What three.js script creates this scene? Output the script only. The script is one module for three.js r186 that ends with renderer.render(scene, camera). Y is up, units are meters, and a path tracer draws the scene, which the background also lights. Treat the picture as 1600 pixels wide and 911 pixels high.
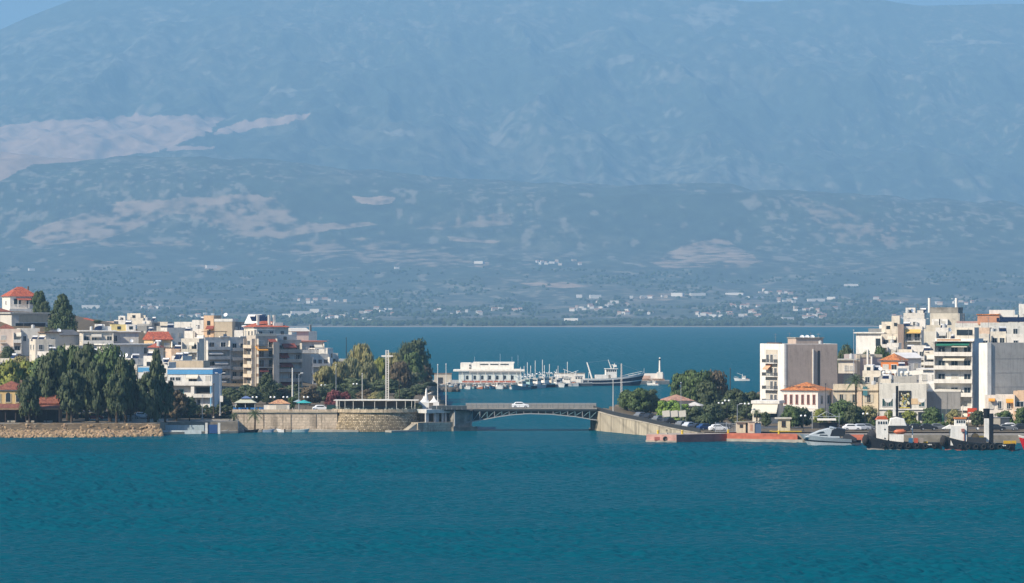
import * as THREE from 'three';
import { mergeGeometries } from 'three/addons/utils/BufferGeometryUtils.js';

// ---------------------------------------------------------------- camera, sky, sun, exposure
const F = 6360, EYE = 31, HORIZON = 486, IW = 1600, IH = 911;      // focal length in pixels of the photograph, eye height in metres
const scene = new THREE.Scene();
const camera = new THREE.PerspectiveCamera(2 * Math.atan(IH / 2 / F) * 180 / Math.PI, IW / IH, 1, 40000);
camera.position.set(0, EYE, 0);
camera.lookAt(0, EYE + (HORIZON - IH / 2) / F * 1000, -1000);
const renderer = new THREE.WebGLRenderer({ antialias: true });
renderer.toneMapping = THREE.LinearToneMapping;
renderer.toneMappingExposure = 1.6;
renderer.shadowMap.enabled = true;
const SUN_AZ = 55 * Math.PI / 180, SUN_EL = 38 * Math.PI / 180;     // azimuth measured from towards-the-viewer to the left
const sunDir = new THREE.Vector3(-Math.sin(SUN_AZ) * Math.cos(SUN_EL), Math.sin(SUN_EL), Math.cos(SUN_AZ) * Math.cos(SUN_EL));
const sun = new THREE.DirectionalLight(new THREE.Color().setRGB(1, 0.89, 0.73), 5.0);
sun.target.position.set(0, 0, -1150);
sun.position.copy(sun.target.position).addScaledVector(sunDir, 900);
sun.castShadow = true;
sun.shadow.mapSize.set(4096, 4096);
Object.assign(sun.shadow.camera, { left: -450, right: 450, top: 450, bottom: -450, near: 10, far: 2200 });
scene.add(sun, sun.target);
{
  const w = 512, h = 256, px = new Float32Array(w * h * 4);
  const zen = [0.065, 0.175, 0.44], mid = [0.125, 0.28, 0.55], hor = [0.16, 0.205, 0.215];
  for (let j = 0; j < h; j++) for (let i = 0; i < w; i++) {
    const el = ((j + 0.5) / h - 0.5) * Math.PI, az = ((i + 0.5) / w - 0.5) * 2 * Math.PI;
    const s = Math.max(0, Math.sin(el));
    const a = Math.exp(-s * 7), b = Math.exp(-s * 1.6);
    const dir = [Math.cos(el) * Math.cos(az), Math.sin(el), Math.cos(el) * Math.sin(az)];
    const mu = dir[0] * sunDir.x + dir[1] * sunDir.y + dir[2] * sunDir.z;
    const glow = 0.35 * Math.exp((mu - 1) * 14);
    for (let c = 0; c < 3; c++) {
      let v = zen[c] + (mid[c] - zen[c]) * b; v += (hor[c] - v) * a;
      px[(j * w + i) * 4 + c] = v * (0.92 + 0.08 * mu * mu) + glow * [1, 0.93, 0.8][c];
    }
    px[(j * w + i) * 4 + 3] = 1;
  }
  const t = new THREE.DataTexture(px, w, h, THREE.RGBAFormat, THREE.FloatType);
  t.mapping = THREE.EquirectangularReflectionMapping; t.magFilter = t.minFilter = THREE.LinearFilter; t.needsUpdate = true;
  scene.background = t; scene.environment = t;
}
scene.fog = new THREE.FogExp2(new THREE.Color().setRGB(0.36, 0.69, 1.0), 0.000064);

// ---------------------------------------------------------------- helpers
let seed = 7;
const rnd = () => { seed = (seed * 1664525 + 1013904223) >>> 0; return seed / 4294967296; };
const rr = (a, b) => a + (b - a) * rnd();
const pick = (a) => a[Math.floor(rnd() * a.length)];
const D2R = Math.PI / 180, lerp = (a, b, t) => a + (b - a) * t, clamp = (v, a, b) => Math.min(b, Math.max(a, v));
const sm = (a, b, v) => { const t = clamp((v - a) / (b - a), 0, 1); return t * t * (3 - 2 * t); };
const X = (px, d) => (px - 800) / F * d;                              // a pixel column of the photograph at a distance
const Y = (py, d) => EYE - (py - HORIZON) / F * d;
const WD = (py) => F * EYE / (py - HORIZON);                          // distance of the water at a pixel row
const curve = (pts, v) => { if (v <= pts[0][0]) return pts[0][1]; for (let i = 1; i < pts.length; i++) if (v <= pts[i][0]) { const t = (v - pts[i - 1][0]) / (pts[i][0] - pts[i - 1][0]); return lerp(pts[i - 1][1], pts[i][1], t); } return pts[pts.length - 1][1]; };
const hash = (x, y) => { let h = (Math.imul(x | 0, 374761393) + Math.imul(y | 0, 668265263)) | 0; h = Math.imul(h ^ (h >>> 13), 1274126177); return ((h ^ (h >>> 16)) >>> 0) / 4294967296; };
function vn(x, y, per = 0) {                                          // value noise, tiling when per > 0
  const xi = Math.floor(x), yi = Math.floor(y), fx = x - xi, fy = y - yi, u = fx * fx * (3 - 2 * fx), v = fy * fy * (3 - 2 * fy);
  const m = per ? (k) => ((k % per) + per) % per : (k) => k;
  const a = hash(m(xi), m(yi)), b = hash(m(xi + 1), m(yi)), c = hash(m(xi), m(yi + 1)), d = hash(m(xi + 1), m(yi + 1));
  return a + (b - a) * u + (c - a) * v + (a - b - c + d) * u * v;
}
function fbm(x, y, o = 4, per = 0) { let s = 0, a = 0.5, n = 0; for (let i = 0; i < o; i++) { s += a * vn(x, y, per); n += a; a *= 0.5; x = x * 2 + (per ? 0 : 17.3); y = y * 2 + (per ? 0 : 9.1); per *= 2; } return s / n; }
function tex(size, metres, fn, srgb = true, gray = false) {
  const px = new Uint8Array(size * size * 4);
  for (let j = 0; j < size; j++) for (let i = 0; i < size; i++) {
    const v = fn(i / size, j / size), o = (j * size + i) * 4;
    if (gray) px[o] = px[o + 1] = px[o + 2] = clamp(v * 255, 0, 255);
    else for (let c = 0; c < 3; c++) px[o + c] = clamp(v[c] * 255, 0, 255);
    px[o + 3] = 255;
  }
  const t = new THREE.DataTexture(px, size, size, THREE.RGBAFormat);
  t.wrapS = t.wrapT = THREE.RepeatWrapping; t.magFilter = THREE.LinearFilter; t.minFilter = THREE.LinearMipmapLinearFilter; t.generateMipmaps = true;
  if (srgb) t.colorSpace = THREE.SRGBColorSpace;
  t.repeat.set(1 / metres, 1 / metres); t.needsUpdate = true;
  return t;
}
const used = new Map();
const numbered = (n) => { const k = used.get(n) || 0; used.set(n, k + 1); return k ? `${n}_${String(k).padStart(3, '0')}` : n; };
function tag(o, label, category, group, kind) { o.userData.label = label; if (category) o.userData.category = category; if (group) o.userData.group = group; if (kind) o.userData.kind = kind; return o; }
function shade(m) { m.castShadow = true; m.receiveShadow = true; return m; }
function thing(name, label, category, x = 0, y = 0, z = 0, ry = 0, group) { const o = new THREE.Group(); o.name = numbered(name); o.position.set(x, y, z); o.rotation.y = ry; tag(o, label, category, group); scene.add(o); return o; }
function one(name, geo, mat, label, category, group, kind) { const m = shade(new THREE.Mesh(geo, mat)); m.name = numbered(name); tag(m, label, category, group, kind); scene.add(m); return m; }
function struct(name, geo, mat, label) { const m = shade(new THREE.Mesh(geo, mat)); m.name = numbered(name); m.userData.kind = 'structure'; if (label) m.userData.label = label; scene.add(m); return m; }
function part(parent, name, geo, mat, x = 0, y = 0, z = 0, ry = 0) { const m = shade(new THREE.Mesh(Array.isArray(geo) ? merge(geo) : geo, mat)); m.name = name; m.position.set(x, y, z); m.rotation.y = ry; parent.add(m); return m; }
function copyOf(root, name, label, x, y, z, ry = 0, s = 1) { const c = root.clone(); c.userData = { ...root.userData }; c.name = numbered(name); c.userData.label = label; c.position.set(x, y, z); c.rotation.y = ry; c.scale.setScalar(s); scene.add(c); return c; }
const merge = (gs) => { if (gs.length === 1) return gs[0]; return mergeGeometries(gs.map((g) => { let q = g.index ? g.toNonIndexed() : g; const o = new THREE.BufferGeometry(); for (const k of ['position', 'normal', 'uv']) o.setAttribute(k, q.getAttribute(k)); return o; })); };
const boxes = new Map();
function box(w, h, d) {                                               // uv in metres; alike boxes share one geometry
  const k = `${w.toFixed(3)},${h.toFixed(3)},${d.toFixed(3)}`;
  if (boxes.has(k)) return boxes.get(k);
  const g = new THREE.BoxGeometry(w, h, d), uv = g.attributes.uv, dims = [[d, h], [d, h], [w, d], [w, d], [w, h], [w, h]];
  for (let i = 0; i < 24; i++) { const q = dims[i >> 2]; uv.setXY(i, uv.getX(i) * q[0], uv.getY(i) * q[1]); }
  boxes.set(k, g); return g;
}
const bx = (w, h, d, x = 0, y = 0, z = 0, ry = 0, rx = 0, rz = 0) => { const g = box(w, h, d).clone(); if (rz) g.rotateZ(rz); if (rx) g.rotateX(rx); if (ry) g.rotateY(ry); g.translate(x, y, z); return g; };
const cyl = (r0, r1, h, x = 0, y = 0, z = 0, n = 8) => new THREE.CylinderGeometry(r1, r0, h, n).translate(x, y + h / 2, z);
function bar(a, b, r, n = 5, r2 = r) {                                // a rod between two points
  const va = new THREE.Vector3(...a), vb = new THREE.Vector3(...b), dir = vb.clone().sub(va), L = dir.length();
  const g = new THREE.CylinderGeometry(r2, r, L, n); g.translate(0, L / 2, 0);
  g.applyQuaternion(new THREE.Quaternion().setFromUnitVectors(new THREE.Vector3(0, 1, 0), dir.normalize())); g.translate(...a); return g;
}
function prism(pts, depth, bevel = 0) { const s = new THREE.Shape(pts.map((p) => new THREE.Vector2(...p))); const g = new THREE.ExtrudeGeometry(s, { depth: depth - 2 * bevel, bevelEnabled: bevel > 0, bevelSize: bevel, bevelThickness: bevel, bevelSegments: 2, curveSegments: 6 }); g.translate(0, 0, -depth / 2 + bevel); return g; }
function slabXZ(pts, y0, y1) { const s = new THREE.Shape(pts.map(([x, z]) => new THREE.Vector2(x, -z))); const g = new THREE.ExtrudeGeometry(s, { depth: y1 - y0, bevelEnabled: false }); g.rotateX(-Math.PI / 2); g.translate(0, y0, 0); return g; }
const mats = new Map();
const lin = (r, g, b) => new THREE.Color().setRGB(r, g, b);
function mat(r, g, b, o = {}) { const k = [r, g, b, ...Object.entries(o).map(([a, v]) => a + (v?.uuid || v))].join(); if (!mats.has(k)) mats.set(k, new THREE.MeshStandardMaterial({ color: lin(r, g, b), roughness: 0.8, ...o })); return mats.get(k); }

// ---------------------------------------------------------------- surface textures
const T = {};
T.plaster = tex(512, 9, (u, v) => { const g = 0.9 + 0.1 * fbm(u * 64, v * 64, 3, 64), s = sm(0.5, 0.8, vn(u * 40, v * 3, 0) * 0.6 + fbm(u * 8, v * 8, 4, 8) * 0.5), b = g * (1 - 0.07 * s) * (0.95 + 0.08 * fbm(u * 6, v * 6, 3, 6)); return [b, b * 0.985, b * 0.96]; });
T.concrete = tex(512, 12, (u, v) => { const b = 0.72 + 0.28 * fbm(u * 16, v * 16, 5, 16) - 0.14 * sm(0.55, 0.75, fbm(u * 5, v * 5, 3, 5)); return [b, b * 0.98, b * 0.94]; });
T.grain = tex(256, 3, (u, v) => { const b = 0.8 + 0.2 * fbm(u * 32, v * 32, 3, 32); return [b, b, b]; });
const masonry = (u, v, rows, per) => {                                // rubble courses: [height, tone]
  const y = v * rows, r = Math.floor(y), fy = y - r, w = per + Math.floor(hash(r, 3) * 3), x = u * w + hash(r, 9) * 5 + 0.25 * vn(u * 40, v * 40, 40), c = Math.floor(x), fx = x - c;
  const e = Math.min(fx, 1 - fx) * 1.6, f = Math.min(fy, 1 - fy), j = sm(0.02, 0.2, Math.min(e, f)), t = hash((c % w + w) % w, r + 77);
  return [j, t];
};
T.stone = tex(512, 8, (u, v) => { const [j, t] = masonry(u, v, 20, 13), n = fbm(u * 40, v * 40, 3, 40), st = sm(0.5, 0.72, fbm(u * 5, v * 5, 4, 5)), b = lerp(0.42, 0.62 + 0.36 * t, j) * (0.8 + 0.25 * n) * (1 - 0.22 * st); return [b, b * (0.96 + 0.02 * t), b * (0.84 + 0.09 * t)]; });
T.stoneBump = tex(512, 8, (u, v) => { const [j, t] = masonry(u, v, 20, 13); return j * (0.6 + 0.3 * t) + 0.2 * fbm(u * 50, v * 50, 3, 50); }, false, true);
T.ashlar = tex(512, 10, (u, v) => { const [j, t] = masonry(u, v, 14, 8), n = fbm(u * 30, v * 30, 4, 30), st = sm(0.46, 0.7, vn(u * 26, v * 2.5) * 0.55 + 0.45 * fbm(u * 6, v * 6, 4, 6)), b = lerp(0.80, 0.84 + 0.10 * t, j) * (0.84 + 0.2 * n) * (1 - 0.2 * st); return [b, b * 0.97, b * 0.92]; });
T.tile = tex(512, 4, (u, v) => { const c = Math.floor(u * 16), r = Math.floor(v * 10), t = hash(c, r), b = 0.72 + 0.28 * t; const w = sm(0.62, 0.8, fbm(u * 6, v * 6, 4, 6)); return [b, b * (0.9 + 0.1 * t) * (1 - 0.05 * w), b * (0.88 + 0.12 * w)]; });
T.tileBump = tex(512, 4, (u, v) => { const f = v * 10 % 1; return 0.55 * Math.abs(Math.sin(u * 16 * Math.PI)) + 0.4 * (1 - f); }, false, true);
T.rock = tex(512, 5, (u, v) => { const n = fbm(u * 8, v * 8, 5, 8), b = 0.6 + 0.5 * n; return [b, b * 0.95, b * 0.87]; });
T.bark = tex(256, 2, (u, v) => { const b = 0.55 + 0.45 * fbm(u * 24, v * 4, 3, 0); return [b, b * 0.95, b * 0.9]; });
T.asphalt = tex(512, 8, (u, v) => { const b = 0.7 + 0.3 * fbm(u * 60, v * 60, 3, 60) - 0.15 * sm(0.5, 0.7, fbm(u * 4, v * 4, 4, 4)); return [b, b, b]; });
const plaster = (r, g, b) => mat(r, g, b, { map: T.plaster, roughness: 0.9 });
const concrete = (r, g, b) => mat(r, g, b, { map: T.concrete, roughness: 0.92 });
const paint = (r, g, b, rough = 0.45) => mat(r, g, b, { roughness: rough, map: T.grain });
const tileMat = (r, g, b) => mat(r, g, b, { map: T.tile, bumpMap: T.tileBump, bumpScale: 0.06, roughness: 0.88 });
const cloth = (r, g, b) => mat(r, g, b, { roughness: 0.95, map: T.grain, side: THREE.DoubleSide });
const M = {
  glass: new THREE.MeshStandardMaterial({ color: lin(0.025, 0.035, 0.045), roughness: 0.12 }),
  glassGreen: new THREE.MeshStandardMaterial({ color: lin(0.02, 0.06, 0.06), roughness: 0.12 }),
  blind: plaster(0.55, 0.54, 0.5), frame: paint(0.72, 0.72, 0.70), frameBrown: paint(0.12, 0.06, 0.035), white: plaster(0.82, 0.81, 0.78), metal: mat(0.5, 0.52, 0.54, { roughness: 0.4, metalness: 0.6 }),
  dark: mat(0.03, 0.032, 0.036, { map: T.grain, roughness: 0.6 }), black: paint(0.012, 0.013, 0.016, 0.4), steel: mat(0.32, 0.33, 0.34, { roughness: 0.5, metalness: 0.4, map: T.grain }),
  stone: mat(0.70, 0.59, 0.45, { map: T.stone, bumpMap: T.stoneBump, bumpScale: 0.10, roughness: 0.95 }), ashlar: mat(0.72, 0.63, 0.53, { map: T.ashlar, roughness: 0.95 }),
  concrete: concrete(0.46, 0.44, 0.40), concreteDark: concrete(0.16, 0.17, 0.18), asphalt: mat(0.10, 0.10, 0.10, { map: T.asphalt, roughness: 0.95 }), paving: concrete(0.30, 0.27, 0.23),
  roofGrey: concrete(0.42, 0.41, 0.39), tileRed: tileMat(0.50, 0.13, 0.075), tileOrange: tileMat(0.62, 0.24, 0.085), tileBrown: tileMat(0.28, 0.10, 0.065),
  soil: mat(0.16, 0.13, 0.085, { map: T.rock, roughness: 1 }), solar: mat(0.01, 0.014, 0.035, { roughness: 0.15 }), tyre: mat(0.012, 0.012, 0.012, { roughness: 0.9 }), bark: mat(0.11, 0.085, 0.06, { map: T.bark, roughness: 1 }),
};
// ---------------------------------------------------------------- the sea
{
  const f1 = tex(1024, 1, (u, v) => 0.5 * (1 - Math.abs(2 * fbm(u * 12, v * 12, 5, 12) - 1)) + 0.5 * fbm(u * 7, v * 7, 4, 7), false, true); f1.repeat.set(1 / 40, 1 / 20);
  const waterMat = new THREE.MeshPhysicalMaterial({ color: lin(0.0, 0.064, 0.092), roughness: 0.16, specularIntensity: 0.0007, bumpMap: f1, bumpScale: 0.5 });
  const cols = [-32, -24, -18, -14, -11]; for (let i = 0; i <= 540; i++) cols.push(-8.6 + 17.2 * i / 540); cols.push(11, 14, 18, 24, 32);
  const rows = [30, 120, 250, 360, 420]; for (let i = 0; i <= 760; i++) rows.push(WD(lerp(925, 655, i / 760))); for (let i = 1; i <= 170; i++) rows.push(WD(lerp(655, 511.2, Math.pow(i / 170, 0.9)))); rows.push(7990);
  const train = []; for (let k = 0; k < 9; k++) { const L = [7, 5.5, 4.4, 3.6, 2.9, 2.3, 1.8, 10, 15][k], a = (-78 + 58 * (hash(k, 5) - 0.5) * 2) * D2R; train.push([Math.cos(a) / L * 6.283, Math.sin(a) / L * 6.283, Math.min(L, 5) * 0.013, hash(k, 8) * 6]); }
  const nc = cols.length, pos = new Float32Array(nc * rows.length * 3), uv = new Float32Array(nc * rows.length * 2), idx = [];
  rows.forEach((d, j) => cols.forEach((c, i) => {
    const x = Math.tan(c * D2R) * d, o = j * nc + i; let y = 0;
    if (j > 4 && i > 4 && i < nc - 5 && d < 1500) {
      const gust = 0.55 + 1.45 * sm(0.36, 0.64, fbm(x / 85 + 4, d / 70, 3)), keep = (1 - 0.75 * sm(860, 1060, d)) * (1 - sm(1200, 1500, d));
      for (const [kx, kd, a, p] of train) { const w = Math.sin(kx * x + kd * d + p + 2.2 * vn(x / 16 + p, d / 16)); y += a * (0.35 * w + 0.65 * (1 - 2 * Math.pow(Math.abs(Math.sin((kx * x + kd * d) / 2 + p + 2.4 * vn(x / 11 + p, d / 11 + p))), 0.8))); }
      y = (y + 0.5 * (fbm(x / 1.3, d / 1.6, 2) - 0.5)) * gust * keep;
    }
    pos.set([x, y, -d], o * 3); uv.set([x, d], o * 2);
    if (i < nc - 1 && j < rows.length - 1) idx.push(o, o + 1, o + nc, o + 1, o + nc + 1, o + nc);
  }));
  const g = new THREE.BufferGeometry(); g.setAttribute('position', new THREE.BufferAttribute(pos, 3)); g.setAttribute('uv', new THREE.BufferAttribute(uv, 2)); g.setIndex(idx); g.computeVertexNormals();
  const nm = g.attributes.normal; rows.forEach((d, j) => { const k = sm(900, 1250, d); if (k > 0) for (let i = 0; i < nc; i++) { const o = j * nc + i, sx = 0.13 * (hash(i, j) - 0.5), sd = 0.07 + 0.12 * hash(i + 911, j), v = new THREE.Vector3(sx * k + nm.getX(o), 1, sd * k + nm.getZ(o) * (1 - k)).normalize(); nm.setXYZ(o, v.x, v.y, v.z); } });   // the mean lean of wave faces too small to mesh out there
  struct('water', g, waterMat, 'rippled teal sea of the strait and the wide gulf');
}
// ---------------------------------------------------------------- the far shore, its plain, foothills and mountain
const crest = [[-300, 150], [-120, 100], [0, 46], [45, 26], [80, 12], [115, -1], [160, -12], [400, -25], [900, -18], [1120, -6], [1165, 2], [1215, 2], [1260, -8], [1370, -4], [1400, 3], [1440, 8], [1520, 7], [1580, 5], [1620, 6], [1900, 20]];
const SHORE = 7886;
function farHeight(x, d) {
  const px = 800 + x / d * F;
  const ridge = (fx, fd, o) => 1 - Math.abs(2 * fbm(x / fx + 31, d / fd + 57, o) - 1);
  const foothill = 15050 + 420 * (vn(x / 1200 + 5, 3) - 0.5) - 0.14 * x;
  let h = curve([[SHORE - 60, -4], [SHORE, 0.6], [SHORE + 50, 2.2], [SHORE + 1500, 19], [10800, 56], [12160, 122], [13520, 228], [14370, 330]], d);
  const lift = sm(SHORE + 400, 13200, d);
  h += lift * (44 * (fbm(x / 560 + 3, d / 1200, 4) - 0.5) + 34 * (ridge(900, 2200, 4) - 0.6));
  const top = 492 + 85 * (fbm(x / 1000 + 20, 8, 3) - 0.5) - 0.05 * x;
  h += sm(13350, foothill, d) * (top - 330 + 50 * (ridge(330, 700, 3) - 0.5)) - sm(foothill + 100, foothill + 1550, d) * 240;
  const hc = EYE + (HORIZON - curve(crest, px)) / F * 23400;
  const t = clamp((d - 16600) / 6800, 0, 1.2), up = t < 1 ? Math.pow(t, 1.1) * (1 - 0.06 * Math.sin(t * Math.PI)) : 1 - (t - 1) * 1.5;
  if (d > 16600) h = lerp(h, hc, up);
  const calm = 1 - 0.97 * sm(0.72, 1.0, t), gully = ridge(700, 2500, 5) - 0.62, fine = fbm(x / 120 + 11, d / 250, 4) - 0.5;
  h += sm(16200, 19100, d) * calm * (270 * gully + 80 * fine);
  return h + Math.exp(-(((x + 2000) / 1250) ** 2)) * sm(15400, 16900, d) * (1 - sm(17600, 19600, d)) * 120;
}
function farHit(px, py) {                                             // where a line of sight meets the far land
  let p = 7800;
  for (let d = 7850; d < 24500; d += 18) { if (farHeight(X(px, d), d) > Y(py, d)) { let a = p, b = d; for (let k = 0; k < 12; k++) { const m = (a + b) / 2; if (farHeight(X(px, m), m) > Y(py, m)) b = m; else a = m; } return [X(px, b), b]; } p = d; }
  return [X(px, 23400), 23400];
}
{
  const nx = 560, nd = 520, A = 10.5 * D2R, pos = new Float32Array((nx + 1) * (nd + 1) * 3), uv = new Float32Array((nx + 1) * (nd + 1) * 2), idx = [];
  const WX = 9200, D0 = 7800, WDp = 17800;
  for (let j = 0; j <= nd; j++) { const t = j / nd, d = 7820 + 17400 * (0.5 * t + 0.5 * t * t); for (let i = 0; i <= nx; i++) { const x = Math.tan(lerp(-A, A, i / nx)) * d, o = j * (nx + 1) + i; pos.set([x, farHeight(x, d), -d], o * 3); uv.set([x / WX + 0.5, (d - D0) / WDp], o * 2); if (i < nx && j < nd) idx.push(o, o + 1, o + nx + 1, o + 1, o + nx + 2, o + nx + 1); } }
  const g = new THREE.BufferGeometry(); g.setAttribute('position', new THREE.BufferAttribute(pos, 3)); g.setAttribute('uv', new THREE.BufferAttribute(uv, 2)); g.setIndex(idx); g.computeVertexNormals();
  // bare ground, quarry faces and dry fields, outlined on the land itself
  const S = 2048, px = new Uint8Array(S * S * 4), bare = new Float32Array(S * S), kind = new Uint8Array(S * S);
  const scars = [
    [1.0, 1, [[-60, 205], [0, 198], [60, 190], [160, 183], [285, 180], [350, 184], [330, 200], [318, 212], [300, 216], [262, 231], [250, 236], [120, 252], [50, 258], [25, 268], [0, 282], [-60, 300]]],
    [1.0, 1, [[322, 212], [350, 198], [400, 187], [450, 180], [485, 178], [470, 187], [420, 199], [360, 208]]], [1.0, 1, [[262, 229], [335, 229], [335, 233], [262, 236]]],
    [0.75, 2, [[30, 372], [60, 355], [165, 322], [280, 310], [400, 304], [440, 320], [470, 345], [500, 350], [580, 346], [590, 352], [500, 362], [440, 372], [390, 370], [330, 352], [290, 335], [255, 335], [225, 352], [150, 378], [60, 384]]],
    [0.85, 2, [[180, 318], [400, 304], [430, 312], [300, 322], [190, 332]]], [1, 2, [[545, 307], [622, 307], [612, 318], [560, 319]]],
    [0.6, 2, [[420, 392], [480, 376], [560, 372], [640, 378], [740, 408], [690, 418], [600, 414], [500, 402]]], [0.8, 2, [[700, 370], [780, 376], [770, 380], [700, 376]]],
    [0.55, 2, [[640, 360], [800, 352], [790, 330], [690, 345]]], [0.8, 2, [[1018, 410], [1040, 398], [1062, 386], [1128, 369], [1150, 385], [1190, 408], [1150, 420], [1090, 418], [1035, 420]]], [0.9, 2, [[1110, 388], [1160, 398], [1165, 403], [1120, 402]]],
    [0.9, 2, [[810, 442], [880, 441], [925, 447], [880, 451], [830, 447]]], [0.6, 2, [[960, 470], [1060, 455], [1090, 462], [1040, 470]]], [0.7, 2, [[1310, 470], [1420, 468], [1420, 474], [1330, 476]]], [0.5, 2, [[1230, 300], [1420, 360], [1390, 385], [1310, 380]]],
    [0.8, 3, [[400, 165], [420, 138], [450, 132], [466, 142], [455, 155], [430, 160]]], [0.9, 3, [[1070, 15], [1110, 3], [1155, 8], [1150, 22], [1110, 40], [1085, 55]]], [0.8, 3, [[918, 106], [960, 88], [1010, 80], [1000, 92], [950, 106]]],
    [0.9, 3, [[590, 205], [645, 203], [650, 212], [610, 214]]], [0.9, 3, [[1442, 64], [1500, 62], [1590, 66], [1590, 69], [1442, 67]]], [0.8, 3, [[1485, 50], [1505, 48], [1505, 62], [1488, 62]]], [0.7, 3, [[1035, 175], [1055, 170], [1058, 188], [1040, 188]]],
    [0.7, 3, [[1160, 68], [1215, 62], [1200, 72], [1150, 76]]], [0.45, 3, [[830, 210], [1000, 195], [1180, 250], [1190, 290], [1000, 280], [850, 240]]], [0.45, 3, [[820, 270], [1000, 280], [1020, 294], [840, 290]]], [0.5, 3, [[0, 60], [230, 10], [330, 0], [300, 70], [150, 120], [0, 150]]], [0.4, 3, [[800, 0], [900, 0], [880, 80], [800, 90]]],
    [0.9, 2, [[312, 414], [345, 414], [342, 422], [318, 424]]], [0.9, 2, [[735, 410], [762, 409], [760, 418], [738, 417]]], [0.6, 2, [[150, 380], [300, 376], [310, 384], [170, 386]]],
  ].map(([s, k, p]) => { const w = []; p.forEach(([a, b], i) => { const [a2, b2] = p[(i + 1) % p.length], n = Math.max(1, Math.round(Math.hypot(a2 - a, b2 - b) / 14)); for (let q = 0; q < n; q++) w.push(farHit(lerp(a, a2, q / n), lerp(b, b2, q / n))); }); return [s, k, w.map(([x, d]) => [(x / WX + 0.5) * S, (d - D0) / WDp * S])]; });
  for (const [s, k, p] of scars) {
    const x0 = Math.max(0, Math.floor(Math.min(...p.map((q) => q[0])))), x1 = Math.min(S - 1, Math.ceil(Math.max(...p.map((q) => q[0])))), y0 = Math.max(0, Math.floor(Math.min(...p.map((q) => q[1])))), y1 = Math.min(S - 1, Math.ceil(Math.max(...p.map((q) => q[1]))));
    for (let j = y0; j <= y1; j++) for (let i = x0; i <= x1; i++) {
      const ux = i + 8 * (fbm(i / 12, j / 12, 4) - 0.5), uy = j + 7 * (fbm(i / 12 + 40, j / 12, 4) - 0.5); let ins = false;
      for (let a = 0, b = p.length - 1; a < p.length; b = a++) if ((p[a][1] > uy) !== (p[b][1] > uy) && ux < (p[b][0] - p[a][0]) * (uy - p[a][1]) / (p[b][1] - p[a][1]) + p[a][0]) ins = !ins;
      if (ins && s > bare[j * S + i]) { bare[j * S + i] = s; kind[j * S + i] = k; }
    }
  }
  for (let j = 0; j < S; j++) for (let i = 0; i < S; i++) {
    const x = (i / S - 0.5) * WX, d = D0 + j / S * WDp, o = j * S + i; if (Math.abs(x) > 0.187 * d + 60) { px.set([60, 66, 46, 255], o * 4); continue; }
    const n1 = fbm(x / 330, d / 700, 4), n2 = fbm(x / 36 + 7, d / 70, 3), n3 = hash(i, j);
    let dry = sm(0.5, 0.74, 0.6 * n1 + 0.4 * n2) * 0.45;
    if (d < 10900) dry = Math.max(dry, sm(0.56, 0.64, fbm(x / 90 + 50, d / 420 + 9, 3)) * 0.7);
    const spots = d > 15800 ? sm(0.6, 0.78, fbm(x / 75 + 90, d / 180, 4)) * sm(0.45, 0.62, fbm(x / 900, d / 1500 + 4, 2)) * 0.4 : sm(0.64, 0.78, fbm(x / 45 + 60, d / 150, 3)) * 0.5;
    const speck = sm(0.60, 0.72, fbm(x / 22 + 15, d / 44 + 3, 3)) * sm(0.42, 0.6, fbm(x / 520 + 8, d / 1100, 3)) * (d > 16500 ? 0.32 : d > 10500 ? 0.5 : 0.25);
    let c = [lerp(0.022, 0.095, dry), lerp(0.034, 0.084, dry), lerp(0.020, 0.056, dry)].map((v) => v * (0.25 + 1.5 * n2) * (0.75 + 0.5 * n3));
    const b = bare[o], kk = kind[o], tgt = kk === 1 ? [0.31, 0.21, 0.155] : kk === 2 ? [0.33, 0.23, 0.155] : [0.25, 0.225, 0.175];
    const cover = b === 0 ? 0 : kk === 1 ? 0.75 + 0.25 * fbm(x / 300, d / 90, 3) : sm(0.62 - 0.4 * b, 0.90 - 0.36 * b, 0.6 * n2 + 0.4 * fbm(x / 90 + 3, d / 60, 3)) * (kk === 3 ? 0.6 : 0.85);
    const m = Math.max(b * cover, spots, speck), rk = b > 0 ? tgt : [0.26, 0.22, 0.165];
    c = c.map((v, q) => lerp(v, rk[q] * (0.75 + 0.5 * n2), clamp(m, 0, 1)));
    if (d < SHORE + 45) { const e = 1 - sm(SHORE + 18, SHORE + 45, d); c = c.map((v, q) => lerp(v, [0.20, 0.17, 0.13][q], e)); }
    for (let q = 0; q < 3; q++) px[o * 4 + q] = 255 * Math.pow(clamp(c[q], 0, 1), 1 / 2.2);
    px[o * 4 + 3] = 255;
  }
  const t = new THREE.DataTexture(px, S, S, THREE.RGBAFormat); t.magFilter = THREE.LinearFilter; t.colorSpace = THREE.SRGBColorSpace; t.needsUpdate = true;
  struct('mountain', g, new THREE.MeshStandardMaterial({ map: t, roughness: 1 }), 'hazy blue mountain with foothills and a coastal plain across the gulf');
}
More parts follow.
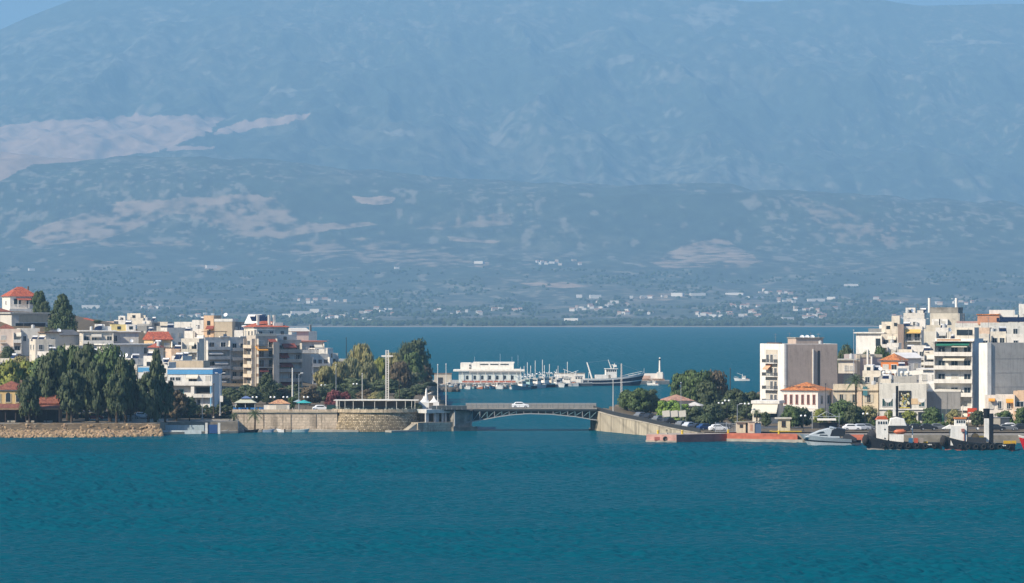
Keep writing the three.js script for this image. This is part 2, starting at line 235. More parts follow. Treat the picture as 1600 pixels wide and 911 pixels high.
// ---------------------------------------------------------------- near land on both sides of the strait
const leftX = (d) => curve([[1040, -13], [1300, -23], [1600, -29]], d);
const rightX = (d) => curve([[1060, 21.6], [1110, 27], [1160, 48], [1250, 80], [1330, 98], [1450, 132], [1700, 180]], d);
function ground(x, d) {
  const px = 800 + x / d * F;
  if (x < 4) {
    const low = curve([[1000, 2.9], [1040, 3.0], [1075, 4.5], [1200, 5.2], [1300, 8], [1450, 13], [1600, 12]], d), quay = curve([[1000, 4.8], [1200, 4.8], [1350, 5.5], [1600, 3]], d);
    const inland = curve([[1000, 4.8], [1180, 5], [1300, 7.5], [1450, 12], [1600, 10]], d);
    return lerp(low, lerp(inland, quay, sm(-75, -45, x)), sm(338, 362, px)) + 20 * Math.exp(-(((x + 178) / 72) ** 2) - (((d - 1400) / 130) ** 2));
  }
  const ramp = curve([[21, 5.4], [26.5, 4.3], [33.5, 3.3], [40, 2.4], [46, 1.9], [300, 1.9]], x - 0.28 * Math.max(0, d - 1060));
  return Math.max(ramp, curve([[960, 1.7], [1010, 1.9], [1060, 2.6], [1130, 4], [1250, 8], [1400, 14], [1700, 12]], d) * sm(40, 85, x) + 1.7 * (1 - sm(40, 85, x)));
}
const at = (px, d) => [X(px, d), ground(X(px, d), d), -d];
function sheet(x0, x1, nx, d0, d1, nd, inside, lift = 0.12) {
  const pos = [], uv = [], idx = [];
  for (let j = 0; j <= nd; j++) for (let i = 0; i <= nx; i++) { const d = lerp(d0, d1, j / nd), x = lerp(x0, x1, i / nx); pos.push(x, inside(x, d) ? ground(x, d) + lift : -3, -d); uv.push(x, d); if (i < nx && j < nd) { const o = j * (nx + 1) + i; idx.push(o, o + 1, o + nx + 1, o + 1, o + nx + 2, o + nx + 1); } }
  const g = new THREE.BufferGeometry(); g.setAttribute('position', new THREE.Float32BufferAttribute(pos, 3)); g.setAttribute('uv', new THREE.Float32BufferAttribute(uv, 2)); g.setIndex(idx); g.computeVertexNormals(); return g;
}
const P = (px, py) => [X(px, WD(py)), -WD(py)];
{
  struct('terrain_town_west', sheet(-300, -8, 146, 1062, 1640, 145, (x, d) => x < leftX(d) - 1), M.soil, 'paved ground under the town west of the strait');
  struct('terrain_town_east', sheet(20, 300, 140, 975, 1700, 180, (x, d) => x > rightX(d) + 1 && (d > 1064 || x > curve([[971, 46], [991, 41], [1016, 34.6], [1040, 27.6], [1062, 22.4]], d))), M.soil, 'paved ground under the town east of the strait');
  struct('promenade', slabXZ([[-300, -1012], [X(238, 1016), -1016], [X(262, 1032), -1032], [X(372, 1036), -1036], [X(372, 1070), -1070], [-300, -1070]], -2, 2.9), M.paving, 'lower promenade under the dark trees');
  struct('quay_terrace', slabXZ([[X(366, 1050), -1050.5], [X(524, 1050), -1050.5], [X(600, 1052), -1054], [-13.4, -1056], [-13.4, -1090], [X(366, 1070), -1090]], -2, 4.8), M.paving, 'terrace on top of the sea wall');
  struct('boat_ramp', slabXZ([[X(244, 1024), -1023], [X(372, 1034), -1033], [X(372, 1040), -1044], [X(250, 1034), -1044]], -2, 0.55), concrete(0.40, 0.37, 0.32), 'low landing for small boats');
  struct('wall_foot_ledge', slabXZ([[X(366, 1042), -1041], [X(470, 1044), -1044], [X(560, 1042), -1043], [X(560, 1052), -1052], [X(366, 1052), -1052]], -2, 0.5), M.concrete, 'narrow ledge along the foot of the sea wall');
  struct('quay_east', slabXZ([[X(1100, 974), -974], [X(1135, 973), -973], [X(1244, 967), -967], [X(1256, 961), -961], [X(1330, 961), -961], [X(1420, 959), -959], [320, -955], [320, -1010], [X(1100, 1000), -1000]], -2, 1.75), M.paving, 'working quay on the east side');
  struct('road_east', slabXZ([[X(1180, 1004), -1004], [320, -1000], [320, -1022], [X(1180, 1026), -1026]], 1.9, 2.06), M.asphalt, 'waterfront street behind the east quay');
}
// rubble bank under the promenade
{
  const rock = new THREE.IcosahedronGeometry(1, 1), p = rock.attributes.position; for (let i = 0; i < p.count; i++) { const a = p.getX(i), b = p.getY(i), c = p.getZ(i), k = 0.75 + 0.5 * vn(a * 2.2 + 9, b * 2.2 + c * 3); p.setXYZ(i, a * k, b * k * 0.75, c * k); } rock.computeVertexNormals();
  const n = 2400, im = new THREE.InstancedMesh(rock, mat(0.38, 0.30, 0.22, { map: T.rock, roughness: 1, flatShading: true }), n), m4 = new THREE.Matrix4(), q = new THREE.Quaternion(), e = new THREE.Euler();
  for (let i = 0; i < n; i++) {
    const px = i < 400 ? rr(225, 252) : rr(-140, 246), t = Math.pow(rnd(), 1.1) * (rnd() < 0.10 ? 1 : 0.5), d = lerp(1000 + 8 * sm(150, 245, px), 1013, t), s = rr(0.25, 0.6) * (t < 0.4 ? 1.15 : 0.8);
    q.setFromEuler(e.set(rr(0, 6), rr(0, 6), rr(0, 6))); m4.compose(new THREE.Vector3(X(px, d), -0.15 + 2.75 * Math.pow(t, 0.9) * (0.85 + 0.25 * vn(px / 9, 3)), -d), q, new THREE.Vector3(s * rr(0.9, 1.5), s, s)); im.setMatrixAt(i, m4); const k = rr(0.6, 1.25); im.setColorAt(i, lin(k, k * rr(0.94, 1), k * rr(0.86, 0.98)));
  }
  shade(im); im.name = 'rubble'; tag(im, 'tan rubble boulders banked along the waterline under the promenade', 'rubble', null, 'stuff'); scene.add(im);
  const eg = new THREE.PlaneGeometry(1, 1, 180, 14), ep = eg.attributes.position, eu = eg.attributes.uv;
  for (let i = 0; i < ep.count; i++) { const u = ep.getX(i) + 0.5, v = ep.getY(i) + 0.5, px = lerp(-160, 250, u), d = lerp(1001 + 8 * sm(150, 245, px), 1016, v); ep.setXYZ(i, X(px, d), -0.5 + 3.5 * Math.pow(v, 0.75) + 0.5 * (fbm(px / 7, v * 5, 3) - 0.5), -d); eu.setXY(i, X(px, d), d); }
  eg.computeVertexNormals(); const g = [eg];
  struct('embankment', merge(g), mat(0.17, 0.13, 0.08, { map: T.rock, roughness: 1, side: THREE.DoubleSide }), 'earth slope behind the boulders');
}
// sea wall, bastion and the lower landing beside the bridge
{
  const w = thing('sea_wall', 'long tan stone sea wall holding up the cafe terrace', 'wall', X(445, 1049.5), 0, -1049.5);
  const L = (528 - 364) / F * 1049.5; part(w, 'masonry', bx(L, 6.2, 1.6, 0, 1.7, 0), M.ashlar); part(w, 'coping', bx(L, 0.28, 2.0, 0, 4.94, 0.1), concrete(0.5, 0.45, 0.36)); part(w, 'parapet', bx(L, 0.55, 0.4, 0, 5.35, -0.3), M.ashlar);
  for (const k of [-0.46, -0.2, 0.06, 0.3]) part(w, 'drain_pipe', bx(0.16, 3.6, 0.1, L * k, 2.6, 0.85), mat(0.14, 0.11, 0.08));
  const r = thing('ramp_wall', 'whitewashed retaining wall behind the small boats', 'wall', X(318, 1043), 0, -1043.5);
  const L2 = (372 - 262) / F * 1043; part(r, 'masonry', bx(L2, 3.2, 0.8, 0, 1.5, 0), plaster(0.60, 0.61, 0.62)); part(r, 'coping', bx(L2, 0.2, 1.0, 0, 3.2, 0), M.concrete);
  for (let k = 0; k < 9; k++) part(r, 'railing_post', bx(0.08, 0.9, 0.08, -L2 / 2 + (k + 0.5) * L2 / 9, 3.7, 0), M.dark); part(r, 'railing', bx(L2, 0.07, 0.07, 0, 4.1, 0), M.dark);
  const s = thing('slipway', 'pale blue walled slipway at the end of the boulders', 'slipway', X(290, 1028), 0, -1028.5);
  part(s, 'wall', bx(13.5, 2.3, 0.5, -2.2, 1.0, -1.5), plaster(0.36, 0.45, 0.50)); part(s, 'low_wall', bx(13, 0.9, 0.4, -2.4, 0.45, 1.8), plaster(0.52, 0.60, 0.64)); part(s, 'gatepost', bx(0.6, 2.9, 0.6, 5.2, 1.3, -0.5), plaster(0.7, 0.7, 0.68)); part(s, 'gatepost', bx(0.6, 2.9, 0.6, 8.4, 1.3, -0.5), plaster(0.7, 0.7, 0.68)); part(s, 'gate', bx(2.4, 2.2, 0.1, 6.8, 1.2, -0.5), paint(0.03, 0.08, 0.22)); part(s, 'end_pier', bx(2.6, 2.7, 3, -10.5, 1.2, 0), M.concrete);
}
{
  const cx = X(588, 1058), b = thing('bastion', 'round rubble stone bastion under the open terrace bar', 'bastion', cx, 0, -1055.5);
  const pr = []; for (let i = 0; i <= 8; i++) { const t = i / 8; pr.push(new THREE.Vector2(12.6 - 1.35 * t, -1.2 + 6.0 * t)); }
  const lg = new THREE.LatheGeometry(pr, 72); { const uv = lg.attributes.uv; for (let i = 0; i < uv.count; i++) uv.setXY(i, uv.getX(i) * 76, uv.getY(i) * 6); }
  part(b, 'masonry', lg, M.stone);
  const ring = new THREE.LatheGeometry([[11.15, 4.8], [11.55, 4.8], [11.6, 5.02], [11.3, 5.06], [11.28, 5.75], [10.95, 5.75], [10.95, 4.8]].map((p) => new THREE.Vector2(...p)), 72); { const uv = ring.attributes.uv; for (let i = 0; i < uv.count; i++) uv.setXY(i, uv.getX(i) * 72, uv.getY(i) * 2); }
  part(b, 'parapet', ring, mat(0.52, 0.45, 0.34, { map: T.ashlar, roughness: 0.95 })); part(b, 'floor', new THREE.CircleGeometry(11.1, 48).rotateX(-Math.PI / 2).translate(0, 4.9, 0), M.paving);
  const t = thing('terrace_bar', 'open terrace bar with flat pale canopy on the round bastion', 'bar', cx, 4.9, -1055.5);
  const half = (r) => { const s = new THREE.Shape(); s.absarc(0, 0, r, Math.PI * 0.98, Math.PI * 2.02, false); return s; };
  const can = new THREE.ExtrudeGeometry(half(10.8), { depth: 0.18, bevelEnabled: false, curveSegments: 28 }); can.rotateX(Math.PI / 2); can.scale(1, 1, -1); can.scale(1, 1, -1); can.translate(0, 3.02, 0);
  part(t, 'canopy', can, plaster(0.74, 0.72, 0.66)); part(t, 'canopy', bx(22, 0.17, 7.5, 0, 2.92, -3.4), plaster(0.72, 0.70, 0.65));
  part(t, 'back_wall', bx(20, 2.7, 0.4, 0, 1.35, -2.5), mat(0.10, 0.085, 0.07, { map: T.grain }));  // shade of the bar interior is put into this dark wall colour
  for (let k = 0; k < 11; k++) { const a = Math.PI * (0.04 + 0.92 * k / 10); part(t, 'post', bx(k === 0 ? 0.5 : 0.13, 2.85, 0.13, -10.2 * Math.cos(a), 1.42, 10.2 * Math.sin(a)), plaster(0.7, 0.68, 0.62)); }
  for (let k = 0; k < 16; k++) { const a = Math.PI * (0.05 + 0.9 * (k + 0.5) / 16); part(t, 'glass_screen', bx(1.8, 0.7, 0.04, -10.75 * Math.cos(a), 1.2, 10.75 * Math.sin(a), Math.PI / 2 - a + Math.PI / 2 + Math.PI / 2), new THREE.MeshPhysicalMaterial({ transmission: 1, thickness: 0, roughness: 0.08, color: lin(0.8, 0.86, 0.86) })); }
  const tbl = thing('bar_table', 'white table set with chairs under the terrace bar canopy', 'table', cx - 7.5, 4.9, -1053.5, 0, 'tables under the bastion canopy');
  part(tbl, 'table_top', cyl(0.5, 0.5, 0.05, 0, 0.72, 0, 12), M.white); part(tbl, 'leg', cyl(0.06, 0.06, 0.72, 0, 0, 0, 6), M.steel); for (const a of [0, 2, 4]) part(tbl, 'chair', [bx(0.45, 0.06, 0.45, 0, 0.45, 0), bx(0.45, 0.5, 0.06, 0, 0.72, -0.22), bx(0.05, 0.45, 0.05, -0.2, 0.22, -0.2), bx(0.05, 0.45, 0.05, 0.2, 0.22, -0.2), bx(0.05, 0.45, 0.05, -0.2, 0.22, 0.2), bx(0.05, 0.45, 0.05, 0.2, 0.22, 0.2)], plaster(0.7, 0.68, 0.62), 0.85 * Math.sin(a), 0, 0.85 * Math.cos(a), a);
  for (const [x, z] of [[-5.2, -1048.8], [-2.6, -1047.6], [0.3, -1047], [3, -1047.6], [5.6, -1049], [7.6, -1050.6], [-4, -1053], [0, -1052], [4, -1053]]) copyOf(tbl, 'bar_table', tbl.userData.label, cx + x, 4.9, z, rr(0, 3));
}
{
  const l = thing('lower_landing', 'stone landing with a stair below the bridge house', 'landing', X(678, 1049), 0, -1051, 0.6);
  part(l, 'masonry', bx(14.6, 4.3, 5, 0.7, 0.2, 0), mat(0.60, 0.55, 0.47, { map: T.ashlar, roughness: 0.95 })); for (let k = 0; k < 8; k++) part(l, 'step', bx(0.42, 0.3 + k * 0.26, 2.2, -9.7 + k * 0.42, 0.15 + k * 0.13, 1), M.concrete);
  part(l, 'ledge', bx(9, 0.5, 3, -10.5, 0.2, 1.5), M.concrete);
  const h = thing('bridge_house', 'low concrete bridge house with dark openings beside the bridge', 'bridge house', X(681, 1051), 2.3, -1053.2, 0.6);
  part(h, 'roof_slab', bx(9.4, 0.95, 6, -0.2, 2.85, 0), plaster(0.62, 0.62, 0.6)); part(h, 'roof_slab_end', bx(3.6, 0.9, 6.2, 6.3, 2.8, 0), plaster(0.55, 0.56, 0.56)); part(h, 'back_wall', bx(9, 2.4, 0.3, 0, 1.2, -2.6), M.concrete);
  for (const x of [-4.4, -2.0, 0.4, 1.3]) part(h, 'pillar', bx(x === -4.4 ? 0.9 : 0.45, 2.4, 0.5, x, 1.2, 2.4), plaster(0.5, 0.51, 0.52)); part(h, 'door', bx(1.5, 2.1, 0.1, -3.2, 1.05, 1.2), M.dark); part(h, 'panel', bx(1.4, 2.2, 0.1, -0.8, 1.1, 1.6), plaster(0.5, 0.55, 0.58)); part(h, 'hoarding', bx(2.6, 2.2, 0.2, 2.8, 1.1, 2.2), M.dark);
  const a = thing('bridge_pier', 'shaded concrete pier carrying the west end of the bridge', 'pier', X(716, 1053), 0, -1055.5, 0.6);
  part(a, 'shaft', bx(5.8, 6.2, 6, -0.6, 2.1, 0), concrete(0.34, 0.34, 0.33)); part(a, 'footing', bx(7.4, 2.1, 7.2, -0.2, 0, 0), concrete(0.30, 0.29, 0.27)); for (const e of [-3.2, 1.9]) part(a, 'corner_post', box(0.3, 4.2, 0.3), plaster(0.5, 0.5, 0.5), e, 3.4, 3.1);
  const rl = thing('deck_barrier', 'dark panelled barrier on the deck above the bridge house', 'barrier', X(702, 1050), 5.55, -1050.5); for (let k = 0; k < 7; k++) part(rl, 'panel', bx(1.22, 0.95, 0.08, -3.9 + k * 1.3, 0.5, 0), mat(0.035, 0.05, 0.06)); part(rl, 'rail', bx(9.2, 0.08, 0.12, 0, 1.02, 0), M.steel);
  struct('deck_approach', bx(12.5, 0.3, 34, X(702, 1064), 5.4, -1068), M.asphalt, 'paved approach to the bridge');
}
// the bridge
{
  const x0 = X(727, 1055), x1 = 22.0, L = x1 - x0, xc = (x0 + x1) / 2, zf = -1053.6, wB = 9;
  const b = thing('steel_bridge', 'low dark steel bridge with an arched underside across the strait', 'bridge', xc, 0, zf - wB / 2);
  const low = (x) => curve([[728, 2.15], [745, 2.6], [760, 3.05], [780, 3.7], [800, 4.15], [826, 4.45], [860, 4.3], [900, 3.65], [928, 2.85]], 800 + (x + xc) / 1054 * F);
  const steelD = paint(0.018, 0.032, 0.038, 0.5), teal = paint(0.16, 0.30, 0.34, 0.5), greySteel = paint(0.40, 0.40, 0.39, 0.5);
  part(b, 'deck', bx(L, 0.32, wB, 0, 5.6, 0), mat(0.20, 0.205, 0.21, { map: T.asphalt, roughness: 0.9 })); part(b, 'edge_beam', bx(L, 0.5, 0.25, 0, 5.3, wB / 2 + 0.1), steelD); part(b, 'edge_beam', bx(L, 0.5, 0.25, 0, 5.3, -wB / 2 - 0.1), steelD);
  part(b, 'kerb', bx(L, 0.16, 0.5, 0, 5.84, wB / 2 - 0.3), M.concrete);
  const pw = 1.9, n = Math.round(L / pw);
  for (const s of [1, -1]) for (let k = 0; k < n; k++) {
    const a = -L / 2 + k * L / n, c = a + L / n, m = (a + c) / 2, ya = low(a), yc = low(c), ym = low(m), z = s * wB / 2, sl = Math.atan2(yc - ya, c - a);
    part(b, 'lower_chord', bx((c - a) / Math.cos(sl) + 0.02, 0.22, 0.55, 0, 0, 0, 0, 0, sl), s > 0 ? greySteel : steelD, m, ym, z);
    part(b, 'web_panel', bx(L / n - 0.1, Math.max(0.3, 5.1 - ym), 0.06, 0, 0, 0), steelD, m, (5.1 + ym) / 2, z - s * 0.9);
    part(b, 'vertical', bx(0.16, 5.15 - ya, 0.3), k % 2 ? teal : greySteel, a, (5.15 + ya) / 2, z);
    if (5.1 - ym > 0.9) part(b, 'diagonal', bar([a, ya + 0.1, z], [c, 5.05, z], 0.07, 4), s > 0 ? teal : steelD);
  }
  for (let k = 0; k < n; k += 2) part(b, 'cross_beam', bx(0.25, 0.5, wB - 0.4), steelD, -L / 2 + (k + 0.5) * L / n, 4.95, 0);
  const far = 24; for (let k = 0; k < far; k++) part(b, 'parapet_panel', bx(L / far - 0.05, 1.15, 0.1), mat(0.30, 0.31, 0.32, { map: T.concrete, roughness: 0.7 }), -L / 2 + (k + 0.5) * L / far, 6.33, -wB / 2 + 0.15);
  part(b, 'handrail', bx(L, 0.08, 0.14, 0, 6.95, -wB / 2 + 0.15), M.metal); for (let k = 0; k <= 17; k++) part(b, 'railing_post', bx(0.05, 0.8, 0.05), M.dark, -L / 2 + k * L / 17, 6.2, wB / 2 - 0.1); part(b, 'railing', bx(L, 0.05, 0.05, 0, 6.6, wB / 2 - 0.1), M.dark);
}
// east abutment wall, curving down from the bridge to the quay
{
  const key = [[21.3, 1060, 5.35], [26.5, 1040, 4.25], [33.5, 1016, 3.3], [39.9, 991, 2.4], [44.9, 971, 2.0]], n = 24, pts = [];
  const cv = new THREE.CatmullRomCurve3(key.map(([x, d, t]) => new THREE.Vector3(x, t, -d))); for (let i = 0; i <= n; i++) pts.push(cv.getPoint(i / n));
  pts.unshift(new THREE.Vector3(21.6, 5.35, -1072));
  const strip = (off0, off1, y0, y1) => {                            // a ribbon of box section that follows the wall
    const pos = [], uv = [], idx = []; let s = 0;
    pts.forEach((p, i) => { const q = pts[Math.min(i + 1, pts.length - 1)], o = pts[Math.max(i - 1, 0)], t = q.clone().sub(o).setY(0).normalize(), nx = -t.z, nz = t.x; if (i) s += Math.hypot(p.x - o.x, p.z - o.z); const f = i <= 1 ? [-1, 0] : [-nx, -nz]; const A = [p.x + f[0] * off0, p.z + f[1] * off0], B = [p.x + f[0] * off1, p.z + f[1] * off1], lo = y0(p.y), hi = y1(p.y); pos.push(A[0], lo, A[1], A[0], hi, A[1], B[0], hi, B[1], B[0], lo, B[1]); uv.push(s, lo, s, hi, s, hi + 1, s, hi + 2); if (i) { const a = (i - 1) * 4, b = i * 4; for (let k = 0; k < 3; k++) idx.push(a + k, b + k, a + k + 1, b + k, b + k + 1, a + k + 1); } });
    const e = (pts.length - 1) * 4; idx.push(0, 1, 2, 0, 2, 3, e, e + 2, e + 1, e, e + 3, e + 2);
    const g = new THREE.BufferGeometry(); g.setAttribute('position', new THREE.Float32BufferAttribute(pos, 3)); g.setAttribute('uv', new THREE.Float32BufferAttribute(uv, 2)); g.setIndex(idx); const h = g.toNonIndexed(); h.computeVertexNormals(); return h;
  };
  const w = thing('abutment_wall', 'pale tan masonry wall curving down from the bridge to the quay', 'wall');
  const wallMat = mat(0.60, 0.55, 0.45, { map: T.ashlar, roughness: 0.95 });
  part(w, 'masonry', strip(0.9, -0.6, () => -1.5, (t) => t - 0.2), wallMat); part(w, 'coping', strip(1.05, -0.7, (t) => t - 0.18, (t) => t + 0.02), concrete(0.55, 0.5, 0.42)); part(w, 'footing', strip(1.3, -0.4, () => -1.6, () => 0.22), concrete(0.36, 0.33, 0.28));
  part(w, 'weed_line', strip(1.36, -0.3, () => -1.7, () => 0.09), mat(0.05, 0.05, 0.035, { roughness: 0.9 })); part(w, 'railing', strip(0.1, -0.1, (t) => t + 0.04, (t) => t + 0.95), mat(0.03, 0.034, 0.038, { roughness: 0.7, map: T.grain }));
}
// painted quay edge with a red band
{
  const q = thing('quay_block', 'pink painted quay block with a black tyre fender at its corner', 'quay'); const pink = concrete(0.62, 0.36, 0.33), red = concrete(0.58, 0.17, 0.105), maroon = concrete(0.50, 0.17, 0.15);
  const a = [X(1010, 966), -966], b = [X(1057, 962), -962], c = [X(1135, 970), -971];
  part(q, 'face', slabXZ([a, b, [b[0] + 0.5, b[1] - 8], [a[0] + 1, a[1] - 5]], -1, 1.72), pink); part(q, 'top', slabXZ([[a[0] + 0.1, a[1] - 0.1], [b[0], b[1] - 0.1], [c[0], c[1] - 0.1], [c[0], c[1] - 8], [a[0] + 1, a[1] - 6]], 1.72, 1.8), concrete(0.5, 0.42, 0.36));
  part(q, 'side_face', slabXZ([[b[0], b[1] + 0.05], c, [c[0], c[1] - 6], [b[0] + 0.6, b[1] - 6]], -1, 1.7), maroon); part(q, 'footing', slabXZ([[a[0] - 0.2, a[1] + 0.25], [b[0], b[1] + 0.25], [b[0], b[1] - 3], [a[0], a[1] - 3]], -1, 0.35), concrete(0.4, 0.36, 0.32));
  const mid = (t) => [lerp(a[0], b[0], t), 0.75, lerp(a[1], b[1], t) + 0.15]; part(q, 'fender', new THREE.TorusGeometry(0.42, 0.18, 8, 16).translate(...mid(0.63)), M.tyre); part(q, 'dark_patch', bx(1.9, 0.85, 0.1, ...mid(0.4)), maroon);
  const r = thing('quay_edge', 'quay edge with an orange red painted band beside the kiosks', 'quay'); const c2 = [X(1136, 970), -969.5], d2 = [X(1246, 962), -962];
  part(r, 'face', slabXZ([c2, d2, [d2[0], d2[1] - 5], [c2[0], c2[1] - 5]], 0.62, 1.86), red); part(r, 'footing', slabXZ([[c2[0] - 0.1, c2[1] + 0.5], [d2[0] + 1.2, d2[1] + 0.6], [d2[0] + 1, d2[1] - 4], [c2[0], c2[1] - 4]], -1, 0.62), M.concrete);
  const e2 = [X(1330, 958), -958], f2 = [X(1362, 957), -957]; const r2 = thing('quay_edge', 'short red painted quay edge between the motor yacht and the tug', 'quay'); part(r2, 'face', slabXZ([e2, f2, [f2[0], f2[1] - 3], [e2[0], e2[1] - 3]], 0.5, 1.86), red); part(r2, 'footing', slabXZ([[e2[0], e2[1] + 0.4], [f2[0], f2[1] + 0.4], [f2[0], f2[1] - 3], [e2[0], e2[1] - 3]], -1, 0.5), M.concrete);
  const bol = (px, d, label) => { const o = thing('mooring_bollard', label, 'bollard', X(px, d), 1.8, -d); part(o, 'post', cyl(0.28, 0.22, 0.7, 0, 0, 0, 12), paint(0.75, 0.5, 0.02)); part(o, 'cap', cyl(0.36, 0.3, 0.22, 0, 0.68, 0, 12), paint(0.75, 0.5, 0.02)); };
  bol(1066, 966, 'yellow mooring bollard on the dull red part of the quay'); bol(1028, 968, 'yellow mooring bollard above the pink quay block'); bol(1138, 971, 'yellow mooring bollard where the red quay band begins'); bol(1217, 964.5, 'yellow mooring bollard in front of the guard booth');
}
// ---------------------------------------------------------------- buildings
const frames = new Map();
function frameGeo(w, h) { const k = `${w.toFixed(2)},${h.toFixed(2)}`; if (!frames.has(k)) frames.set(k, merge([bx(w + 0.2, 0.12, 0.12, 0, h / 2 + 0.04, 0.02), bx(w + 0.3, 0.12, 0.2, 0, -h / 2 - 0.04, 0.05), bx(0.1, h, 0.12, -w / 2 - 0.04, 0, 0.02), bx(0.1, h, 0.12, w / 2 + 0.04, 0, 0.02), bx(0.06, h, 0.1, 0, 0, 0.02)])); return frames.get(k); }
function hipRoof(W, D, h, o = 0.6) {
  const a = W / 2 + o, b = D / 2 + o, r = Math.max(0.01, a - b), pos = [], uv = [];
  const quad = (p) => { const e1 = new THREE.Vector3(...p[1]).sub(new THREE.Vector3(...p[0])).normalize(), nn = new THREE.Vector3(...p[2]).sub(new THREE.Vector3(...p[0])).cross(e1).normalize(), e2 = new THREE.Vector3().crossVectors(e1, nn).negate(), f = (q) => { const v = new THREE.Vector3(...q).sub(new THREE.Vector3(...p[0])); return [v.dot(e1), Math.abs(v.dot(e2))]; }; for (const k of p.length === 4 ? [0, 1, 2, 0, 2, 3] : [0, 1, 2]) { pos.push(...p[k]); uv.push(...f(p[k])); } };
  quad([[-a, 0, b], [a, 0, b], [r, h, 0], [-r, h, 0]]); quad([[a, 0, -b], [-a, 0, -b], [-r, h, 0], [r, h, 0]]); quad([[a, 0, b], [a, 0, -b], [r, h, 0]]); quad([[-a, 0, -b], [-a, 0, b], [-r, h, 0]]); quad([[-a, 0, -b], [a, 0, -b], [a, 0, b], [-a, 0, b]]);
  const g = new THREE.BufferGeometry(); g.setAttribute('position', new THREE.Float32BufferAttribute(pos, 3)); g.setAttribute('uv', new THREE.Float32BufferAttribute(uv, 2)); g.computeVertexNormals(); return g;
}
const faceAt = (f, W, D, u, v, w) => f === 'f' ? [u, v, D / 2 + w, 0] : f === 'l' ? [-W / 2 - w, v, u, -Math.PI / 2] : f === 'r' ? [W / 2 + w, v, -u, Math.PI / 2] : [-u, v, -D / 2 - w, Math.PI];
function win(g, f, W, D, u, v, w, h, m, fm) { const p = part(g, 'window', box(w, h, 0.08), m, ...faceAt(f, W, D, u, v, 0.035)); if (fm) { part(p, 'frame', frameGeo(w, h), fm); } return p; }
function awning(g, f, W, D, u, v, w, m, out = 1.5, drop = 1.1) { const s = Math.hypot(out, drop), a = Math.atan2(drop, out), q = bx(w, 0.05, s, 0, 0, 0, 0, a); const p = part(g, 'awning', q, m, ...faceAt(f, W, D, u, v - drop / 2, out / 2 + 0.02)); part(p, 'valance', bx(w, 0.25, 0.03, 0, -drop / 2 - 0.12, out / 2), m); return p; }
function facade(g, f, W, D, H, o, st) {
  const span = f === 'l' || f === 'r' ? D : W, fh = o.fh || 3.1, n = o.vis || Math.max(1, Math.floor((H - 0.7) / fh)), topY = H - (o.band ?? 0.55);
  const fm = o.frame === 0 ? null : o.frame || M.frame;
  for (let k = 0; k < n; k++) {
    const y1 = topY - k * fh, yf = y1 - fh; if (yf < -1) break;
    if (st === 'B' || st === 'G' || st === 'L') {
      const bw = span * (o.bw || 0.94), out = o.out || 1.35, bu = o.bu || 0, railM = st === 'G' ? (o.rail || mat(0.10, 0.11, 0.12, { roughness: 0.6 })) : (o.rail || plaster(0.74, 0.73, 0.70));
      const b = part(g, 'balcony', box(bw, 0.2, out), o.slab || M.white, ...faceAt(f, W, D, bu, yf + 0.1, out / 2));
      if (st === 'G') { const gs = [bx(bw, 0.07, 0.07, 0, 1.0, out / 2 - 0.05), bx(bw, 0.05, 0.05, 0, 0.25, out / 2 - 0.05), bx(0.05, 0.9, out, -bw / 2 + 0.03, 0.6, 0), bx(0.05, 0.9, out, bw / 2 - 0.03, 0.6, 0)]; for (let q = 0; q < bw / 0.35; q++) gs.push(bx(0.05, 0.8, 0.04, -bw / 2 + q * 0.35, 0.6, out / 2 - 0.05)); part(b, 'railing', gs, railM); }
      else part(b, 'railing', [bx(bw, o.rh || 0.85, 0.1, 0, 0.52, out / 2 - 0.05), bx(0.1, 0.85, out - 0.1, -bw / 2 + 0.05, 0.52, -0.05), bx(0.1, 0.85, out - 0.1, bw / 2 - 0.05, 0.52, -0.05)], railM);
      const c = Math.max(1, Math.round(bw / (o.pitch || 2.7)));
      for (let q = 0; q < c; q++) { const u = bu + (-0.5 + (q + 0.5) / c) * bw, m = rnd() < 0.3 ? M.blind : M.glass; win(g, f, W, D, u, yf + 1.3, Math.min(1.7, bw / c * 0.62), 2.1, m, fm); }
      if (rnd() < (o.aw ?? 0.3)) { const aw = bw * rr(0.3, 0.62); awning(g, f, W, D, bu + (rnd() - 0.5) * (bw - aw), y1 - 0.15, aw, o.awm || pick([cloth(0.72, 0.68, 0.58), cloth(0.70, 0.66, 0.55), cloth(0.55, 0.52, 0.46)]), out + 0.1, rr(0.8, 1.3)); }
      if (o.div !== 0) for (const q of [-1, 1]) part(g, 'divider', box(0.16, fh - 0.25, out * 0.9), o.slab || M.white, ...faceAt(f, W, D, bu + q * (bw / 2 - 0.09), yf + fh / 2 + 0.1, out * 0.45));
    } else if (st === 'W' || st === 'S') {
      const c = o.cols || Math.max(1, Math.floor(span / (o.pitch || 3))), ww = o.ww || 1.15, wh = o.wh || 1.45;
      for (let q = 0; q < c; q++) { if (rnd() < (o.miss ?? 0.12)) continue; const u = (-0.5 + (q + 0.5) / c) * span * 0.94, p = win(g, f, W, D, u, yf + 0.9 + wh / 2, ww, wh, rnd() < (o.blind ?? 0.3) ? M.blind : o.glass || M.glass, fm); if (st === 'S') for (const z of [-1, 1]) part(p, 'shutter', box(ww * 0.48, wh, 0.06), o.shut || paint(0.5, 0.47, 0.4), z * (ww * 0.76), 0, 0.03); }
    }
  }
}
const roofsOf = {};
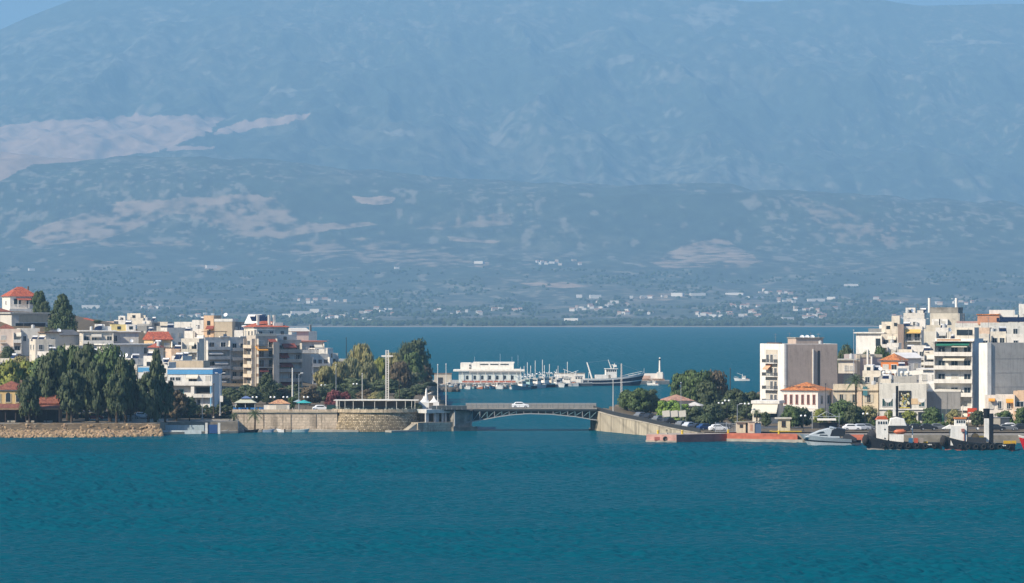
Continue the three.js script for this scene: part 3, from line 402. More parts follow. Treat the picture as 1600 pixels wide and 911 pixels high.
function building(px0, px1, top, d, rot, D, wall, faces, label, o = {}) {
  const r = rot * D2R, s = F / d, W = (px1 - px0) / s / Math.cos(r), nx = Math.sin(r), nz = Math.cos(r), fx = X((px0 + px1) / 2, d);
  const x = fx - nx * D / 2, z = -d - nz * D / 2, topY = Y(top, d);
  let base = o.base; if (base === undefined) { base = 1e9; for (const [a, b] of [[-1, -1], [1, -1], [-1, 1], [1, 1]]) { const qx = x + a * W / 2 * Math.cos(r) + b * D / 2 * nx, qz = z - a * W / 2 * nx + b * D / 2 * nz; base = Math.min(base, ground(qx, -qz)); } base -= 0.5; }
  const H = topY - base, g = thing(o.name || 'apartment_building', label, o.cat || 'building', x, base, z, r, o.group);
  const flat = !o.hip && !o.gable, pw = flat && o.par !== 0 ? 0.85 : 0, low = flat ? H - pw : H;
  part(g, 'wall', box(W, low, D), wall, 0, low / 2, 0);
  if (pw) part(g, 'parapet', [bx(W, pw, 0.2, 0, 0, D / 2 - 0.1), bx(W, pw, 0.2, 0, 0, -D / 2 + 0.1), bx(0.2, pw, D - 0.4, -W / 2 + 0.1, 0, 0), bx(0.2, pw, D - 0.4, W / 2 - 0.1, 0, 0)], o.parM || wall, 0, low + pw / 2, 0);
  if (flat) part(g, 'roof', box(W - 0.4, 0.08, D - 0.4), M.roofGrey, 0, low + 0.042, 0);
  if (o.slabRoof) part(g, 'roof_slab', box(W + 1.4, 0.35, D + 1.4), o.slabM || M.white, 0, low + (pw ? pw : 0) + 0.18, 0);
  if (o.hip) { part(g, 'roof', hipRoof(W, D, o.hip, 0.55), o.roofM || M.tileRed, 0, H, 0); part(g, 'cornice', box(W + 0.5, 0.3, D + 0.5), o.corn || M.white, 0, H - 0.15, 0); }
  if (o.gable) { const q = prism([[-D / 2 - 0.5, 0], [D / 2 + 0.5, 0], [D / 2 + 0.5, 0.12], [0, o.gable], [-D / 2 - 0.5, 0.12]], W + 0.8); q.rotateY(Math.PI / 2); part(g, 'roof', q, o.roofM || M.tileRed, 0, H, 0); }
  const fo = { ...o };
  for (const f of ['f', 'l', 'r']) if (faces[f] && faces[f] !== 'N') facade(g, f, W, D, flat && pw ? low + 0.4 : H, { ...fo, ...(o[f] || {}) }, faces[f]);
  const info = { g, W, D, H: low, top: topY, x, z, r, base };
  // roof boxes: [u, v, width, depth, height, material] in shares of the roof
  for (const [u, v, w, dd, h, m, nm] of o.top_ || []) { const p = part(g, nm || 'stair_head', box(w, h, dd), m || wall, u * W, low + 0.05 + h / 2, v * D); if (w > 2 && h > 1.8) part(p, 'window', box(Math.min(1.2, w * 0.4), 1.0, 0.06), M.glass, 0, 0.1, dd / 2 + 0.02); }
  for (const [f, u, v, w, m, out, drop] of o.awnings || []) awning(g, f, W, D, u * (f === 'f' ? W : D), H - v, w, m, out, drop);
  if (o.extra) o.extra(g, W, D, low);
  return info;
}
// things that stand on roofs
const protoSolar = (() => { const g = thing('solar_heater', '', 'solar heater', 0, -500, 0); part(g, 'panel', bx(2.0, 0.08, 1.9, 0, 0.95, 0.1, 0, 0.75), M.solar); part(g, 'tank', new THREE.CylinderGeometry(0.3, 0.3, 2.0, 12).rotateZ(Math.PI / 2).translate(0, 1.75, -0.7), paint(0.75, 0.75, 0.75, 0.35)); part(g, 'stand', [bx(0.06, 1.6, 0.06, -0.9, 0.8, -0.7), bx(0.06, 1.6, 0.06, 0.9, 0.8, -0.7), bx(0.06, 0.4, 0.06, -0.9, 0.2, 0.75), bx(0.06, 0.4, 0.06, 0.9, 0.2, 0.75)], M.steel); scene.remove(g); return g; })();
const protoDish = (() => { const g = thing('satellite_dish', '', 'satellite dish', 0, -500, 0); const pts = []; for (let i = 0; i <= 6; i++) pts.push(new THREE.Vector2(0.62 * i / 6 + 0.001, 0.16 * (i / 6) ** 2)); const l = new THREE.LatheGeometry(pts, 20); l.rotateX(Math.PI / 2 - 0.45); part(g, 'reflector', l.translate(0, 1.35, 0.1), mat(0.82, 0.82, 0.8, { roughness: 0.5, side: THREE.DoubleSide })); part(g, 'mast', bar([0, 0, 0], [0, 1.35, 0], 0.05), M.steel); part(g, 'feed_arm', [bar([0, 1.0, 0.2], [0, 1.6, 0.75], 0.03), bx(0.12, 0.12, 0.15, 0, 1.62, 0.75)], M.steel); scene.remove(g); return g; })();
const protoAerial = (() => { const g = thing('roof_aerial', '', 'aerial', 0, -500, 0); part(g, 'mast', bar([0, 0, 0], [0, 3.4, 0], 0.045, 5), M.steel); part(g, 'boom', bx(0.05, 0.05, 1.3, 0, 3.1, 0), M.steel); part(g, 'elements', [-0.5, -0.25, 0, 0.25, 0.5].map((z) => bx(0.9 - Math.abs(z) * 0.4, 0.04, 0.04, 0, 3.12, z)), M.steel); part(g, 'boom', bx(0.9, 0.05, 0.05, 0, 2.4, 0), M.steel); scene.remove(g); return g; })();
const protoTank = (() => { const g = thing('water_tank', '', 'water tank', 0, -500, 0); part(g, 'drum', new THREE.CylinderGeometry(0.55, 0.55, 1.3, 14).translate(0, 1.0, 0), paint(0.62, 0.62, 0.6)); part(g, 'lid', cyl(0.3, 0.25, 0.12, 0, 1.65, 0, 12), M.steel); part(g, 'stand', [bx(0.9, 0.35, 0.9, 0, 0.17, 0)], M.concrete); scene.remove(g); return g; })();
used.set('solar_heater', 0); used.set('satellite_dish', 0); used.set('roof_aerial', 0); used.set('water_tank', 0);
function clutter(b, what, short) {
  for (const [k, n] of Object.entries(what)) for (let i = 0; i < n; i++) {
    const [proto, name, text] = { s: [protoSolar, 'solar_heater', 'solar water heater'], d: [protoDish, 'satellite_dish', 'white satellite dish'], a: [protoAerial, 'roof_aerial', 'thin television aerial'], t: [protoTank, 'water_tank', 'pale water tank'] }[k];
    const u = rr(-0.42, 0.42) * b.W, v = rr(-0.35, 0.42) * b.D, c = Math.cos(b.r), s = Math.sin(b.r);
    const o = copyOf(proto, name, `${text} on the roof of the ${short}`, b.x + u * c + v * s, b.base + b.H + 0.08, b.z - u * s + v * c, k === 's' ? rr(-0.9, 0.2) : rr(-1, 0.8), rr(0.85, 1.15)); o.userData.group = `${text}s on the roof of the ${short}`;
  }
}
const white = plaster(0.80, 0.78, 0.74), cream = plaster(0.68, 0.60, 0.47), grey = plaster(0.62, 0.61, 0.58), greyBlue = plaster(0.70, 0.69, 0.66), beige = plaster(0.58, 0.49, 0.37), tan = plaster(0.54, 0.44, 0.38), peach = plaster(0.72, 0.55, 0.42), ochre = plaster(0.62, 0.46, 0.22), brown = plaster(0.22, 0.15, 0.11), darkgrey = plaster(0.22, 0.23, 0.24), warm = plaster(0.74, 0.69, 0.60);
const orangeCloth = cloth(0.80, 0.36, 0.06), yellowCloth = cloth(0.80, 0.50, 0.14), greenCloth = cloth(0.02, 0.20, 0.13), paleCloth = cloth(0.74, 0.68, 0.55), redCloth = cloth(0.28, 0.07, 0.05);
const chimney = (g, x, y, z, h = 2.2, w = 0.55, m = white) => part(g, 'chimney', box(w, h, w), m, x, y + h / 2, z);
// --- west town
let b;
b = building(17, 57, 463, 1400, 27, 8, white, { f: 'W', l: 'W' }, 'white hilltop villa under a red hipped tile roof', { name: 'villa', hip: 3.3, vis: 1, ww: 2.6, wh: 1.9, cols: 2, miss: 0, blind: 0, base: 29.5, l: { ww: 0.8, wh: 1.1, cols: 1 }, extra: (g, W, D, H) => { const t = part(g, 'veranda_roof', bx(W * 0.8, 0.15, 3, 0, 0, 0, 0, 0.2), M.tileRed, 1.2, H - 1.0, D / 2 + 1.4); for (const u of [-0.3, 0.1, 0.5]) part(g, 'veranda_post', box(0.2, 3, 0.2), white, W * u, H - 2.7, D / 2 + 2.6); part(g, 'terrace', box(W + 3, 1.8, 6), white, -0.6, H - 5.2, D / 2 + 2.2); part(g, 'garden_wall', box(W + 1, 2, 5), warm, 0, H - 7.4, D / 2 + 2.5); chimney(g, W * 0.35, H + 1.5, -1, 2, 0.5, brown); } });
clutter(b, { a: 1 }, 'white hilltop villa');
b = building(-12, 17, 487, 1360, 14, 7, white, { f: 'W', l: 'N' }, 'small white house with low dark red roof below the villa', { name: 'house', hip: 1.2, roofM: M.tileBrown, vis: 1, cols: 3, ww: 1.2, wh: 1.5, miss: 0 });
b = building(20, 73, 490, 1350, 30, 10, grey, { f: 'N', l: 'N' }, 'grey flat-roofed house with a broad pale roof slab on the hill', { name: 'house', slabRoof: 1, slabM: plaster(0.66, 0.66, 0.62), par: 0, extra: (g, W, D, H) => { part(g, 'clad_band', box(W * 0.8, 2.2, 0.1), beige, W * 0.1, H - 1.7, D / 2 + 0.05); part(g, 'window', box(W * 0.82, 1.5, 0.1), M.glass, W * 0.02, H - 3.9, D / 2 + 0.05); part(g, 'lower_wing', box(W * 0.75, 3.4, 3), grey, W * 0.18, H - 6.9, D / 2 + 1.5); part(g, 'door', box(1.2, 2, 0.1), M.frameBrown, -W * 0.02, H - 6.4, D / 2 + 3.02); } });
b = building(1, 32, 514, 1290, 8, 9, plaster(0.78, 0.66, 0.58), { f: 'B', l: 'N' }, 'pale pink apartment house with stacked balconies at the foot of the hill', { fh: 3.4, vis: 3, aw: 0.8, awm: paleCloth, bw: 0.4, bu: 2.1, extra: (g, W, D, H) => { for (let k = 0; k < 3; k++) { const q = part(g, 'balcony', box(W * 0.3, 0.2, 1.3), M.white, -W * 0.36, H - 3.55 - k * 3.4, D / 2 + 0.65); part(q, 'railing', box(W * 0.3, 0.8, 0.1), peach, 0, 0.5, 0.6); win(g, 'f', W, D, -W * 0.36, H - 2.3 - k * 3.4, 1.3, 2, M.blind, M.frame); } part(g, 'roof_shed', hipRoof(5, 4, 1.4, 0.3), M.tileBrown, -W * 0.2, H + 0.9, 0); } });
b = building(31, 62, 513, 1292, 12, 10, greyBlue, { f: 'N' }, 'blank grey side wall house beside the pale pink apartments', { name: 'house', extra: (g, W, D, H) => win(g, 'f', W, D, -W * 0.25, H - 2.4, 0.9, 1.6, M.glass, M.frame) });
clutter(b, { a: 1, t: 1 }, 'blank grey house');
b = building(56, 86, 530, 1265, 20, 8, warm, { f: 'W', l: 'W' }, 'low cream house with a row of solar panels on its terrace', { name: 'house', vis: 2, cols: 2 }); clutter(b, { s: 3 }, 'low cream house');
b = building(72, 92, 520, 1290, 30, 7, warm, { f: 'W' }, 'narrow cream house with a brown roof edge', { name: 'house', slabRoof: 1, slabM: brown, vis: 2, cols: 1 });
b = building(92, 122, 524, 1300, 34, 9, greyBlue, { f: 'N', l: 'N' }, 'long grey wall house with a dark shed roof and round dish', { name: 'house', gable: 1.8, roofM: concrete(0.12, 0.13, 0.15) }); clutter(b, { d: 1 }, 'grey wall house');
b = building(118, 160, 506, 1400, 20, 9, peach, { f: 'W', l: 'W' }, 'peach house under a long red tile roof behind the pine', { name: 'house', hip: 2.0, vis: 1, cols: 5 }); clutter(b, { a: 2 }, 'peach house behind the pine');
b = building(128, 178, 518, 1290, 10, 10, warm, { f: 'B', l: 'W' }, 'wide cream terrace house with an overhanging white roof', { slabRoof: 1, par: 0, vis: 2, fh: 3.3, aw: 0.2, top_: [[0.1, -0.1, 3, 3, 2.2, white], [0.35, -0.1, 2, 2, 1.6, white]] }); clutter(b, { s: 1, a: 1, t: 1 }, 'wide cream terrace house');
b = building(172, 216, 519, 1300, 14, 9, greyBlue, { f: 'N', l: 'W' }, 'blue grey upper storey with white roof slab behind the trees', { slabRoof: 1, par: 0, top_: [[-0.1, -0.2, 5, 3, 2.4, plaster(0.7, 0.58, 0.26)], [0.3, -0.1, 3, 3, 2.4, white]], extra: (g, W, D, H) => { win(g, 'f', W, D, -W * 0.3, H - 2, 1, 1.8, M.glass, M.frame); } }); clutter(b, { d: 1, s: 1 }, 'blue grey upper storey');
b = building(170, 240, 539, 1272, 30, 8, greyBlue, { f: 'W', l: 'N' }, 'long blue grey house with a white roof edge and one dark window', { slabRoof: 1, par: 0, vis: 1, cols: 3, ww: 1.5, wh: 1.9, miss: 0.3 }); clutter(b, { d: 1 }, 'long blue grey house');
b = building(205, 224, 560, 1235, 26, 8, white, { f: 'W', l: 'N' }, 'small white block in front of the long blue grey house', { name: 'house', vis: 1, cols: 1 }); clutter(b, { d: 2, s: 1 }, 'small white block');
b = building(240, 268, 531, 1290, 24, 9, plaster(0.72, 0.52, 0.30), { f: 'B', l: 'W' }, 'ochre house under a bright red gabled tile roof', { name: 'house', gable: 2.6, vis: 3, rail: brown, aw: 0, fh: 2.9 });
b = building(268, 282, 545, 1240, 20, 7, peach, { f: 'W' }, 'narrow peach house right of the red gable', { name: 'house', vis: 3, cols: 1 }); clutter(b, { s: 2 }, 'narrow peach house');
b = building(283, 311, 529, 1235, -6, 9, warm, { f: 'B', l: 'N' }, 'cream apartment house with pale awnings left of the tall white fin', { vis: 4, fh: 3.2, aw: 1, awm: paleCloth, bw: 0.9, rail: plaster(0.66, 0.62, 0.52) });
b = building(262, 318, 564, 1190, -10, 8, beige, { f: 'N' }, 'bare beige wall building behind the blue and white house', { name: 'house', par: 0 }); clutter(b, { a: 1, s: 1 }, 'bare beige building');
// rooftops along the skyline
for (const [p0, p1, t, d, rt, D, m, lab, oo] of [
  [160, 178, 502, 1440, -6, 8, plaster(0.66, 0.5, 0.42), 'low salmon rooftop on the skyline behind the pine', {}],
  [178, 196, 500, 1450, -10, 8, white, 'white skyline rooftop above the wide cream terrace house', { top_: [[0, 0, 2.5, 2.5, 2.2]] }],
  [198, 224, 497, 1460, -12, 9, warm, 'cream skyline block with a two-step roof', { top_: [[-0.2, 0, 5, 4, 2.5], [0.3, 0, 2, 2, 1.8]] }],
  [214, 236, 506, 1420, 4, 9, grey, 'dull grey skyline block beside the cream two-step roof', {}],
  [230, 262, 509, 1400, 26, 9, darkgrey, 'dark grey skyline roof above the red gable', { top_: [[0.1, 0, 3, 2, 2]] }],
  [234, 256, 517, 1370, 10, 8, warm, 'cream roof storey just behind the red gable', { top_: [[0.2, 0, 1.2, 1.2, 2.4]] }],
  [262, 300, 512, 1380, 28, 9, greyBlue, 'grey skyline house with a glazed corner', {}],
  [272, 304, 503, 1400, -10, 8, white, 'white skyline penthouse with tall dark glazing', { f: 'W' }],
  [300, 318, 500, 1390, -14, 8, white, 'small white skyline stair tower', {}],
]) { const q = building(p0, p1, t, d, rt, D, m, { f: 'W', l: 'W' }, lab, { vis: 2, blind: 0.4, frame: 0, ...oo }); clutter(q, { a: 1, d: rnd() < 0.5 ? 1 : 0, s: rnd() < 0.6 ? 1 : 0, t: rnd() < 0.4 ? 1 : 0 }, lab.split(' ').slice(0, 4).join(' ')); }
b = building(318, 334, 493, 1340, -16, 7, plaster(0.70, 0.50, 0.34), { f: 'W' }, 'peach tower storey with a striped awning on the skyline', { vis: 2, cols: 1, frame: 0, awnings: [['f', 0.2, 3.4, 2.6, redCloth, 1.4, 0.9]] }); clutter(b, { a: 2 }, 'peach tower storey');
b = building(335, 363, 499, 1330, -8, 9, beige, { f: 'N' }, 'tall blank beige wall on the skyline above the grey block', { par: 0, extra: (g, W, D, H) => part(g, 'coping', box(W + 0.2, 0.9, D + 0.2), M.white, 0, H - 0.3, 0) }); clutter(b, { d: 1, a: 2 }, 'blank beige wall');
b = building(363, 382, 503, 1335, 30, 9, darkgrey, { f: 'B' }, 'dark steel-framed roof storey beside the blank beige wall', { vis: 2, slab: M.steel, rail: M.dark, aw: 0 });
b = building(322, 395, 527, 1270, 33, 7, greyBlue, { f: 'B', l: 'N' }, 'large pale grey apartment block with a bright white end wall', { fh: 2.95, vis: 6, bw: 0.46, bu: -4.3, pitch: 3.2, rail: greyBlue, slab: greyBlue, aw: 0.35, awm: cloth(0.58, 0.57, 0.54), extra: (g, W, D, H) => { for (let k = 0; k < 6; k++) { const q = part(g, 'balcony', box(W * 0.46, 0.2, 1.35), greyBlue, W * 0.26, H - 3.35 - k * 2.95, D / 2 + 0.68); part(q, 'railing', box(W * 0.46, 0.85, 0.1), greyBlue, 0, 0.5, 0.62); for (const u of [0.1, 0.26, 0.42]) win(g, 'f', W, D, W * u, H - 2.1 - k * 2.95, 1.4, 2, rnd() < 0.5 ? M.blind : M.glass, M.frame); } part(g, 'end_wall', box(0.4, H + 1.5, D * 0.62), plaster(0.86, 0.84, 0.80), -W / 2 - 0.22, (H + 1.5) / 2, D * 0.16); part(g, 'pergola', [bx(W * 0.4, 0.2, 4, 0, 2.6, 0), bx(0.15, 2.5, 0.15, -W * 0.18, 1.3, 1.8), bx(0.15, 2.5, 0.15, W * 0.18, 1.3, 1.8)], brown, -W * 0.2, H, 0); part(g, 'roof_edge', box(W * 0.2, 0.3, 0.8), M.white, -W * 0.1, H + 1.0, D / 2); part(g, 'roof_edge', box(W * 0.24, 0.3, 0.8), M.white, W * 0.33, H + 1.0, D / 2); } });
const greyBlock = b; clutter(b, { a: 1, t: 1 }, 'large grey apartment block');
b = building(384, 402, 506, 1310, -14, 8, white, { f: 'N' }, 'white gable wall with dark solar roof left of three chimneys', { name: 'house', gable: 3.0, par: 0, roofM: plaster(0.80, 0.79, 0.76), extra: (g, W, D, H) => part(g, 'solar_array', bx(W * 0.9, 0.1, 1.6, 0, 0, 0, 0, 0.5), M.solar, W * 0.5, H + 2.6, 0.6) });
b = building(398, 450, 511, 1290, 25, 9, warm, { f: 'W', l: 'W' }, 'penthouse with red tile roof and three white chimneys', { hip: 1.9, roofM: M.tileRed, vis: 1, cols: 3, base: 16, extra: (g, W, D, H) => { for (const u of [-0.35, -0.02, 0.12]) chimney(g, W * u, H + 0.2, 3.2, 3.6, 0.7, white); part(g, 'solar_array', bx(W * 0.55, 0.12, 2.2, -W * 0.12, H + 2.6, -1.5, 0, 0.7), M.solar); part(g, 'dormer', box(3.2, 1.6, 2.5), white, W * 0.22, H + 0.6, 2.8); } });
b = building(400, 432, 524, 1262, 32, 6, plaster(0.56, 0.51, 0.45), { f: 'G', l: 'B' }, 'dark fronted apartment block with one orange awning', { fh: 3.0, vis: 6, bw: 0.9, rail: brown, slab: plaster(0.56, 0.53, 0.48), aw: 0.5, awm: redCloth, l: { aw: 0, slab: plaster(0.7, 0.6, 0.5), rail: cream }, awnings: [['f', -0.28, 3.4, 3.8, orangeCloth, 1.7, 1.2]], extra: (g, W, D, H) => { part(g, 'roof_canopy', [bx(W * 0.9, 0.22, 4, 0, 2.7, 0), bx(0.2, 2.6, 0.2, -W * 0.42, 1.3, 1.8), bx(0.2, 2.6, 0.2, W * 0.4, 1.3, 1.8)], M.white, 0, H, 1); part(g, 'railing', box(W, 0.8, 0.1), paleCloth, 0, H + 1.0, D / 2 + 0.1); part(g, 'pier', box(W * 0.28, H * 0.92, 0.8), plaster(0.56, 0.51, 0.45), W * 0.36, H * 0.46, D / 2 + 1.2); } });
clutter(b, { a: 1 }, 'dark fronted apartment block');
b = building(432, 470, 531, 1268, 32, 8, plaster(0.50, 0.46, 0.42), { f: 'B' }, 'brown balconied apartment block right of the orange awning', { fh: 3.0, vis: 6, rail: plaster(0.50, 0.44, 0.38), slab: plaster(0.58, 0.55, 0.50), aw: 0.7, awm: redCloth, pitch: 2.1, top_: [[0, -0.1, 8, 5, 2.4, plaster(0.6, 0.6, 0.6)]] });
b = building(456, 482, 518, 1330, 18, 9, plaster(0.62, 0.60, 0.56), { f: 'W' }, 'pale grey roof storey with a sloping top behind the brown block', { vis: 1, gable: 1.2, roofM: plaster(0.62, 0.6, 0.56) });
b = building(474, 495, 518, 1345, 30, 8, greyBlue, { f: 'N' }, 'blank blue grey storey with a dark flue near the water', { vis: 1, par: 0, extra: (g, W, D, H) => chimney(g, W * 0.42, H, 0, 2.2, 0.6, darkgrey) });
b = building(468, 506, 534, 1320, 20, 11, plaster(0.70, 0.62, 0.57), { f: 'B', l: 'N' }, 'apartment block with a pink roof slab and white parasols', { fh: 3.1, vis: 5, slabRoof: 1, slabM: plaster(0.55, 0.22, 0.17), par: 0, rail: plaster(0.6, 0.6, 0.6), aw: 0.4 });
b = building(486, 514, 553, 1300, 24, 9, plaster(0.62, 0.62, 0.60), { f: 'B' }, 'grey balconied block stepping down towards the park trees', { fh: 3.1, vis: 4, rail: plaster(0.5, 0.51, 0.53), aw: 0.2, pitch: 2, extra: (g, W, D, H) => { part(g, 'roof_pavilion', [bx(W * 0.6, 0.3, 5, 0, 2.5, 0), bx(0.25, 2.4, 0.25, W * 0.26, 1.2, 2.2), bx(0.25, 2.4, 0.25, -W * 0.26, 1.2, 2.2)], white, W * 0.16, H, 0); } });
b = building(512, 528, 552, 1330, 20, 8, white, { f: 'B' }, 'small white stepped terrace at the town edge', { fh: 3.1, vis: 3, aw: 0 });
b = building(526, 541, 561, 1345, 20, 7, white, { f: 'B' }, 'lowest white terrace at the end of the town', { fh: 3.1, vis: 2, aw: 0 });
// small infill houses climbing behind the grove
for (const [p0, p1, t, d, rt, D, m, st, lab, oo] of [
  [58, 80, 549, 1225, -14, 8, white, 'B', 'small white balconied house behind the left end of the grove', {}], [96, 118, 540, 1235, -10, 8, warm, 'W', 'cream house just above the tallest grove tree', {}], [122, 140, 548, 1215, -18, 8, white, 'B', 'white house peeping over the middle of the grove', {}],
  [140, 166, 552, 1200, -8, 8, peach, 'W', 'peach fronted house behind the grove crowns', {}], [176, 198, 562, 1190, -14, 8, white, 'B', 'white balcony house behind the right end of the grove', {}], [196, 214, 570, 1170, -8, 8, warm, 'W', 'low cream house left of the blue roofed annex', {}], [224, 240, 556, 1200, -16, 8, white, 'W', 'white house between the blue grey house and the ochre one', {}], [246, 264, 566, 1160, -10, 8, white, 'B', 'white house in front of the ochre gable', {}], [268, 286, 556, 1205, -18, 7, white, 'W', 'small white house left of the cream awning apartments', {}], [232, 248, 543, 1255, -8, 7, warm, 'W', 'cream house tucked beside the red gable', { hip: 1.4 }],
  [0, 22, 560, 1200, -8, 8, warm, 'B', 'cream house behind the yellow green trees', {}], [36, 56, 566, 1190, -14, 8, white, 'W', 'white house between the yellow green trees', {}], [160, 176, 508, 1415, -20, 7, white, 'W', 'white attic above the wide cream terrace house', {}], [186, 204, 508, 1410, -14, 7, white, 'W', 'white attic right of the salmon rooftop', {}], [222, 236, 501, 1450, -16, 7, white, 'W', 'tiny white attic on the skyline ridge', {}], [246, 262, 503, 1440, -12, 7, warm, 'W', 'tiny cream attic on the skyline ridge', {}], [288, 302, 517, 1350, -16, 7, white, 'W', 'white stair head left of the peach tower', {}], [304, 320, 514, 1345, -10, 7, white, 'B', 'white roof terrace under the peach tower', {}], [366, 380, 516, 1310, -10, 6, white, 'W', 'white attic above the grey block', {}], [442, 456, 519, 1305, -12, 6, white, 'W', 'white attic right of the three chimneys', {}], [498, 512, 544, 1312, -12, 7, white, 'W', 'white roof pavilion beside the pink roof slab', {}],
]) { const q = building(p0, p1, t, d, rt, D, m, { f: st, r: 'W' }, lab, { vis: 3, aw: 0.5, blind: 0.3, frame: 0, out: 1.1, pitch: 2.4, ...oo }); clutter(q, { a: 1, s: rnd() < 0.5 ? 1 : 0, t: rnd() < 0.35 ? 1 : 0 }, lab.split(' ').slice(0, 5).join(' ')); }
// blue and white house
b = building(262, 332, 578, 1082, -8, 12, plaster(0.76, 0.77, 0.76), { f: 'N', r: 'N' }, 'white waterfront house with a blue painted roof band', { name: 'house', par: 0, extra: (g, W, D, H) => {
  const blue = paint(0.10, 0.36, 0.66, 0.6); part(g, 'roof_band', box(W + 0.3, 1.3, D + 0.3), blue, 0, H - 0.5, 0); part(g, 'roof_cap', box(W + 0.4, 0.25, D + 0.4), M.white, 0, H + 0.25, 0); const q = part(g, 'balcony', box(W + 1, 0.25, 1.7), M.white, -0.2, H - 4.0, D / 2 + 0.8); part(q, 'railing', box(W + 1, 0.9, 0.12), M.white, 0, 0.55, 0.8);
  for (const u of [-0.4, -0.27]) win(g, 'f', W, D, W * u, H - 2.4, 1.2, 0.9, M.glass, M.frame); win(g, 'f', W, D, 0.4 * W, H - 2.4, 1.2, 1.6, M.blind, M.frame); awning(g, 'f', W, D, W * 0.06, H - 1.3, 3.2, paleCloth, 1.5, 0.8); win(g, 'f', W, D, W * 0.06, H - 2.9, 2.2, 1.6, M.glass, M.frame);
  win(g, 'f', W, D, -W * 0.2, H - 6, 1.2, 1.6, M.glassGreen, paint(0.2, 0.45, 0.45)); part(g, 'pillar', box(0.9, H - 4.2, 1), M.white, W * 0.08, (H - 4.2) / 2, D / 2 + 0.9); part(g, 'loggia_back', box(W * 0.32, 2.2, 0.1), M.dark, W * 0.3, H - 5.7, D / 2 + 0.05); const q2 = part(g, 'balcony', box(W * 0.42, 0.2, 1.5), M.white, W * 0.3, H - 7.2, D / 2 + 0.75); part(q2, 'railing', box(W * 0.42, 0.8, 0.1), greyBlue, 0, 0.5, 0.7); part(g, 'corner_post', box(0.35, H - 4.2, 0.35), paint(0.2, 0.42, 0.62), W / 2 - 0.1, (H - 4.2) / 2, D / 2 + 1.3); part(g, 'plinth', box(W + 0.2, 1.0, D + 0.2), paint(0.2, 0.45, 0.6), 0, 0.7, 0); win(g, 'f', W, D, W * 0.2, H - 8.8, 0.8, 1.9, M.glass, M.frame); } });
b = building(216, 240, 573, 1085, -8, 9, plaster(0.72, 0.75, 0.76), { f: 'W', l: 'N' }, 'white annex with a blue roof band left of the dark cypress', { name: 'house', par: 0, vis: 2, extra: (g, W, D, H) => part(g, 'roof_band', box(W + 0.2, 1.2, D + 0.2), paint(0.10, 0.36, 0.62, 0.6), 0, H - 0.8, 0) });
// station house with its platform roof
b = building(-12, 38, 609, 1040, -4, 9, ochre, { f: 'N' }, 'yellow station house with an arched window and red tile roof', { name: 'station_house', hip: 2.2, roofM: M.tileBrown, extra: (g, W, D, H) => { for (const u of [-0.32, 0.0, 0.32]) { const s = new THREE.Shape(); s.moveTo(-0.6, -1.2); s.lineTo(0.6, -1.2); s.lineTo(0.6, 0.6); s.absarc(0, 0.6, 0.6, 0, Math.PI, false); const q = part(g, 'window', new THREE.ExtrudeGeometry(s, { depth: 0.08, bevelEnabled: false }), M.glass, W * u, H - 1.9, D / 2 + 0.01); for (const e of [-0.7, 0.7]) part(q, 'jamb', box(0.14, 2.2, 0.14), cream, e, -0.2, 0.05); part(q, 'sill', box(1.7, 0.15, 0.2), cream, 0, -1.3, 0.08); } for (const u of [-0.5, 0.5]) part(g, 'quoin', box(0.5, H, 0.3), cream, u * W, H / 2, D / 2); part(g, 'string_course', box(W + 0.3, 0.2, D + 0.3), cream, 0, H - 4.2, 0); chimney(g, W * 0.3, H + 0.8, 0, 1.6, 0.6, brown); } });
{
  const s = thing('platform_canopy', 'long brown tiled platform roof on dark posts beside the trees', 'canopy', X(34, 1026), 2.9, -1026);
  part(s, 'roof', bx(19.5, 0.25, 5.5, 0, 4.1, 0, 0, 0.16), M.tileBrown); part(s, 'roof', bx(8.5, 0.3, 6, 5, 5.7, -4, 0, 0.35), M.tileBrown); part(s, 'fascia', bx(19.5, 0.45, 0.2, 0, 3.5, 2.75), plaster(0.30, 0.2, 0.13)); part(s, 'back_wall', bx(19, 3.6, 0.3, 0, 1.8, -2.5), mat(0.06, 0.04, 0.03, { map: T.grain })); for (let k = 0; k < 8; k++) part(s, 'post', bx(0.18, 3.6, 0.18, -9 + k * 2.57, 1.8, 2.2), mat(0.05, 0.035, 0.03)); for (let k = 0; k < 4; k++) part(s, 'bench', bx(2.2, 0.45, 0.5, -7 + k * 4.6, 0.3, 1.2), plaster(0.4, 0.38, 0.33)); part(s, 'end_panel', bx(0.3, 4, 5, 9.7, 2, -0.2), plaster(0.35, 0.22, 0.15));
}
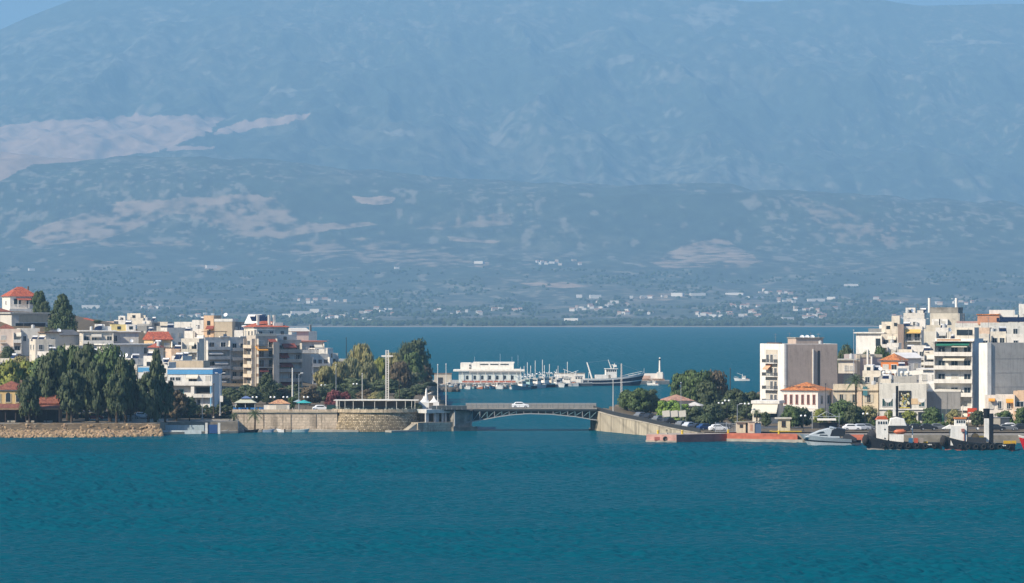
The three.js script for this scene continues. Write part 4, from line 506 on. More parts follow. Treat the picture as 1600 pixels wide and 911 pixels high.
// --- east town
b = building(1190, 1222, 537, 1080, -68, 15.7, plaster(0.86, 0.84, 0.81), { f: 'G' }, 'white six-storey block with a blank tan side wall by the water', { fh: 3.52, vis: 6, bw: 0.5, aw: 0.35, band: 1.3, awm: peachCloth(), div: 0, out: 1.2, extra: (g, W, D, H) => {
  part(g, 'side_wall', box(0.2, H + 0.7, D - 0.6), tan, W / 2 + 0.12, (H + 0.7) / 2, -0.25); part(g, 'side_wall_edge', box(0.4, H + 0.85, 0.6), plaster(0.86, 0.84, 0.81), W / 2 + 0.12, (H + 0.85) / 2, D / 2 - 0.3);
  part(g, 'downpipe', [bx(0.28, H * 0.62, 0.28, 0, 0, 0)], M.white, W / 2 + 0.36, H * 0.66, -0.6); part(g, 'light_slit', box(0.1, H * 0.5, 0.7), M.dark, W / 2 + 0.2, H * 0.7, -2.3); part(g, 'roof_room', box(5, 2.2, 8), tan, W * 0.15, H + 1.2, -1.0); part(g, 'roof_room_cap', box(5.4, 0.25, 8.4), M.concrete, W * 0.15, H + 2.4, -1.0);
  for (let k = 0; k < 6; k++) part(g, 'loggia_wall', box(W * 0.5, 2.9, 0.06), plaster(0.6, 0.55, 0.47), 0, H - 2.2 - k * 3.52, D / 2 + 0.012); part(g, 'vine_trellis', box(W * 0.5, 0.5, 1), mat(0.10, 0.06, 0.05), -0.5, H + 0.9, D / 2 - 1); } });
function peachCloth() { return cloth(0.72, 0.42, 0.26); }
clutter(b, { d: 0, a: 5, t: 1 }, 'white six-storey block');
{ const names = ['left', 'middle', 'right']; names.forEach((n, i) => { const px = [1253, 1261, 1269][i], d = 1089; copyOf(protoDish, 'satellite_dish', `large white satellite dish, ${n} of three on the tan block roof`, X(px, d), Y(535, d), -d, 0, 1.0).userData.group = 'three dishes on the tan block'; }); }
b = building(1222, 1277, 610, 1048, -25, 10, plaster(0.84, 0.79, 0.76), { f: 'W', r: 'W' }, 'white two-storey house with a worn orange tile roof', { name: 'house', hip: 2.1, roofM: M.tileOrange, vis: 1, fh: 3.8, ww: 0.55, wh: 2.3, cols: 6, miss: 0, blind: 0, frame: plaster(0.5, 0.22, 0.17), r: { cols: 2, ww: 1.3, wh: 2.1, frame: M.frame }, extra: (g, W, D, H) => { for (let k = 0; k < 9; k++) part(g, 'broken_tiles', box(rr(0.7, 1.6), 0.1, rr(0.3, 0.6)), mat(0.10, 0.075, 0.055), -W * 0.45 + k * W * 0.09, H + rr(0.8, 1.3), D / 2 - rr(1.3, 2.4)); part(g, 'string_course', box(W + 0.2, 0.25, D + 0.2), M.white, 0, H - 4.6, 0); for (let k = 0; k < 3; k++) win(g, 'f', W, D, (-0.3 + k * 0.3) * W, H - 6.3, 1, 1.9, M.glass, M.frame); } });
b = building(1302, 1373, 601, 1052, -5, 10, cream, { f: 'N' }, 'cream two-storey building behind the tall palm', { par: 1, extra: (g, W, D, H) => { for (const u of [-0.32, -0.04, 0.28]) { const p = win(g, 'f', W, D, W * u, H - 2.7, 0.9, 2.1, M.glass, cream); for (const z of [-1, 1]) part(p, 'shutter', box(0.55, 2.1, 0.08), plaster(0.55, 0.53, 0.46), z * 0.85, 0, 0.05); win(g, 'f', W, D, W * u, H - 6.3, 1.1, 2.0, M.glass, cream); } part(g, 'pilaster', box(1.1, H, 0.25), peach, W * 0.08, H / 2, D / 2 + 0.12); part(g, 'cornice', box(W + 0.4, 0.3, 0.5), cream, 0, H - 0.5, D / 2 + 0.2); part(g, 'banner', box(1.2, 2.4, 0.08), mat(0.05, 0.16, 0.18), W * 0.2, H - 0.8, D / 2 + 0.4); } });
clutter(b, { a: 1, t: 1 }, 'cream two-storey building');
b = building(1310, 1335, 563, 1125, -10, 8, warm, { f: 'W' }, 'small cream house above a yard wall with shade painted into its dark colour', { name: 'house', slabRoof: 1, par: 0, vis: 1, cols: 3, ww: 0.9, wh: 1.2, slabM: plaster(0.5, 0.5, 0.46), extra: (g, W, D, H) => part(g, 'shade_painted_wall', box(W + 1.2, H - 3.6, 3), mat(0.05, 0.045, 0.055, { map: T.grain }), 0, (H - 3.6) / 2, D / 2 + 1) }); clutter(b, { t: 1 }, 'small cream house');  // the wall below is coloured near-black to paint in shadow
b = building(1338, 1378, 554, 1135, 16, 10, plaster(0.42, 0.37, 0.38), { f: 'N', l: 'N' }, 'mauve blank wall building with a cream curved parapet', { par: 0, extra: (g, W, D, H) => { part(g, 'edge_band', box(W + 0.3, 0.8, 0.3), cream, 0, H - 0.4, D / 2); part(g, 'corner_pier', box(1.0, H, 0.5), cream, -W / 2 + 0.4, H / 2, D / 2 + 0.1); part(g, 'flue', cyl(0.28, 0.28, 6, 0, 0, 0, 10), M.white, -W * 0.1, H - 4.5, D / 2 + 0.8); part(g, 'flue', cyl(0.28, 0.28, 4, 0, 0, 0, 10), M.white, W * 0.06, H - 4.5, D / 2 + 0.8); } });
b = building(1348, 1376, 579, 1092, -14, 8, warm, { f: 'W' }, 'stepped cream house with a solar panel on its roof', { name: 'house', vis: 2, cols: 2, top_: [[-0.25, 0, 2.5, 3, 2.2, white]] }); clutter(b, { s: 2, d: 1 }, 'stepped cream house');
b = building(1377, 1404, 563, 1112, -22, 8, plaster(0.68, 0.22, 0.06), { f: 'L', r: 'N' }, 'bright orange house under an orange tile roof', { name: 'house', hip: 1.9, roofM: M.tileOrange, vis: 2, fh: 3.0, aw: 0, cols: 2, div: 0, rail: plaster(0.8, 0.78, 0.75), extra: (g, W, D, H) => part(g, 'side_wall', box(0.12, 3, D), plaster(0.30, 0.10, 0.08), W / 2 + 0.07, H - 1.8, 0) });
b = building(1374, 1432, 588, 1082, -6, 9, plaster(0.50, 0.49, 0.46), { f: 'N' }, 'grey roof terrace lined with white flower urns', { par: 1, extra: (g, W, D, H) => { for (let k = 0; k < 5; k++) part(g, 'urn', [cyl(0.2, 0.45, 0.7, 0, 0, 0, 8), new THREE.IcosahedronGeometry(0.5, 1).translate(0, 0.95, 0)], M.white, -W * 0.38 + k * W * 0.16, H + 0.8, D / 2 - 0.4); part(g, 'glass_wall', box(W * 0.25, 2.2, 0.1), mat(0.20, 0.24, 0.28, { roughness: 0.3 }), W * 0.12, H + 1.8, 0); part(g, 'sun_awning', bx(5, 0.08, 3.4, 0, 0, 0, 0, 0.35, 0.1), paleCloth, W * 0.42, H + 1.7, 2); for (let k = 0; k < 3; k++) win(g, 'f', W, D, -W * 0.4 + k * 1.8, H - 1.4, 1.2, 1.1, M.glass, M.frame); } });
b = building(1338, 1378, 521, 1215, -16, 13, plaster(0.86, 0.85, 0.83), { f: 'N' }, 'long white house with an overhanging roof above the sea', { slabRoof: 1, par: 0, extra: (g, W, D, H) => { part(g, 'window', box(1.4, 2.2, 0.1), M.glass, W * 0.34, H - 2.6, D / 2 + 0.04); part(g, 'roof_room', box(4, 1.1, 3), darkgrey, W * 0.1, H + 0.9, 0); part(g, 'roof_room', box(2, 2.2, 2), M.white, W * 0.38, H + 1.4, 0); } });
b = building(1377, 1404, 522, 1212, -10, 12, warm, { f: 'B' }, 'cream balcony bay right of the long white house', { vis: 4, fh: 3.5, aw: 0.7, awm: paleCloth, par: 0, top_: [[-0.15, 0, 4, 5, 3.6, warm], [0.3, 0.2, 2.4, 4, 5.4, warm]] }); clutter(b, { a: 3, d: 1 }, 'cream balcony bay');
b = building(1403, 1412, 507, 1202, -8, 10, plaster(0.36, 0.28, 0.24), { f: 'N' }, 'narrow brown stair tower between two cream apartment fronts', { par: 0 });
b = building(1412, 1441, 510, 1204, -8, 11, plaster(0.76, 0.73, 0.68), { f: 'G' }, 'apartment front with a yellow awning on its top balcony', { vis: 5, fh: 3.5, aw: 0, bw: 0.9, out: 1.6, awnings: [['f', 0, 0.9, 4.6, yellowCloth, 1.7, 0.9]], rail: M.steel, top_: [[0.1, 0, 6, 5, 3, white], [-0.3, 0, 2, 3, 2]] }); clutter(b, { s: 1, t: 2, a: 4 }, 'yellow awning apartments');
b = building(1441, 1497, 508, 1222, -16, 14, plaster(0.62, 0.58, 0.49), { f: 'N', r: 'N' }, 'beige apartment tower with white boxed bays and two tall flues', { par: 1, extra: (g, W, D, H) => { part(g, 'upper_storey', box(W * 0.8, 4.4, D * 0.7), plaster(0.60, 0.56, 0.48), W * 0.1, H + 2.2, 0.5); for (const u of [-0.12, 0.08]) { const q = part(g, 'bay', box(2.6, 2.6, 1), M.white, W * u, H + 1.4, D * 0.35 + 1.2); part(q, 'window', box(1.2, 1.3, 0.1), M.blind, 0, 0, 0.5); } part(g, 'roof_wall', box(W * 0.75, 2.0, D * 0.6), concrete(0.34, 0.33, 0.31), W * 0.05, H + 5.2, -1); for (const u of [-0.42, 0.3]) part(g, 'flue', cyl(0.42, 0.42, 4.4, 0, 0, 0, 12), M.white, W * u, H + 4.6, u < 0 ? -1 : -2); for (let k = 0; k < 3; k++) for (const u of [-0.4, -0.24, -0.08]) win(g, 'f', W, D, W * u, H - 8.6 - k * 3.5, 1.3, 1.7, rnd() < 0.4 ? M.blind : M.glass, M.frame); part(g, 'frame_panel', box(W * 0.5, 5.5, 0.15), plaster(0.66, 0.64, 0.58), -W * 0.22, H - 3.8, D / 2 + 0.08); for (let k = 0; k < 2; k++) { const q = part(g, 'balcony', box(W * 0.5, 0.25, 1.5), M.white, W * 0.2, H - 4.2 - k * 3.6, D / 2 + 0.75); part(q, 'railing', box(W * 0.5, 0.85, 0.1), warm, 0, 0.5, 0.7); } } });
clutter(b, { a: 6, d: 2, t: 2 }, 'beige apartment tower');
b = building(1412, 1444, 489, 1245, -10, 9, plaster(0.74, 0.71, 0.66), { f: 'W' }, 'cream roof storey crowded with aerials on the east skyline', { vis: 2, blind: 0.6, top_: [[-0.2, 0, 3, 3, 2.4, white], [0.25, 0, 2, 2, 1.6]] }); clutter(b, { a: 6, d: 2, t: 2, s: 1 }, 'cream roof storey');
b = building(1462, 1521, 529, 1046, -20, 10, plaster(0.84, 0.82, 0.78), { f: 'B', r: 'N' }, 'white apartment block with wide balconies and large pale awnings', { fh: 3.48, vis: 6, aw: 0.75, awm: paleCloth, bw: 0.98, out: 1.9, pitch: 3, rail: plaster(0.76, 0.74, 0.70), awnings: [['f', -0.22, 0.8, 4.2, greenCloth, 2.2, 0.8], ['f', 0.2, 0.8, 4.4, greenCloth, 2.2, 0.7]], extra: (g, W, D, H) => { part(g, 'rusty_fascia', box(W * 0.6, 0.5, 0.3), plaster(0.56, 0.36, 0.22), -W * 0.1, H + 0.5, D / 2 + 1.9); part(g, 'roof_canopy', box(W + 0.6, 0.2, 2.4), plaster(0.72, 0.7, 0.66), 0, H + 0.2, D / 2 + 1); part(g, 'roof_room', box(W * 0.5, 3.0, D * 0.5), warm, W * 0.15, H + 2.2, -2); part(g, 'window', box(W * 0.4, 1.4, 0.1), M.glass, W * 0.15, H + 2.4, -2 + D * 0.25 + 0.05); } });
clutter(b, { a: 3, s: 1 }, 'white awning apartments');
b = building(1541, 1640, 536, 1040, 20, 4.5, plaster(0.47, 0.46, 0.44), { f: 'N', l: 'N' }, 'huge blank grey end wall of an apartment block', { par: 0, extra: (g, W, D, H) => { part(g, 'white_edge', box(1.1, H + 0.3, 0.4), plaster(0.84, 0.83, 0.8), -W / 2 + 0.3, H / 2, D / 2 + 0.15); part(g, 'end_wall', box(0.2, H, D), plaster(0.84, 0.83, 0.8), -W / 2 - 0.11, H / 2, 0); for (let k = 0; k < 3; k++) part(g, 'render_joint', box(W - 2, 0.06, 0.03), plaster(0.30, 0.30, 0.30), 1, H - 4 - k * 3.6, D / 2 + 0.015); } });
b = building(1493, 1535, 505, 1150, -6, 11, plaster(0.70, 0.70, 0.67), { f: 'N' }, 'pale block with a long dark strip window near the skyline', { par: 1, extra: (g, W, D, H) => { part(g, 'strip_window', box(W * 0.66, 1.5, 0.1), M.glass, W * 0.05, H - 2.0, D / 2 + 0.04); part(g, 'planter', box(W * 0.9, 0.6, 1), paint(0.55, 0.38, 0.34), 0, H + 1.1, 1); } }); clutter(b, { a: 3 }, 'pale strip window block');
b = building(1533, 1640, 504, 1145, -5, 12, plaster(0.72, 0.72, 0.69), { f: 'W' }, 'wide pale block with roof terraces at the right edge', { vis: 3, pitch: 6, blind: 0.4, extra: (g, W, D, H) => { part(g, 'roof_room', box(6, 2.6, 5), plaster(0.62, 0.32, 0.20), -W * 0.38, H + 1.6, 0); part(g, 'roof_room', box(7, 3.6, 5), M.white, -W * 0.18, H + 2.6, -2); part(g, 'roof_room', box(5, 5.4, 5), M.white, W * 0.2, H + 3.4, -2); part(g, 'canopy_roof', box(6.6, 0.3, 5.4), M.tileOrange, -W * 0.38, H + 3.1, 0); part(g, 'solar_array', bx(8, 0.12, 2, 0, 0, 0, 0, 0.7), M.solar, -W * 0.06, H + 1.7, 3); } }); clutter(b, { a: 5, t: 1, d: 1 }, 'wide pale block');
b = building(1524, 1545, 522, 1100, -8, 9, warm, { f: 'W' }, 'cream gap house between the awning block and the grey wall', { name: 'house', vis: 4, cols: 2 });
b = building(1373, 1447, 600, 1042, -8, 13, plaster(0.72, 0.71, 0.66), { f: 'N' }, 'white modern hall with green windows and a dark picture panel', { name: 'hall', par: 1, extra: (g, W, D, H) => { win(g, 'f', W, D, -W * 0.36, H - 3.9, 1.4, 1.9, M.glassGreen, M.frame); win(g, 'f', W, D, -W * 0.24, H - 3.9, 2.2, 1.9, M.glassGreen, M.frame); win(g, 'f', W, D, W * 0.4, H - 3.9, 1.4, 1.9, M.glassGreen, M.frame); for (const u of [-0.3, 0.4]) part(g, 'lunette', new THREE.CylinderGeometry(1.0, 1.0, 0.12, 20, 1, false, -Math.PI / 2, Math.PI).rotateX(Math.PI / 2), M.white, W * u, H - 2.9, D / 2 + 0.05); part(g, 'string_course', box(W + 0.2, 0.3, 0.4), M.white, 0, H - 5.6, D / 2 + 0.1); part(g, 'sign_band', box(3.4, 1.5, 0.08), plaster(0.74, 0.55, 0.34), W * 0.24, H - 3.6, D / 2 + 0.05); part(g, 'shopfront', box(W * 0.36, 2.4, 0.1), M.glass, W * 0.1, H - 7.6, D / 2 + 0.04); part(g, 'shopfront', box(1.8, 2.2, 0.1), M.glass, W * 0.4, H - 7.4, D / 2 + 0.04);
  const c = part(g, 'picture_panel', box(2.9, 4.4, 0.12), mural(), W * 0.05, H - 3.3, D / 2 + 0.07); for (const e of [-1.5, 1.5]) part(c, 'jamb', box(0.15, 4.6, 0.2), M.dark, e, 0, 0); part(c, 'lintel', box(3.1, 0.15, 0.2), M.dark, 0, 2.38, 0); } });
function mural() { const c = document.createElement('canvas'); c.width = 128; c.height = 192; const k = c.getContext('2d'); k.fillStyle = '#141516'; k.fillRect(0, 0, 128, 192); const cols = ['#8f8a3c', '#c9bd7a', '#6f7f86', '#b8b4a0', '#9a7a2a', '#d8d2b8', '#4c5a3a']; for (let i = 0; i < 60; i++) { k.fillStyle = cols[i % 7]; k.beginPath(); k.ellipse(20 + 90 * hash(i, 1), 20 + 150 * hash(i, 2), 4 + 18 * hash(i, 3), 3 + 12 * hash(i, 4), hash(i, 5) * 3, 0, 6.3); k.fill(); } k.fillStyle = '#151515'; for (let i = 0; i < 14; i++) k.fillRect(10 + 100 * hash(i, 7), 10 + 160 * hash(i, 8), 14, 9); k.fillStyle = '#c7b026'; k.fillRect(6, 176, 116, 9); const t = new THREE.CanvasTexture(c); t.colorSpace = THREE.SRGBColorSpace; t.wrapS = t.wrapT = THREE.RepeatWrapping; t.repeat.set(1 / 2.9, 1 / 4.4); return new THREE.MeshStandardMaterial({ map: t, roughness: 0.7 }); }
b = building(1447, 1500, 613, 1044, -8, 14, plaster(0.30, 0.30, 0.30), { f: 'N' }, 'long grey clad hall with a pale sloping roof', { name: 'hall', par: 0, extra: (g, W, D, H) => { part(g, 'roof_slope', prism([[-D / 2, 0], [D / 2, 0], [D / 2, 0.25], [-D / 2, 2.6]], W + 0.3).rotateY(-Math.PI / 2), plaster(0.66, 0.65, 0.61), 0, H + 0.1, 0); part(g, 'glazing', box(W - 0.6, 2.8, 0.1), mat(0.06, 0.075, 0.08, { roughness: 0.2 }), 0, 2.6, D / 2 + 0.05); for (let k = 0; k < 6; k++) part(g, 'mullion', box(0.12, 2.8, 0.2), M.steel, -W * 0.45 + k * W * 0.18, 2.6, D / 2 + 0.1); part(g, 'cladding_joint', box(0.08, H - 4.2, 0.04), M.dark, W * 0.12, H / 2 + 2, D / 2 + 0.02); } });
b = building(1436, 1468, 578, 1092, -12, 10, plaster(0.82, 0.81, 0.78), { f: 'W' }, 'white stepped house behind the modern hall', { name: 'house', vis: 2, cols: 2, slabRoof: 1, par: 0 });
b = building(1408, 1440, 560, 1125, 18, 9, plaster(0.62, 0.65, 0.68), { f: 'W' }, 'blue white house with a gable right of the orange house', { name: 'house', vis: 2, cols: 2, gable: 1.6, roofM: plaster(0.7, 0.7, 0.7) });
b = building(1540, 1584, 617, 1030, -5, 8, plaster(0.82, 0.77, 0.71), { f: 'S', r: 'N' }, 'low cream house with small orange awnings below the grey wall', { name: 'house', vis: 2, cols: 3, fh: 3.4, ww: 0.8, wh: 1.9, miss: 0, shut: plaster(0.7, 0.66, 0.6), awnings: [['f', -0.28, 0.9, 1.6, orangeCloth, 0.9, 0.5], ['f', 0.36, 1.0, 2.0, orangeCloth, 1.1, 0.8]] });
b = building(1584, 1640, 611, 1026, -12, 9, plaster(0.72, 0.52, 0.36), { f: 'B' }, 'peach house with a dark red shopfront at the right edge', { name: 'house', vis: 1, fh: 4, aw: 0, rail: plaster(0.72, 0.6, 0.5), extra: (g, W, D, H) => { part(g, 'shopfront', box(W * 0.7, 3.2, 0.1), M.glass, 0, H - 6.2, D / 2 + 0.05); for (const u of [-0.3, 0.0, 0.3]) part(g, 'red_post', box(0.35, 3.4, 0.3), paint(0.22, 0.02, 0.03), W * u, H - 6.2, D / 2 + 0.15); } });
// infill between the large east blocks
for (const [p0, p1, t, d, rt, D, m, st, lab, oo] of [
  [1386, 1404, 536, 1180, -12, 7, white, 'B', 'white balcony house below the cream balcony bay', {}], [1404, 1424, 546, 1165, -14, 7, warm, 'W', 'cream house above the blue white gable', {}], [1424, 1446, 540, 1160, -8, 8, white, 'B', 'white balcony house under the yellow awning front', {}], [1444, 1464, 548, 1140, -16, 8, warm, 'B', 'cream balcony house left of the awning block', {}], [1402, 1420, 572, 1105, -10, 7, white, 'W', 'small white house right beside the orange house', {}], [1462, 1482, 512, 1190, -10, 8, white, 'B', 'white top storey above the awning block', {}], [1480, 1500, 518, 1170, -14, 8, warm, 'W', 'cream top storey behind the awning block', {}], [1500, 1522, 514, 1120, -8, 8, white, 'B', 'white terrace storey right above the green awnings', {}], [1528, 1546, 512, 1130, -12, 7, peach, 'W', 'peach attic above the huge grey wall', {}], [1548, 1572, 518, 1110, -6, 7, warm, 'B', 'cream terrace along the top of the grey wall', {}], [1574, 1600, 522, 1105, -8, 7, white, 'W', 'white attic at the right edge over the grey wall', {}], [1560, 1590, 492, 1180, -10, 8, white, 'W', 'white rooftop room at the right edge of the skyline', {}], [1318, 1336, 586, 1085, -10, 7, beige, 'W', 'beige back house behind the cream two-storey building', {}], [1376, 1392, 592, 1062, -12, 6, warm, 'W', 'cream attic behind the modern hall left corner', {}],
]) { const q = building(p0, p1, t, d, rt, D, m, { f: st, r: 'W' }, lab, { vis: 3, aw: 0.6, blind: 0.3, out: 1.2, pitch: 2.4, ...oo }); clutter(q, { a: 1, s: rnd() < 0.6 ? 1 : 0, t: rnd() < 0.4 ? 1 : 0, d: rnd() < 0.3 ? 1 : 0 }, lab.split(' ').slice(0, 5).join(' ')); }
// low houses among the trees by the bridge
b = building(1046, 1082, 626, 1095, 14, 9, plaster(0.74, 0.62, 0.54), { f: 'W' }, 'low pink-roofed house among the trees by the bridge', { name: 'house', hip: 1.6, roofM: tileMat(0.50, 0.30, 0.24), vis: 1, base: 4 });
b = building(1072, 1093, 634, 1075, -10, 6, white, { f: 'W' }, 'tiny white hut with two dark windows among the trees', { name: 'hut', vis: 1, cols: 2, par: 0, base: 3.2, miss: 0, blind: 0, hip: 1, roofM: plaster(0.6, 0.58, 0.55) });
b = building(1176, 1216, 629, 1042, -14, 7, plaster(0.74, 0.70, 0.62), { f: 'N' }, 'low cafe with a big pale sloping awning under the white block', { name: 'cafe', par: 0, extra: (g, W, D, H) => { awning(g, 'f', W, D, 0, H - 0.3, W * 0.98, paleCloth, 2.6, 2.2); part(g, 'shopfront', box(W * 0.9, 2.4, 0.1), M.glass, 0, H - 2.6, D / 2 + 0.03); part(g, 'fascia', box(W + 0.6, 0.8, D + 0.8), M.white, 0, H + 0.1, 0); } });
// ---------------------------------------------------------------- trees and shrubs
function crownGeo(kind, sd, n) {
  const keep = seed; seed = sd * 7919 + 13; const pos = [], nor = [], col = [], lobes = [];
  const leaf = (c, out, s, asp, droop) => {
    const nn = out.clone().multiplyScalar(0.9).add(new THREE.Vector3(rr(-1, 1), rr(-0.6, 1), rr(-1, 1)).multiplyScalar(0.75)).normalize();
    let t = new THREE.Vector3(rr(-1, 1), rr(-1, 1), rr(-1, 1)); if (droop) t.set(rr(-0.25, 0.25), -1, rr(-0.25, 0.25)); const a = t.cross(nn).normalize(), bb = nn.clone().cross(a).normalize();
    const u = a.multiplyScalar(s), v = bb.multiplyScalar(s * asp), k = rr(0.62, 1.3), w = k * rr(0.92, 1.1), p = [c.clone().sub(u), c.clone().sub(v), c.clone().add(u), c.clone().add(v)], on = out.clone().multiplyScalar(0.55).add(nn.multiplyScalar(0.6)).normalize();
    for (const i of [0, 1, 2, 0, 2, 3]) { pos.push(p[i].x, p[i].y, p[i].z); nor.push(on.x, on.y, on.z); col.push(w, k, k * 0.95); }
  };
  const core = (c, rx, ry) => { const g = new THREE.IcosahedronGeometry(1, 1), q = g.attributes.position; for (let i = 0; i < q.count; i++) { const x = q.getX(i), y = q.getY(i), z = q.getZ(i), k = 0.8 + 0.4 * vn(x * 2 + sd, y * 2 + z * 2.3); pos.push(c.x + x * rx * k, c.y + y * ry * k, c.z + z * rx * k); nor.push(x, y, z); const m = 0.7 + 0.3 * vn(x * 5, y * 5 + z * 4); col.push(m, m, m); } };
  if (kind === 'cone' || kind === 'ragged') {
    const N = kind === 'cone' ? 30 : 34;
    for (let k = 0; k < N; k++) { const y = Math.pow((k + 0.5) / N, 0.9), a = k * 2.4, r = kind === 'cone' ? Math.pow(1 - y, 0.62) * 0.72 + 0.04 : (0.5 * Math.pow(1 - y, 0.5) + 0.08) * rr(0.35, 1.2), R = kind === 'cone' ? 0.24 * (1.25 - y) + 0.06 : rr(0.14, 0.3) * (1.2 - 0.6 * y); lobes.push([new THREE.Vector3(Math.cos(a) * r, 0.06 + 0.9 * y, Math.sin(a) * r), R, R * 0.42]); }
    for (let k = 0; k < 6; k++) core(new THREE.Vector3(0, 0.1 + k * 0.13, 0), (kind === 'cone' ? 0.5 : 0.26) * (1 - k / 7), 0.12);
  } else {
    const N = kind === 'tuft' ? 12 : kind === 'tall' ? 26 : 22;
    for (let k = 0; k < N; k++) { const y = (k + 0.5) / N, a = k * 2.4 + rr(-0.4, 0.4), env = kind === 'tall' ? 0.72 * Math.pow(Math.sin(Math.PI * (0.16 + 0.70 * y)), 0.5) : 0.66 * Math.sqrt(Math.max(0.05, 1 - Math.pow((y - 0.38) / 0.62, 2))), rad = env * Math.sqrt(rr(0.25, 1)) * 0.95, R = rr(0.16, 0.40) * (kind === 'tall' ? 0.95 : 1.05); lobes.push([new THREE.Vector3(Math.cos(a) * rad, 0.14 + 0.72 * y, Math.sin(a) * rad), R, R * rr(0.3, 0.42)]); }
    for (const [c, R, ry] of lobes) core(c, R * 0.72, ry * 0.72);
  }
  const per = Math.ceil(n / lobes.length);
  for (const [c, R, ry] of lobes) for (let i = 0; i < per; i++) {
    const v = new THREE.Vector3(rr(-1, 1), rr(-1, 1), rr(-1, 1)); if (v.length() > 1 || v.length() < 0.1) { i--; continue; } v.normalize(); if (v.y < -0.3 && rnd() < 0.5) v.y *= -1;
    const k = rr(0.62, 1.28), q = new THREE.Vector3(c.x + v.x * R * k, c.y + v.y * ry * k, c.z + v.z * R * k);
    leaf(q, v, kind === 'weep' ? rr(0.025, 0.05) : kind === 'cone' ? rr(0.03, 0.06) : rr(0.04, 0.085), kind === 'weep' ? 2.4 : kind === 'cone' ? 0.55 : 0.62, kind === 'weep');
  }
  const g = new THREE.BufferGeometry(); g.setAttribute('position', new THREE.Float32BufferAttribute(pos, 3)); g.setAttribute('normal', new THREE.Float32BufferAttribute(nor, 3)); g.setAttribute('color', new THREE.Float32BufferAttribute(col, 3)); seed = keep; return g;
}
const crowns = { round: [1, 2, 3, 4].map((s) => crownGeo('round', s, 2600)), tall: [5, 6, 7].map((s) => crownGeo('tall', s, 2800)), weep: [8, 9, 10].map((s) => crownGeo('weep', s, 3400)), cone: [11].map((s) => crownGeo('cone', s, 4200)), ragged: [13, 14].map((s) => crownGeo('ragged', s, 3000)), tuft: [15, 16].map((s) => crownGeo('tuft', s, 1500)) };
const leafMat = (r, g, b2) => { const k = 'leaf' + r + g + b2; if (!mats.has(k)) mats.set(k, new THREE.MeshStandardMaterial({ color: lin(r, g, b2), roughness: 0.75, vertexColors: true, side: THREE.DoubleSide })); return mats.get(k); };
const LEAF = { dark: leafMat(0.052, 0.072, 0.025), deep: leafMat(0.048, 0.068, 0.026), mid: leafMat(0.062, 0.100, 0.026), light: leafMat(0.17, 0.19, 0.032), olive: leafMat(0.19, 0.175, 0.065), sage: leafMat(0.14, 0.145, 0.065), lime: leafMat(0.14, 0.23, 0.03), rust: leafMat(0.095, 0.07, 0.038), wine: leafMat(0.13, 0.025, 0.03), pine: leafMat(0.05, 0.078, 0.025), hedge: leafMat(0.075, 0.125, 0.02) };
let crownPick = 0;
function tree(px, topY, wpx, d, kind, leaf, label, o = {}) {
  const s = F / d, x = X(px, d), y0 = o.y ?? ground(x, d), H = Y(topY, d) - y0, R = wpx / s / 2, bare = o.bare ?? (kind === 'cone' ? 0.06 : kind === 'tuft' ? 0.02 : 0.2), cs = crowns[kind];
  const t = thing(o.name || 'tree', label, o.cat || 'tree', x, y0, -d, (px * 1.7) % 6.28, o.group);
  const c = part(t, 'crown', cs[crownPick++ % cs.length], LEAF[leaf], 0, H * bare, 0); c.scale.set(R * (o.wide || 1.12), H * (1 - bare) * 1.02, R * (o.wide || 1.12));
  const tr = Math.max(0.12, H * 0.022) * (o.thick || 1), th = H * (bare + 0.35), g = [bar([0, -0.3, 0], [0.1, th * 0.5, 0.05], tr * 1.3, 7, tr), bar([0.1, th * 0.5, 0.05], [-0.05, th, 0], tr, 7, tr * 0.6)]; for (let k = 0; k < 4; k++) { const a = k * 1.7 + px; g.push(bar([0, th * (0.55 + 0.08 * k), 0], [Math.cos(a) * R * 0.5, th * 1.0 + 0.1 * H, Math.sin(a) * R * 0.5], tr * 0.5, 5, tr * 0.2)); }
  part(t, 'trunk', merge(g), M.bark); return t;
}
